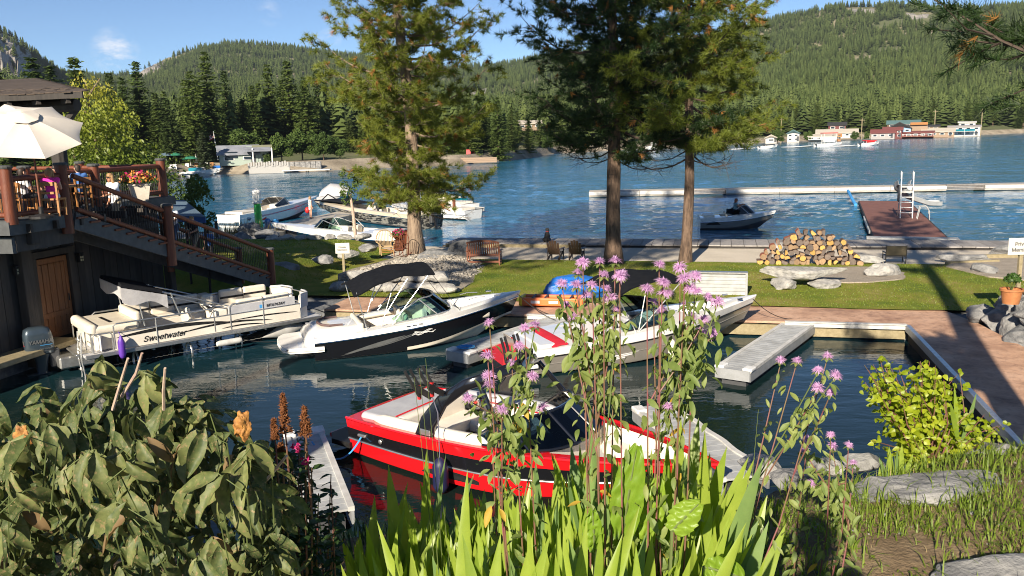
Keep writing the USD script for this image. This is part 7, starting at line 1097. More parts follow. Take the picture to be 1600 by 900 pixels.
# broadleaf trees of the far shore
bl = broadleaf(12, 4.2, 5, 3600, .34, .10); fb = None
for px, pt, D, wd, lb in ((450, 196, 186, 1.1, "round green broadleaf tree right of the green house"), (482, 190, 190, 1.2, "larger green broadleaf tree near the far dock"), (515, 196, 188, 1.0, "green broadleaf tree at the far dock's right end"), (427, 232, 183, .8, "low green bush in front of the green house's porch"), (540, 205, 190, 1.1, "green broadleaf tree behind the sunny pine's hanging branch"), (700, 205, 205, 1.0, "green broadleaf tree behind the sunny pine's trunk"), (860, 205, 262, 1.1, "pale green broadleaf tree at the shore's point"), (1090, 196, 330, 1.2, "green broadleaf tree between the pines' trunks on the far shore"), (1215, 196, 352, 1.2, "green broadleaf tree by the white far shed"), (1262, 200, 380, 1.1, "green broadleaf tree left of the far boathouse"), (1334, 201, 398, 1.1, "bright green broadleaf tree left of the red-roofed building"), (1352, 202, 405, .9, "low green tree beside the red-roofed building"), (1480, 196, 440, 1.3, "green broadleaf tree left of the white terraced building"), (392, 190, 200, 1.5, "yellowish green shrubby tree above the green house")):
    ax_, ay_ = az_dir(px); zb = float(hill_z(np.array([px + .0]), np.array([D + .0]))[0]); P = np.array([ax_ * D, ay_ * D, zb - .3]); hs_ = max(3.0, atd(px, pt, P[1])[2] - zb) / 12; sc = (hs_ * wd, hs_ * wd, hs_)
    if fb is None: fb = tree_proto("broadleaf_tree", lb, bl, "broad", 9, .22, "broadleaf trees of the far shore", P, sc)
    else: dup(fb, P, px * .3, lb, "broadleaf trees of the far shore", sc)
# aspen behind the deck and bushes
c = atd(160, 262, 46); asp = broadleaf(9.6, 3.7, 15, 11000, .10, .02, 80); t = thing("aspen_tree", "yellow-green aspen tree behind the deck railing", "tree", (c[0], c[1], 1.0)); asp[0][:, :2] *= np.interp(asp[0][:, 2], [0, 3, 6, 9.6], [1.15, 1.2, .85, .35])[:, None]
zt = atd(150, 92, 46)[2] - 1.0; asp[0][:, 2] *= zt / 9.6; asp[0][:, 0] += -.4 * asp[0][:, 2] / zt
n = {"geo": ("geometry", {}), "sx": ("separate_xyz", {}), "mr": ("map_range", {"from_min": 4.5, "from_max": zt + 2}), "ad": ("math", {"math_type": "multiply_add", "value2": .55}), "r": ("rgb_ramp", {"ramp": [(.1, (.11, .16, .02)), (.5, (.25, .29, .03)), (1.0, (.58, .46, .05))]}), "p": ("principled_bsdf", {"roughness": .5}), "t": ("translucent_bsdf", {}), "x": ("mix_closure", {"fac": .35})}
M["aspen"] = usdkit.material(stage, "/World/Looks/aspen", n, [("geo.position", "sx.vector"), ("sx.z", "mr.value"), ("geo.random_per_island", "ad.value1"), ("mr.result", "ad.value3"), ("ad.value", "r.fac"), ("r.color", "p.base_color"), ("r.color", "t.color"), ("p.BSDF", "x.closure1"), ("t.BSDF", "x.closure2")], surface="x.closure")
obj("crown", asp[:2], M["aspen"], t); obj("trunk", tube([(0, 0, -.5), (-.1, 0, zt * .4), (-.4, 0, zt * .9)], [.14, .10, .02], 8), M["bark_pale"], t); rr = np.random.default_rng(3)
obj("limbs", cat([tube([(-.05 * z, 0, z), (-.05 * z + math.cos(a) * 1.0, math.sin(a) * 1.0, z + 1.0)], [.05, .012], 5) for z, a in zip(np.linspace(1.2, zt * .8, 16), rr.uniform(0, 6.28, 16))]), M["bark_pale"], t)
c = atd(118, 262, 49); q = broadleaf(7.0, 2.6, 16, 5000, .09, .02, 50); t = thing("aspen_tree", "lower yellow-tipped aspen left of the tall one, under the roof corner", "tree", (c[0], c[1], 1.0)); obj("crown", q[:2], M["aspen"], t); obj("trunk", tube([(0, 0, -.5), (0, 0, 6)], [.12, .03], 7), M["bark_pale"], t)
c = atd(225, 290, 47); q = broadleaf(6.5, 3.4, 18, 6000, .09, .0, 50); t = thing("green_tree", "low dark green leafy tree behind the deck corner planter", "tree", (c[0], c[1], .6)); obj("crown", q[:2], M["broad"], t); obj("trunk", tube([(0, 0, -.5), (0, 0, 5)], [.12, .03], 7), M["bark"], t)
c = atd(306, 345, 36); q = broadleaf(2.9, 1.15, 19, 2600, .07, .0, 30); zb = c[2] - .3; t = thing("green_bush", "dark green bush right of the canopy behind the stairs", "bush", (c[0], c[1], 1.0)); q[0][:, 2] += zb - 1.0 - .3; obj("crown", q[:2], M["broad"], t); obj("trunk", tube([(0, 0, -.3), (.05, 0, zb)], [.07, .04], 7), M["bark"], t)
c = at(556, 374, 1.1); t = thing("sapling", "thin pale sapling trunk staked at the edge of the left lawn", "tree", (c[0], c[1], 1.0)); obj("trunk", tube([(0, 0, -.2), (-.05, 0, 1.4), (-.16, 0, 2.6)], [.11, .09, .06], 9), M["stem_pale"], t); q = broadleaf(2.4, 1.0, 29, 900, .07, .0, 14); q[0][:, 2] += 1.9; obj("crown", q[:2], M["broad"], t)
c = at(378, 364, .7); obj("reeds", cat(grass_tufts(500, lambda r, n: np.stack([c[0] + r.normal(0, .9, n), c[1] + r.normal(0, .3, n), 0 * r.random(n) + .5], 1), None, .5, 1.3, .012, 9, .4)), M["needle_dead"] if False else leafm("reed", (.16, .14, .05), (.30, .24, .10), .3), label="dry reeds growing among the dark rocks by the quay", cat="reeds", kind="stuff")
# ------------------------------------------------------------------ houses of the far shore
def house(name, label, px, D, w, d, h, rh, wall, roof, yaw=None, win=3, storeys=1, gable_front=False, sink=.5, cat_="house", deck=None, lift=0.0):
    ax_, ay_ = az_dir(px); zb = max(.6, float(hill_z(np.array([px + .0]), np.array([D + .0]))[0])) - sink + lift; yaw = -math.atan2(ax_, ay_) if yaw is None else yaw; t = thing(name, label, cat_, (ax_ * D, ay_ * D, zb), yaw)
    h *= .60; rh *= .62; w *= .85; H_ = h + sink; obj("wall", box((0, 0, H_ / 2), (w, d, H_)), wall, t); o = .5
    if gable_front: pts = [(-w / 2 - o, H_ - .15), (0, H_ + rh), (w / 2 + o, H_ - .15), (w / 2 + o, H_ + .1), (0, H_ + rh + .28), (-w / 2 - o, H_ + .1)]; rg = rings([[(x, y, z) for x, z in pts] for y in (-d / 2 - o, d / 2 + o)]); gb = rings([[(x, y, z) for x, z in ((-w / 2, H_ - .05), (w / 2, H_ - .05), (0, H_ + rh))] for y in (-d / 2 + .02, d / 2 - .02)])
    else: pts = [(-d / 2 - o, H_ - .15), (0, H_ + rh), (d / 2 + o, H_ - .15), (d / 2 + o, H_ + .1), (0, H_ + rh + .28), (-d / 2 - o, H_ + .1)]; rg = rings([[(x, y, z) for y, z in pts] for x in (-w / 2 - o, w / 2 + o)]); gb = rings([[(x, y, z) for y, z in ((-d / 2, H_ - .05), (d / 2, H_ - .05), (0, H_ + rh))] for x in (-w / 2 + .02, w / 2 - .02)])
    obj("roof", rg, roof, t); obj("gable", gb, wall, t)
    for s_ in range(storeys):
        for k in range(win):
            x = -w / 2 + w * (k + .5) / win; z = sink + h / storeys * (s_ + .55); f = obj("window", box((x, -d / 2 - .03, z), (w / win * .55, .10, h / storeys * .42)), M["white_paint"], t); obj("pane", box((x, -d / 2 - .09, z), (w / win * .45, .04, h / storeys * .34)), M["glass_pane"], f)
    obj("door", box((w * .38, -d / 2 - .05, sink + 1.0), (.9, .08, 2.0)), M["dark_grey"], t)
    if deck: obj("deck", box((0, -d / 2 - 1.2, sink + .3), (w, 2.4, .25)), M[deck], t); obj("deck_rail", cat([box((0, -d / 2 - 2.35, sink + 1.3), (w, .08, .1))] + [box((-w / 2 + w * k / 8, -d / 2 - 2.35, sink + .85), (.08, .08, .9)) for k in range(9)]), M["white_paint"], t)
    return t, H_
M["glass_pane"] = pm("glass_pane", (.02, .03, .04), .08, spec=.8)
def wm(n, c): return pm(n, c, .8)
wg, wt, ww, wr, wb, wbr, wgr, wo = wm("wall_green", (.30, .36, .31)), wm("wall_tan", (.27, .19, .13)), wm("wall_white", (.46, .45, .42)), wm("wall_red", (.13, .04, .038)), wm("wall_blue", (.22, .34, .48)), wm("wall_brown", (.12, .07, .045)), wm("wall_grey", (.30, .28, .27)), wm("wall_orange", (.40, .18, .06))
rg_, rr_, rt, rd, rp = pm("roof_grey", (.15, .16, .185), .85, col2=(.24, .25, .28), scale=.6), wm("roof_red", (.16, .05, .045)), wm("roof_teal", (.08, .15, .15)), wm("roof_dark", (.03, .03, .03)), wm("roof_pale", (.40, .36, .30))
t, H_ = house("lake_house", "pale green house with a grey roof across the water by the spruce", 384, 187, 9.0, 6, 3.0, 2.6, wg, rg_, win=2, storeys=1, lift=.6)
obj("porch_roof", rings([[(x, -3.0, z) for x, z in ((1, 3.5), (6.4, 3.5), (6.4, 3.8), (1, 3.8))], [(x, -5.4, z) for x, z in ((1, 2.8), (6.4, 2.8), (6.4, 3.1), (1, 3.1))]]), rg_, t); obj("side_wing", box((3.8, -.6, 2.2), (4.4, 4.6, 3.4)), wg, t); obj("balcony", box((4.8, -3.4, 3.6), (4.0, .12, 1.0)), pm("olive_board", (.16, .16, .10), .8), t)
for x in (2.8, 6.6): obj("porch_post", box((x, -5.2, 1.8), (.25, .25, 3.4)), M["white_paint"], t)
obj("window_wide", box((-1.4, -3.06, 2.2), (2.4, .1, 1.3)), M["glass_pane"], t)
house("hillside_house", "house half hidden in the trees on the slope left of the sunny pine", 468, 232, 8, 5, 3.0, 1.2, wgr, wb, win=2, lift=16 - 8); house("hillside_house", "tan house half hidden in trees between the dark pine and the lake", 834, 300, 9, 6, 3.0, 1.6, wt, rp, win=3, lift=4)
house("lake_shed", "small white shed on the far beach right of the pines", 1205, 352, 5, 4, 2.8, 1.8, ww, rp, win=1, gable_front=True); house("lake_house", "narrow white two-storey house with a blue roof on the far beach", 1239, 366, 5.5, 6, 5.2, 2.2, ww, rt, win=2, storeys=2, gable_front=True)
house("boathouse", "long low white boathouse with a dock on the far beach", 1284, 382, 13, 6, 2.6, 1.2, ww, rp, win=4, deck="dock_white"); house("beach_hut", "small orange hut on the far beach right of the boathouse", 1304, 388, 5.0, 4, 2.0, 1.6, wo, wo, win=1); house("lake_house", "long grey-roofed house behind the boathouse on the far shore", 1306, 404, 20, 7, 3.0, 2.4, ww, rp, win=6, lift=.8); house("lake_house", "dark red house among the trees behind the boathouse", 1306, 425, 9, 7, 4.0, 2.0, wr, rd, win=2, lift=3)
house("lake_house", "grey house with a red roof at the left of the far resort", 1377, 404, 11, 7, 3.6, 2.2, wgr, rr_, win=3); house("resort_wing", "red two-storey wing of the far resort", 1392, 410, 9, 7, 5.4, 2.0, wr, rr_, win=3, storeys=2); house("resort_hall", "pale blue gabled hall of the far resort", 1402, 414, 11, 8, 6.5, 4.2, wb, rd, win=3, storeys=2, gable_front=True); house("resort_wing", "low dark red building with a deck on the far resort's waterfront", 1422, 412, 20, 6, 3.2, .8, wr, rr_, win=6, deck="brown_wood"); house("resort_wing", "tan building with a black roof and yellow awning in the far resort", 1434, 424, 18, 8, 5.5, 1.0, wt, rd, win=5, storeys=2, lift=1.0); house("resort_wing", "teal-roofed building at the back of the far resort", 1408, 432, 16, 8, 5.5, 2.2, wbr, rt, win=4, storeys=2, lift=2.6)
ax_, ay_ = az_dir(1432.0); t = thing("awning", "yellow awning in front of the black-roofed resort building", "awning", (ax_ * 418, ay_ * 418, 7.6), -math.atan2(ax_, ay_)); obj("cloth", box((0, 0, -1.2), (7, 1.6, .6), rx=.4), wo, t); obj("frame", box((0, .6, -3), (7, .12, 3.5)), wt, t)
house("lake_house", "tan house with a pale roof right of the far resort", 1462, 420, 15, 7, 3.4, 2.2, wt, rp, win=4); house("resort_hall", "white terraced building with a teal awning at the right of the far shore", 1502, 436, 15, 8, 6.5, .6, ww, wgr, win=4, storeys=2); house("resort_wing", "white upper storey block behind the white terraced building", 1506, 446, 8, 6, 9.5, .5, ww, ww, win=2, storeys=3)
ax_, ay_ = az_dir(1503.0); t = thing("awning", "teal awning before the white terraced building", "awning", (ax_ * 429, ay_ * 429, 3.6), -math.atan2(ax_, ay_)); obj("cloth", box((0, 0, -.6), (8, 1.6, .4), rx=.3), M["teal"], t); obj("frame", cat([box((x, -.9, -1.5), (.15, .15, 3)) for x in (-5.5, 0, 5.5)]), M["white_paint"], t)
for k, (px, D, h) in enumerate(((1344, 420, 10), (1456, 440, 13), (1528, 452, 14), (1220, 372, 11))):
    ax_, ay_ = az_dir(px); zb = float(hill_z(np.array([px + .0]), np.array([D + .0]))[0]); t = thing("utility_pole", ("wooden utility pole left of the far resort", "wooden utility pole behind the tan house with a pale roof", "wooden utility pole right of the white terraced building", "wooden utility pole by the narrow white house")[k], "pole", (ax_ * D, ay_ * D, zb)); obj("pole", cyl((0, 0, -.5), (0, 0, h), .2, 7), M["timber"], t); obj("crossarm", box((0, 0, h - .8), (2.4, .2, .2)), M["timber"], t)
# sandy strip along the shoreline
xs = np.linspace(-100, 1980, 150); rows = []
for o in np.linspace(-2.5, 5.5, 6): D = shore_d(xs) + o; a, b = az_dir(xs); rows.append(np.stack([a * D, b * D, np.interp(o, [-2.5, 0, 2, 5.5], [-.4, .18, 1.0, 2.0]) + .25 * meshkit.fbm(np.stack([xs / 5, 0 * xs + o, 0 * xs], -1), 3, 2)], -1))
M["shore_gravel"] = pm("shore_gravel", (.32, .27, .20), .95, col2=(.16, .13, .09), scale=.25, coords="world", bump=.8, bscale=1.5, bdist=.3); obj("far_beach", grid(rows), M["shore_gravel"], kind="structure", smooth=True)
M["roof_dark_green"] = wm("umbrella_green", (.02, .16, .09)); M["white_wood"] = wm("white_wood", (.33, .32, .30))
# marina of the far shore at the left
def spot(px, o): D = float(shore_d(px)) + o; ax_, ay_ = az_dir(px); return np.array([ax_ * D, ay_ * D, 0.0])
c = spot(430, -2); t = thing("sea_wall", "white picketed sea wall on the far shore before the green house", "wall", c, .05); obj("wall", box((0, 0, .8), (8.2, .5, 1.6)), M["white_wood"], t)
for k in range(16): obj("picket", box((-4 + .52 * k, -.3, 1.75 + .12 * ((k * 7) % 3)), (.34, .16, .9)), M["white_wood"], t)
c = spot(488, -4); t = thing("far_dock", "low pale dock along the far shore right of the sea wall", "dock", c, .02); obj("deck", box((0, 0, .45), (9.5, 2.2, .2)), M["dock_white"], t); obj("piles", cat([cyl((x, y, -1), (x, y, .4), .12, 6) for x in (-4, 0, 4) for y in (-.9, .9)]), M["dark_wood"], t)
c = spot(462, 2.5); t = thing("retaining_wall", "grey stone retaining wall on the far shore behind the pale dock", "wall", c, .02); [obj("block", bbox((-5 + k * 1.1, 0, 1.2), (1.06, .6, 1.6), .08), M["rock"], t) for k in range(11)]
for k, (px, o, col, hgt, lb) in enumerate(((309, 4, "roof_dark_green", 2.4, "green beach umbrella on the far left shore"), (286, 8, "roof_dark_green", 3.2, "teal umbrella behind the far beach at the left"), (272, 10, "canopy_blue", 3.2, "blue-grey shade canopy at the far beach's left end"))):
    c = spot(px, o); t = thing("beach_umbrella", lb, "umbrella", (c[0], c[1], 1.3)); obj("pole", cyl((0, 0, 0), (0, 0, hgt), .05, 6), M["white_paint"], t); obj("canopy", lathe([(0, hgt + .1), (1.0, hgt - .12), (1.75, hgt - .5), (1.72, hgt - .56), (0, hgt)], 8), M[col], t)
c = spot(318, 4); t = thing("beach_umbrella", "folded white umbrella on the far left beach", "umbrella", (c[0], c[1], 1.2)); obj("pole", cyl((0, 0, 0), (0, 0, 1.0), .05, 6), M["white_paint"], t); obj("canopy", lathe([(.3, .7), (.38, .9), (.2, 2.0), (.03, 2.9), (0, 3.0)], 10), M["umbrella"], t)
for k, (px, o, lb) in enumerate(((303, -3, "white boat at the far left marina dock"), (294, -6, "white boat nearest on the far left marina, pointing right"), (335, -1, "small blue and white boat at the right of the far left marina"))):
    c = spot(px, o); t = thing("moored_boat", lb, "motorboat", c, .1 + .1 * k); H = Hull(6.5 if k < 2 else 4, 2.2, .9, 1.3); obj("hull", cat(H.strip(0, 1, n=12, k=3), H.bottom(10), H.deck([(.3, .6, .3)], n=12)), M["white_gel"], t); obj("cover", rbox((2.6 if k < 2 else 1.8, 0, 1.3), (2.4 if k < 2 else 1.6, 1.8, .7), .2), M[("grey_canvas", "teal", "tarp")[k]], t)
c = spot(276, -2); t = thing("far_dock", "pale dock with white seats at the far left marina", "dock", c, -.1); obj("deck", box((0, 0, .7), (14, 2.4, .3)), M["dock_white"], t); obj("piles", cat([cyl((x, y, -1), (x, y, .6), .15, 6) for x in (-6, -2, 2, 6) for y in (-1, 1)]), M["dark_wood"], t)
r = np.random.default_rng(8)
CL = ("small white chair at the left end of the far left beach", "second white chair at the far left beach", "pale chair left of the green beach umbrella", "orange chair by the folded white umbrella", "pale chair right of the folded white umbrella", "orange chair at the right end of the far left beach", "pale chair near the small blue and white boat")
for k, px in enumerate((278, 284, 302, 316, 323, 340, 331)):
    c = spot(px, 2.5 + r.uniform(0, 1.5)); t = thing("beach_chair", CL[k], "chair", (c[0], c[1], 1.0), r.uniform(-.6, .6), "chairs on the far left beach"); mt = M[("white_paint", "orange_wood")[k % 2 if k > 1 else 0]]; obj("seat", bbox((0, 0, .4), (.8, .8, .1), .02), mt, t); obj("backrest", bbox((0, .4, .8), (.8, .1, .9), .02, rx=-.25), mt, t); [obj("leg", box((sx, sy, .2), (.08, .08, .4)), mt, t) for sx in (-.35, .35) for sy in (-.35, .35)]
for k, (px, o) in enumerate(((738, 7), (745, 8))):
    c = spot(px, o); t = thing("beach_chair", ("left red chair on the far shore right of the sunny pine", "right red chair on the far shore right of the sunny pine")[k], "chair", (c[0], c[1], 1.6), 0); obj("seat", bbox((0, 0, .45), (1.1, 1.0, .12), .02), M["red"], t); obj("backrest", bbox((0, .5, 1.0), (1.1, .12, 1.1), .02, rx=-.3), M["red"], t); [obj("leg", box((sx, sy, .22), (.1, .1, .45)), M["red"], t) for sx in (-.45, .45) for sy in (-.4, .4)]
c = spot(726, 3); t = thing("retaining_wall", "low tan timber retaining wall by the red chairs on the far shore", "wall", c, -.2); [obj("board", box((0, 0, .5 + .4 * k), (17, .3, .36)), wt, t) for k in range(3)]
c = spot(1012, -3); t = thing("moored_boat", "white cabin boat on the far shore seen between the two pine trunks", "motorboat", c, .1); H = Hull(7.5, 2.6, 1.0, 1.5); obj("hull", cat(H.strip(0, 1, n=12, k=3), H.bottom(10), H.deck([], n=12)), M["white_gel"], t); obj("cabin", rbox((3.4, 0, 1.9), (3.0, 2.0, 1.5), .3), M["white_paint"], t); obj("cabin_glass", box((3.4, -1.01, 2.1), (2.2, .06, .5)), M["glass_pane"], t)
c = spot(352, 13); P = np.array([c[0], c[1], 2.5]); top = atd(344, 205, P[1])[2]; t = thing("flagpole", "white flagpole with a striped flag beside the grey-green spruce", "flagpole", P); hp = top - 2.5; obj("pole", cyl((0, 0, 0), (-.5, 0, hp), .07, 7), M["white_paint"], t); fl = obj("flag_field", slab(grid([[(-.55 - .9 * a, -.05 + .1 * math.sin(4 * a + b), hp - .4 - 1.1 * b - .5 * a) for b in (0, .5, 1)] for a in np.linspace(0, 1, 6)]), .02), M["red"], t)
obj("flag_stripe", cat([slab(grid([[(-.57 - .9 * a, -.12 + .1 * math.sin(4 * a + b), hp - .4 - 1.1 * b - .5 * a) for b in (q, q + .12)] for a in np.linspace(0, 1, 6)]), .02) for q in (.15, .42, .70)]), M["white_paint"], fl); obj("flag_canton", slab(grid([[(-.57 - .4 * a, -.16, hp - .38 - .5 * b - .25 * a) for b in (0, 1)] for a in (0, 1)]), .02), M["navy"], fl)
# ------------------------------------------------------------------ plants on the bank
def blade(L, W, n=7, shape="leaf", curl=.0, fold=.25, wav=0.0, r=None, twist=0.0, m=3):
    """one leaf from the origin along x, upper face +z"""
    s = np.linspace(0, 1, n); w = {"leaf": np.sin(PI * np.clip(s * .96 + .02, 0, 1)) ** .8 * (1 - .25 * s) * 1.12, "sword": np.minimum(1, (1 - s) * 2.6) ** .75 * (.72 + .28 * np.minimum(1, s * 4)), "heart": np.minimum(1, s * 5 + .15) ** .6 * (1 - s ** 1.8) ** .8, "broad": np.sin(PI * np.clip(s * .88 + .10, 0, 1)) ** .55}[shape] * W / 2
    x, z, a = [0.0], [0.0], 0.0
    for k in range(1, n): a = curl * k / (n - 1); x.append(x[-1] + L / (n - 1) * math.cos(a)); z.append(z[-1] - L / (n - 1) * math.sin(a))
    x, z = np.array(x), np.array(z); wob = 0 if r is None or not wav else r.normal(0, wav, n) * W; wob2 = 0 if r is None or not wav else r.normal(0, wav, n) * W; tw = twist * s
    if m == 3: cols = [(-1, wob), (0, 0 * w), (1, wob2)]
    else: cols = [(-1, wob), (-.55, wob * .3), (0, 0 * w), (.55, wob2 * .3), (1, wob2)]
    P = np.stack([np.stack([x, q * w * np.cos(tw), z + fold * w * abs(q) ** 1.5 + o + q * w * np.sin(tw) - .06 * w * (abs(q) == .55)], -1) for q, o in cols], 1); return grid(P[:, ::-1])
def orient(g, o, d, up):
    d = np.asarray(d, float); d = d / np.linalg.norm(d); up = np.asarray(up, float); z = up - d * (up @ d); z /= np.linalg.norm(z) + 1e-9; return basis(g, o, d, np.cross(z, d), z)
TOSUN = SUN * V3(.8, 1, 1)
M["peony"] = leafm("peony", (.045, .072, .022), (.20, .215, .075), .2, .55, spec=.3, island=False, noise_scale=55, spots=(.25, .19, .09), tint=1.2); M["peony_dry"] = leafm("peony_dry", (.17, .11, .05), (.26, .18, .09), .25, .6, island=False, noise_scale=22)
M["iris"] = leafm("iris", (.20, .29, .035), (.32, .40, .06), .42, .36, island=False, noise_scale=16, tint=1.6); M["iris_blue"] = leafm("iris_blue", (.13, .21, .07), (.20, .29, .09), .36, .36, island=False, noise_scale=16)
M["balm_leaf"] = leafm("balm_leaf", (.13, .19, .045), (.26, .30, .085), .38, .55, island=False, noise_scale=30, tint=1.5); M["balm_yellow"] = leafm("balm_yellow", (.45, .30, .04), (.55, .36, .05), .4, .6, island=False, noise_scale=30)
M["petal"] = leafm("petal", (.62, .38, .60), (.78, .56, .75), .45, .6, noise_scale=30, tint=1.25); M["petal_dark"] = leafm("petal_dark", (.42, .18, .55), (.55, .28, .65), .4, .6, noise_scale=30); M["dark_leaf"] = leafm("dark_leaf", (.025, .055, .015), (.06, .10, .025), .25, .45, island=True, noise_scale=20); M["plume"] = leafm("plume", (.20, .075, .025), (.30, .13, .05), .2, .8, noise_scale=30)
M["lime"] = leafm("lime", (.23, .30, .015), (.40, .44, .03), .48, .42, island=True, noise_scale=25, tint=1.6); M["lime_single"] = leafm("lime_single", (.23, .30, .015), (.40, .44, .03), .48, .42, island=False, noise_scale=25, tint=1.6); M["dock_leaf"] = leafm("dock_leaf", (.17, .28, .025), (.25, .36, .04), .42, .4, island=False, noise_scale=28, tint=1.6)
def gz(x, y): return float(bank_z(np.array([x]), np.array([y]))[0])
# big-leaved shrub at the lower left
r = np.random.default_rng(101); t = thing("leafy_shrub", "large shrub with drooping grey-green browned leaves filling the lower left corner", "shrub"); crowns = [V3(x, y, gz(x, y)) for x, y in ((-1.75, 2.5), (-1.45, 2.75), (-1.15, 2.5), (-.95, 2.75), (-1.6, 2.2), (-.8, 2.4))]; k = 0
for _ in range(2000):
    if k >= 99: break
    px = r.uniform(-40, 452); ytop = np.interp(px, [-40, 60, 130, 200, 300, 370, 420, 452], [630, 622, 590, 566, 585, 640, 690, 760]) + 26 * math.sin(px * .071) + 14 * math.sin(px * .19); py = ytop + (910 - ytop) * r.random() ** 1.05
    if px > 400 and py < 700 and r.random() < .6: continue
    D = r.uniform(1.9, 2.75) + .25 * (py < 640); c = atd(px, py, D)
    if c[2] < gz(c[0], c[1]) + .08: continue
    b = min(crowns, key=lambda q: np.linalg.norm(q[:2] - c[:2])); out = c - b; out[2] = 0; out /= np.linalg.norm(out) + 1e-6; a0 = r.uniform(0, 6.28); hd = out * .7 + V3(math.cos(a0), math.sin(a0), 0) * .8; hd /= np.linalg.norm(hd); sdv = V3(-hd[1], hd[0], 0); o0 = c - hd * .07 - V3(0, 0, .05)
    obj("stalk", tube([o0 + (b - o0) * .12, o0, c], [.0022, .0018, .0014], 4, False), M["stem_green"], t)
    for q, (f, off) in enumerate(((1.0, 0.0), (.75, .75), (.75, -.75))):
        dr_ = r.uniform(.4, 1.6); d = hd * math.cos(off) + sdv * math.sin(off) + V3(0, 0, -dr_); L = r.uniform(.105, .165) * (1.0 if q == 0 else .88); up = V3(0, 0, 1) * .7 + TOSUN * .7 + r.normal(0, .35, 3)
        g = blade(L, L * r.uniform(.25, .35), 10, "leaf", r.uniform(.1, 1.5), r.uniform(.2, .8), .09, r, r.uniform(-.9, .9), 5); obj("leaf", orient(g, c if q == 0 else c - hd * .02, d, up), M["peony_dry"] if r.random() < .07 else M["peony"], t, smooth=True)
    k += 1
LV = []
for _ in range(850):
    px = r.uniform(-40, 445); ytop = np.interp(px, [-40, 60, 130, 200, 300, 370, 420, 452], [640, 632, 600, 580, 600, 655, 710, 780]) + 26 * math.sin(px * .071) + 14 * math.sin(px * .19); py = ytop + (930 - ytop) * r.random(); c = atd(px, py, r.uniform(2.35, 3.0))
    if c[2] < gz(c[0], c[1]) + .05: continue
    a0 = r.uniform(0, 6.28); L = r.uniform(.09, .15); LV.append(orient(blade(L, L * .32, 7, "leaf", r.uniform(.2, 1.3), r.uniform(.2, .7), .08, r, r.uniform(-.9, .9), 5), c, V3(math.cos(a0), math.sin(a0), -r.uniform(.2, 1)), V3(0, 0, 1) + TOSUN * .7 + r.normal(0, .4, 3)))
obj("foliage", cat(LV), M["peony"], t, kind="stuff")
for px, py, D, px2, py2 in ((200, 560, 2.2, 176, 640), (222, 552, 2.2, 190, 620), (448, 712, 2.1, 392, 770), (258, 575, 2.25, 256, 640)): a, b = atd(px, py, D), atd(px2, py2, D + .1); obj("dry_stem", tube([b, (a + b) / 2 + r.normal(0, .006, 3), a], [.0050, .0045, .0035], 6), M["stem_pale"], t)
for px, py, s in ((382, 668, .032), (36, 686, .026)):
    c = atd(px, py, 2.15); v, f = rock((s * 2, s * 1.6, s * 3), 31 + px, amp=1.1, sub=3); obj("seed_head", (v + c, f), pm("seed_brown%d" % px, (.40, .19, .04), .7, col2=(.22, .09, .02), scale=60), t)
# darker shrub with brown plumes
t = thing("plumed_shrub", "dark small-leaved shrub with rusty brown flower plumes", "shrub"); r = np.random.default_rng(33); n_leaf = 0; LV = []
for k in range(40):
    px = r.uniform(395, 530); top = np.interp(px, [395, 440, 480, 520], [690, 650, 660, 730]) + r.uniform(0, 90); a = atd(px, top, r.uniform(2.7, 3.2)); b = V3(a[0] + r.uniform(-.15, .1), a[1] + r.uniform(-.1, .1), gz(a[0], a[1]) - .02); obj("stem", tube([b, (a + b) / 2 + r.normal(0, .02, 3), a], [.005, .004, .002], 4), M["stem"], t)
    for w in range(56): f = r.uniform(.08, 1.0); p = b + (a - b) * f; an = r.uniform(0, 6.28); d = V3(math.cos(an), math.sin(an), r.uniform(-.3, .5)); L = r.uniform(.03, .055); LV.append(orient(blade(L, L * .5, 4, "leaf", .4, .3), p, d, V3(0, 0, 1) + r.normal(0, .3, 3)))
for k, g in enumerate(LV[:120]): obj("leaf", g, M["dark_leaf"], t, smooth=True)
obj("foliage", cat(LV[120:]), M["dark_leaf"], t, kind="stuff")
for px, py, D, h, w in ((446, 650, 2.6, .13, .022), (478, 655, 2.65, .10, .024), (440, 690, 2.7, .05, .02), (430, 662, 2.6, .07, .014)):
    c = atd(px, py + 25, D); n = 260; zz = r.random(n); rr_ = w * (1 - zz * .8) * np.sqrt(r.random(n)); an = r.uniform(0, 6.28, n); C = np.stack([c[0] + rr_ * np.cos(an), c[1] + rr_ * np.sin(an), c[2] + zz * h], 1); obj("plume", needles(C, r.normal(size=(n, 3)) * .5 + [0, 0, .4], 5, .012, .0022, r, 1.0, .004), M["plume"], t); obj("stem", tube([c - V3(0, 0, .3), c + V3(0, 0, h)], [.004, .002], 4), M["stem"], t)
for px, py in ((477, 718), (463, 700)): c = atd(px, py, 2.6); obj("blossom", needles(np.repeat(c[None], 8, 0) + r.normal(0, .008, (8, 3)), r.normal(size=(8, 3)), 10, .014, .003, r, 1.0, .004), M["petunia"], t)
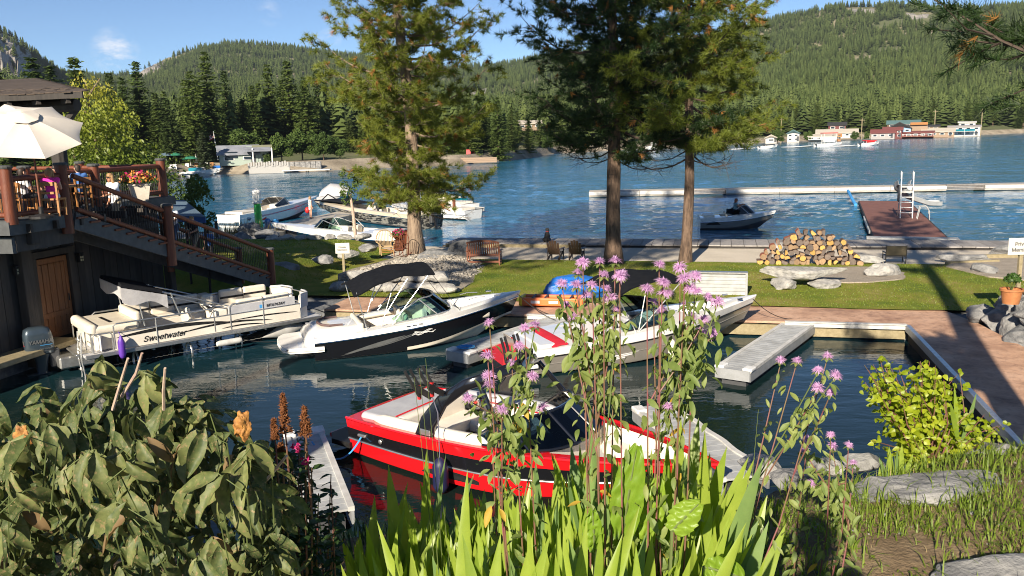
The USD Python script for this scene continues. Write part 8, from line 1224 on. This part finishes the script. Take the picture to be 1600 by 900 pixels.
# iris clump
def iris_fan(t, base, yaw, n, hgt, r, mats=("iris", "iris", "iris_blue"), w=.084, tilt=.30):
    pl = V3(math.cos(yaw), math.sin(yaw), 0); nrm_ = np.cross(pl, [0, 0, 1])
    for k in range(n):
        q = (k - (n - 1) / 2) / max(1, n - 1) * 2; L = hgt * r.uniform(.78, 1.06) * (1 - .18 * abs(q)); d = V3(0, 0, 1) + pl * q * tilt + r.normal(0, .07, 3); up = nrm_ * (1 if nrm_ @ SUN > 0 else -1) + r.normal(0, .15, 3); cv = r.uniform(-.1, .35) * (1 if r.random() < .8 else 2.2); g = blade(L, w * r.uniform(.75, 1.25), 9, "sword", cv * .7, r.uniform(.05, .25), 0, r, r.uniform(-.5, .5)); obj("leaf", orient(g, base + pl * q * .035 + r.normal(0, .008, 3), d, up), M[mats[int(r.integers(0, len(mats)))]], t, smooth=True)
r = np.random.default_rng(55); t = thing("iris_clump", "dense clump of upright bright green sword-shaped iris leaves in the foreground", "iris"); nl = 0
fans = []
for D, lo, hi, n, hg in ((2.35, 610, 1000, 8, .88), (2.65, 540, 1080, 13, .98), (2.95, 560, 1125, 13, 1.08), (3.3, 580, 1130, 5, 1.12)):
    for k in range(n): px = lo + (hi - lo) * (k + .5) / n + r.uniform(-18, 18); fans.append((px, D + r.uniform(-.15, .15), hg * r.uniform(.85, 1.1)))
for px, D, hg in fans:
    hg *= np.interp(px, [540, 760, 900], [.80, .88, 1.0]); ax_ = (px - 800) / FPX * D * .98; base = V3(ax_, D, gz(ax_, D) - .02); iris_fan(t, base, r.uniform(-1.0, .3), int(r.integers(6, 8)), hg, r)
for k in range(26):
    D = r.uniform(1.95, 2.35); px = 640 + 15 * k + r.uniform(-12, 12); ax_ = (px - 800) / FPX * D * .98; base = V3(ax_, D, gz(ax_, D) - .02); up = V3(-.36, -.93, .25) + r.normal(0, .3, 3); obj("leaf", orient(blade(r.uniform(.86, 1.12), r.uniform(.07, .095), 10, "sword", r.uniform(.0, .45), r.uniform(.05, .25), 0, r, r.uniform(-.5, .5), 5), base, V3(r.normal(0, .22), r.normal(0, .06), 1), up), M["iris"], t, smooth=True)
LV = []
for k in range(330):
    D = r.uniform(2.5, 3.4); px = r.uniform(545, 1135); ax_ = (px - 800) / FPX * D * .98; base = V3(ax_, D, gz(ax_, D) - .02); up = V3(-.36, -.93, .2) + r.normal(0, .35, 3); LV.append(orient(blade(r.uniform(.55, .95) * np.interp(px, [540, 760, 900], [.80, .88, 1.0]), r.uniform(.06, .09), 8, "sword", r.uniform(-.05, .5), r.uniform(.05, .25), 0, r, r.uniform(-.5, .5)), base, V3(0, 0, 1) + r.normal(0, .22, 3) * [1, 1, 0], up))
for k in range(300):
    D = r.uniform(2.75, 3.45); px = r.uniform(515, 1135); ax_ = (px - 800) / FPX * D * .98; base = V3(ax_, D, gz(ax_, D) - .02); up = V3(-.36, -.93, .2) + r.normal(0, .35, 3); LV.append(orient(blade(r.uniform(.5, .85), r.uniform(.06, .085), 8, "sword", r.uniform(-.05, .5), r.uniform(.05, .25), 0, r, r.uniform(-.5, .5)), base, V3(0, 0, 1) + r.normal(0, .22, 3) * [1, 1, 0], up))
obj("foliage", cat(LV), M["iris"], t, kind="stuff")
t = thing("iris_clump", "short clump of pale iris leaves beside the flat grey rock at the right", "iris"); r = np.random.default_rng(56)
for k in range(7): px = 1318 + 13 * k + r.uniform(-5, 5); c = atd(px, 788, 5.35); iris_fan(t, V3(c[0], c[1], gz(c[0], c[1]) - .02), r.uniform(-.4, .4), 5, r.uniform(.26, .36), r, w=.040)
c = atd(1495, 735, 5.9); iris_fan(t, V3(c[0], c[1], gz(c[0], 5.6)), .2, 3, .5, r, w=.04)
# broad wrinkled leaves
t = thing("broad_leaf_plant", "plant with broad crinkled bright green leaves beside the iris clump", "plant"); r = np.random.default_rng(57)
for px, py, px2, py2, D, W in ((972, 842, 992, 700, 2.7, .115), (1010, 850, 1030, 748, 2.75, .085), (1050, 830, 1092, 785, 2.6, .10), (1100, 885, 1165, 905, 2.4, .10), (930, 860, 925, 800, 2.6, .07)):
    a, b = atd(px, py, D), atd(px2, py2, D - .02); L = np.linalg.norm(b - a); n = 13; s = np.linspace(0, 1, n); m_ = 9; up = TOSUN + r.normal(0, .2, 3); P = []
    for i in s:
        w = W / 2 * math.sin(PI * min(1, i * .88 + .10)) ** .55; P.append([(i * L, w * q, .25 * w * abs(q) + .007 * math.sin(i * 34 + 3 * q) * (1 + abs(q)) + .006 * math.sin(q * 9 + i * 14) - .10 * L * i * i) for q in np.linspace(1, -1, m_)])
    obj("leaf", orient(grid(P), a, b - a, up), M["dock_leaf"], t, smooth=True); obj("midrib", orient(tube([(0, 0, .002), (L * .5, 0, -.02 * L), (L * .95, 0, -.088 * L)], [.005, .004, .002], 5), a, b - a, up), M["stem_green"], t)
    obj("stalk", tube([V3(a[0] - .02, a[1] + .03, gz(a[0], a[1]) - .03), a], [.008, .006], 5), M["stem_green"], t)
# bee balm
def flower(c, up, R, r, mat="petal"):
    n = 120; q = r.normal(size=(n, 3)); q[:, 2] = np.abs(q[:, 2]) * .8 - .1; q /= np.linalg.norm(q, axis=1, keepdims=True); up = up / np.linalg.norm(up); x = np.cross(up, [.3, .9, .1]); x /= np.linalg.norm(x); y = np.cross(up, x); d = q[:, :1] * x + q[:, 1:2] * y + q[:, 2:] * up; s = np.cross(d, up) + r.normal(0, .2, (n, 3)); s /= np.linalg.norm(s, axis=1, keepdims=True); w = R * .046; L = R * r.uniform(.65, 1.12, (n, 1)); b = c + d * R * .15; m_ = c + d * L * .6 + up * R * .10; e = c + d * L + up * R * .02 * r.normal(size=(n, 1)) - up * R * .16
    v = np.stack([b - s * w * .5, b + s * w * .5, m_ + s * w, m_ - s * w, e + s * w * .3, e - s * w * .3], 1).reshape(-1, 3); i = np.arange(n)[:, None] * 6; return cat((v, np.concatenate([i + [0, 1, 2], i + [0, 2, 3], i + [3, 2, 4], i + [3, 4, 5]], 0)), ball(c, R * .30, 7, (1, 1, .7)))
def bee_balm(label, flowers, bases, D, seed, leaf_n=150, nst=None, dark=False, leafz=(.25, .96), yellow=.08, spread=.05):
    t = thing("bee_balm", label, "flowering plant"); r = np.random.default_rng(seed); stems = []
    for i, (px, py) in enumerate(flowers):
        d = D + r.uniform(-.14, .14); a = atd(px, py, d); bx_ = bases[0] + (bases[1] - bases[0]) * np.clip((px - min(f[0] for f in flowers)) / max(1, max(f[0] for f in flowers) - min(f[0] for f in flowers)), 0, 1) + r.uniform(-8, 8); ax_ = (bx_ - 800) / FPX * D; base = V3(ax_, D + r.uniform(-.08, .08), gz(ax_, D) - .03); m1 = base + (a - base) * .5 + V3((base[0] - a[0]) * -.08, 0, .02) + r.normal(0, .012, 3); stems.append((base, m1, a)); main = (nst is None) or i < nst
        if main: obj("stem", tube([base, m1, a], [.0038, .0032, .002], 6), M["stem"], t)
        else: b0 = stems[i % nst]; p0 = b0[1] + (b0[2] - b0[1]) * r.uniform(.2, .6); stems[-1] = (p0, (p0 + a) / 2 + V3(0, 0, -.01), a); obj("branch", tube([p0, (p0 + a) / 2 + V3(0, 0, -.01), a], [.003, .0026, .002], 5), M["stem_green"] if r.random() < .5 else M["stem"], t)
        up = V3(r.normal(0, .25), r.normal(-.25, .2), 1); R = r.uniform(.021, .031); fl = obj("flower_head", flower(a + V3(0, 0, .008), up, R, r), M["petal_dark" if dark else "petal"], t); obj("bracts", cat([orient(blade(.028, .013, 4, "leaf", .7, .2), a, V3(math.cos(q), math.sin(q), .1), V3(0, 0, 1)) for q in np.arange(6) * PI / 3]), M["balm_leaf"], fl)
    LV = []
    for k in range(int(leaf_n * 1.6)):
        b, m_, a = stems[int(r.integers(0, len(stems)))]; f = r.uniform(*leafz); p = (b * (1 - f) ** 2 + 2 * m_ * f * (1 - f) + a * f * f) if True else b; p = p + r.normal(0, spread * .3, 3) * V3(1, 1, .3); an = r.uniform(0, 6.28); L = r.uniform(.035, .075) * (1.15 - .4 * f); d = V3(math.cos(an), math.sin(an), r.uniform(-1.4, -.1)); up = V3(math.cos(an), math.sin(an), .4) + TOSUN * .8 + r.normal(0, .3, 3)
        g = orient(blade(L, L * r.uniform(.30, .44), 6, "leaf", r.uniform(0, .9), r.uniform(.2, .6), .04, r, r.uniform(-.4, .4)), p, d, up)
        if k < leaf_n: obj("leaf", g, M["balm_yellow"] if (r.random() < yellow and f < .6) else M["balm_leaf"], t, smooth=True)
        else: LV.append(g)
    obj("foliage", cat(LV), M["balm_leaf"], t, kind="stuff"); return t
bee_balm("left bee balm with pink flower heads leaning over the red boat", [(765, 508), (820, 516), (762, 560), (800, 572), (764, 592), (766, 605), (832, 592), (732, 626), (784, 645), (848, 640), (812, 545), (836, 512)], (790, 862), 2.75, 61, 190, 6, leafz=(.15, .98), spread=.12)
bee_balm("tall bee balm in full pink bloom, left of the two tall clumps", [(911, 415), (937, 413), (961, 412), (903, 430), (943, 433), (968, 436), (925, 450), (947, 455), (900, 450), (916, 465), (972, 433), (964, 488), (896, 500), (878, 448), (885, 480), (953, 470)], (905, 960), 2.75, 62, 210, 7, leafz=(.30, .98), spread=.10)
bee_balm("tall bee balm in full pink bloom, right of the two tall clumps", [(1030, 418), (1063, 423), (1070, 440), (1086, 436), (1035, 446), (1011, 456), (1021, 476), (1034, 490), (1090, 460), (1105, 468), (1121, 476), (1078, 455), (1100, 503), (1080, 500), (1112, 525), (1094, 524), (1058, 568), (1044, 640), (1070, 480), (1039, 462)], (1020, 1095), 2.75, 63, 230, 8, leafz=(.28, .98), spread=.10)
bee_balm("slender leaning bee balm with pale pink heads over the empty slip", [(1220, 566), (1245, 567), (1293, 560), (1305, 590), (1277, 610), (1297, 618), (1278, 582)], (1085, 1140), 3.0, 64, 70, 3, leafz=(.45, .98), yellow=.02, spread=.06)
bee_balm("low bee balm with pink heads above the pale iris leaves", [(1298, 682), (1326, 698), (1333, 726), (1262, 690), (1258, 706), (1268, 758), (1300, 700)], (1262, 1330), 3.6, 65, 110, 4, leafz=(.2, .98), yellow=.02, spread=.10)
# lime green bush over the water at the right
t = thing("lime_bush", "lime green small-leaved bush over the water beside the right walkway", "bush"); r = np.random.default_rng(71); LV = []; root = atd(1450, 742, 6.0)
SHP = [(1350, 560, 1400, 600), (1385, 560, 1450, 640), (1430, 545, 1470, 620), (1360, 640, 1460, 700), (1400, 600, 1500, 700), (1440, 620, 1540, 700), (1385, 690, 1510, 752), (1500, 640, 1568, 690), (1345, 570, 1400, 612), (1395, 650, 1470, 740), (1420, 690, 1500, 750), (1390, 575, 1440, 640), (1460, 560, 1500, 620)]
for k in range(112):
    x0_, y0_, x1_, y1_ = SHP[k % len(SHP)]; e = atd(r.uniform(x0_, x1_), r.uniform(y0_, y1_), r.uniform(5.6, 6.5)); m_ = root + (e - root) * .55 + r.normal(0, .05, 3) + V3(0, 0, .05); P = [root + r.normal(0, .04, 3), m_, e]; obj("twig", tube(P, [.007, .005, .002], 4, False), M["stem"], t)
    for w in range(26): f = r.uniform(.35, 1.0); p = P[0] * (1 - f) ** 2 + 2 * P[1] * f * (1 - f) + P[2] * f * f + r.normal(0, .035, 3); an = r.uniform(0, 6.28); d = V3(math.cos(an), math.sin(an), r.uniform(-.9, .2)); L = r.uniform(.035, .058); LV.append((p, orient(blade(L, L * .82, 5, "heart", r.uniform(.1, .8), .25), p, d, TOSUN + r.normal(0, .45, 3))))
LV.sort(key=lambda q: q[0][1])
for p, g in LV[:290]: obj("leaf", g, M["lime_single"], t, smooth=True)
obj("foliage", cat([g for _, g in LV[290:]]), M["lime"], t, kind="stuff")
# rocks and grass at the lower right
def bank_rock(px, py, D, size, seed, label, mat="rock", lift=.25, rz=0.0):
    c = atd(px, py, D); c[2] = max(c[2], gz(c[0], min(c[1], 5.0)) + size[2] * .02 - .3 * (D > 5.5)) if D < 5.6 else c[2]; obj("boulder", xf(rock(size, seed, sub=4, amp=.28), c + V3(0, 0, size[2] * lift - size[2] * .25), rz), M[mat], label=label, cat="rock")
bank_rock(1470, 800, 5.0, (.86, .40, .22), 201, "long flat grey rock edging the grass at the right", rz=.12); bank_rock(1556, 722, 5.7, (.62, .5, .32), 202, "rounded grey rock with a dark hole at the right edge", rz=.3); bank_rock(1185, 728, 5.9, (.34, .3, .2), 203, "pale grey rock at the foot of the grey dock", "rock_pale"); bank_rock(1238, 752, 5.6, (.36, .3, .2), 204, "shaded grey rock behind the grass clump", "rock"); bank_rock(1290, 730, 5.9, (.3, .22, .16), 206, "small pale rock at the water's edge behind the low bee balm", "rock_pale"); bank_rock(1350, 722, 6.1, (.34, .24, .16), 207, "small grey rock beneath the pale iris leaves", "rock"); bank_rock(1375, 795, 5.0, (.42, .3, .2), 209, "grey rock at the left end of the long flat rock", "rock"); bank_rock(1585, 905, 3.85, (.8, .42, .2), 208, "smooth grey rock in the bottom right corner", "rock"); bank_rock(1090, 760, 5.4, (.3, .25, .18), 211, "grey stone below the red boat's bow", "rock")
def bank_pick(x0, x1, y0, y1, dens=None):
    def f(r, n):
        x, y = r.uniform(x0, x1, n), r.uniform(y0, y1, n); k = meshkit.fbm(np.stack([x * 2.2, y * 2.2, 0 * x], -1), 3, 5) > r.uniform(.25, .62, n); x, y = x[k], y[k]; return np.stack([x, y, bank_z(x, y) - .01], 1)
    return f
M["wild_grass"] = leafm("wild_grass", (.15, .22, .025), (.30, .35, .06), .38, .5, noise_scale=8, tint=1.5); M["dry_grass"] = leafm("dry_grass", (.32, .25, .12), (.45, .36, .18), .3, .7, noise_scale=8)
obj("wild_grass", cat(grass_tufts(23000, bank_pick(.4, 4.8, 2.2, 5.7), None, .04, .13, .0042, 81, 1.4), grass_tufts(1800, bank_pick(.5, 4.6, 2.2, 5.6), None, .12, .26, .0042, 82, .9), grass_tufts(2600, bank_pick(.1, 1.1, 2.2, 3.6), None, .10, .28, .0036, 85, .8)), M["wild_grass"], label="rough green grass growing on the bank at the lower right", cat="grass", kind="stuff")
obj("dry_grass", cat(grass_tufts(3000, bank_pick(.6, 4.6, 2.4, 6.0), None, .03, .10, .0024, 83, 1.6), grass_tufts(1500, bank_pick(-3.2, .4, 2.6, 4.4), None, .05, .14, .003, 86, 1.0)), M["dry_grass"], label="dry straw-coloured blades among the rough grass on the bank", cat="grass", kind="stuff")
rk = np.random.default_rng(91); pk = bank_pick(.3, 4.8, 2.2, 5.7)(rk, 9000); LVc = rk.normal(size=(len(pk), 3)) * [1, 1, .35]; LVc /= np.linalg.norm(LVc, axis=1, keepdims=True); sdc = np.cross(LVc, [0, 0, 1]); sdc /= np.linalg.norm(sdc, axis=1, keepdims=True) + 1e-9; Lc = rk.uniform(.006, .018, (len(pk), 1)); pk[:, 2] += rk.uniform(.01, .05, len(pk))
obj("ground_cover", (np.stack([pk - LVc * Lc, pk + sdc * Lc * .6, pk + LVc * Lc, pk - sdc * Lc * .6], 1).reshape(-1, 3), (np.arange(len(pk))[:, None, None] * 4 + np.array([[0, 1, 2], [0, 2, 3]])).reshape(-1, 3)), M["wild_grass"], label="low small-leaved weeds covering the bank between the grass", cat="weeds", kind="stuff")
rp_ = bank_pick(.3, 4.8, 2.2, 5.7)(rk, 900); instancer("bank_pebbles", [(rock((.03, .025, .018), 3, sub=1), M["rock_pale"]), (rock((.022, .016, .012), 8, sub=1), M["rock"])], rk.integers(0, 2, len(rp_)), rp_ + [0, 0, .008], rk.uniform(0, 6, len(rp_)), rk.uniform(.4, 1.6, len(rp_)), label="small loose pebbles on the bank's bare soil", cat="pebbles", kind="stuff")
obj("bank_weeds", cat(grass_tufts(5000, bank_pick(-3.4, .6, 2.6, 4.6), None, .06, .18, .006, 87, .8)), M["dark_leaf"], label="dark low weeds between the shrubs at the foot of the bank", cat="weeds", kind="stuff")
t = thing("tall_grass_stalks", "few thin tall grass stalks rising in front of the red boat", "grass")
for px, py, px2 in ((665, 560, 672), (655, 575, 668), (647, 590, 665), (1185, 640, 1160), (682, 690, 690)): a = atd(px, py, 3.0); ax_ = (px2 - 800) / FPX * 3.0; obj("stalk", tube([(ax_, 3.0, gz(ax_, 3.0)), ((ax_ + a[0]) / 2 + .01, 3.0, (gz(ax_, 3.) + a[2]) / 2), a], [.002, .0018, .0008], 4), M["stem_green"], t)
c0, c1 = atd(1215, 880, 3.3), atd(1330, 838, 3.9); tag(obj("fallen_stick", tube([V3(c0[0], c0[1], gz(c0[0], c0[1]) + .02), V3((c0[0] + c1[0]) / 2, (c0[1] + c1[1]) / 2, gz((c0[0] + c1[0]) / 2, (c0[1] + c1[1]) / 2) + .035), V3(c1[0], c1[1], gz(c1[0], c1[1]) + .03)], [.012, .011, .006], 7), M["brown_wood"]), "brown fallen stick lying in the rough grass", "stick")
# the person whose shadow falls on the grass
person("person standing on the bank at the viewpoint", (-.14, -.36, gz(-.1, -.3) - .02), .1, 1.92, {}, top="cloth_dark", bottom="cloth_jean", bottom_len=.9)
# ------------------------------------------------------------------ air
M["haze"] = usdkit.material(stage, "/World/Looks/haze", {"v": ("principled_volume", {"color": (.80, .88, 1.0), "density": .00005, "anisotropy": .2})}, [], volume="v.volume")
obj("haze", box((0, 1150, 173), (5600, 2700, 356)), M["haze"], kind="stuff", label="thin pale air over the lake and hills", cat="haze")
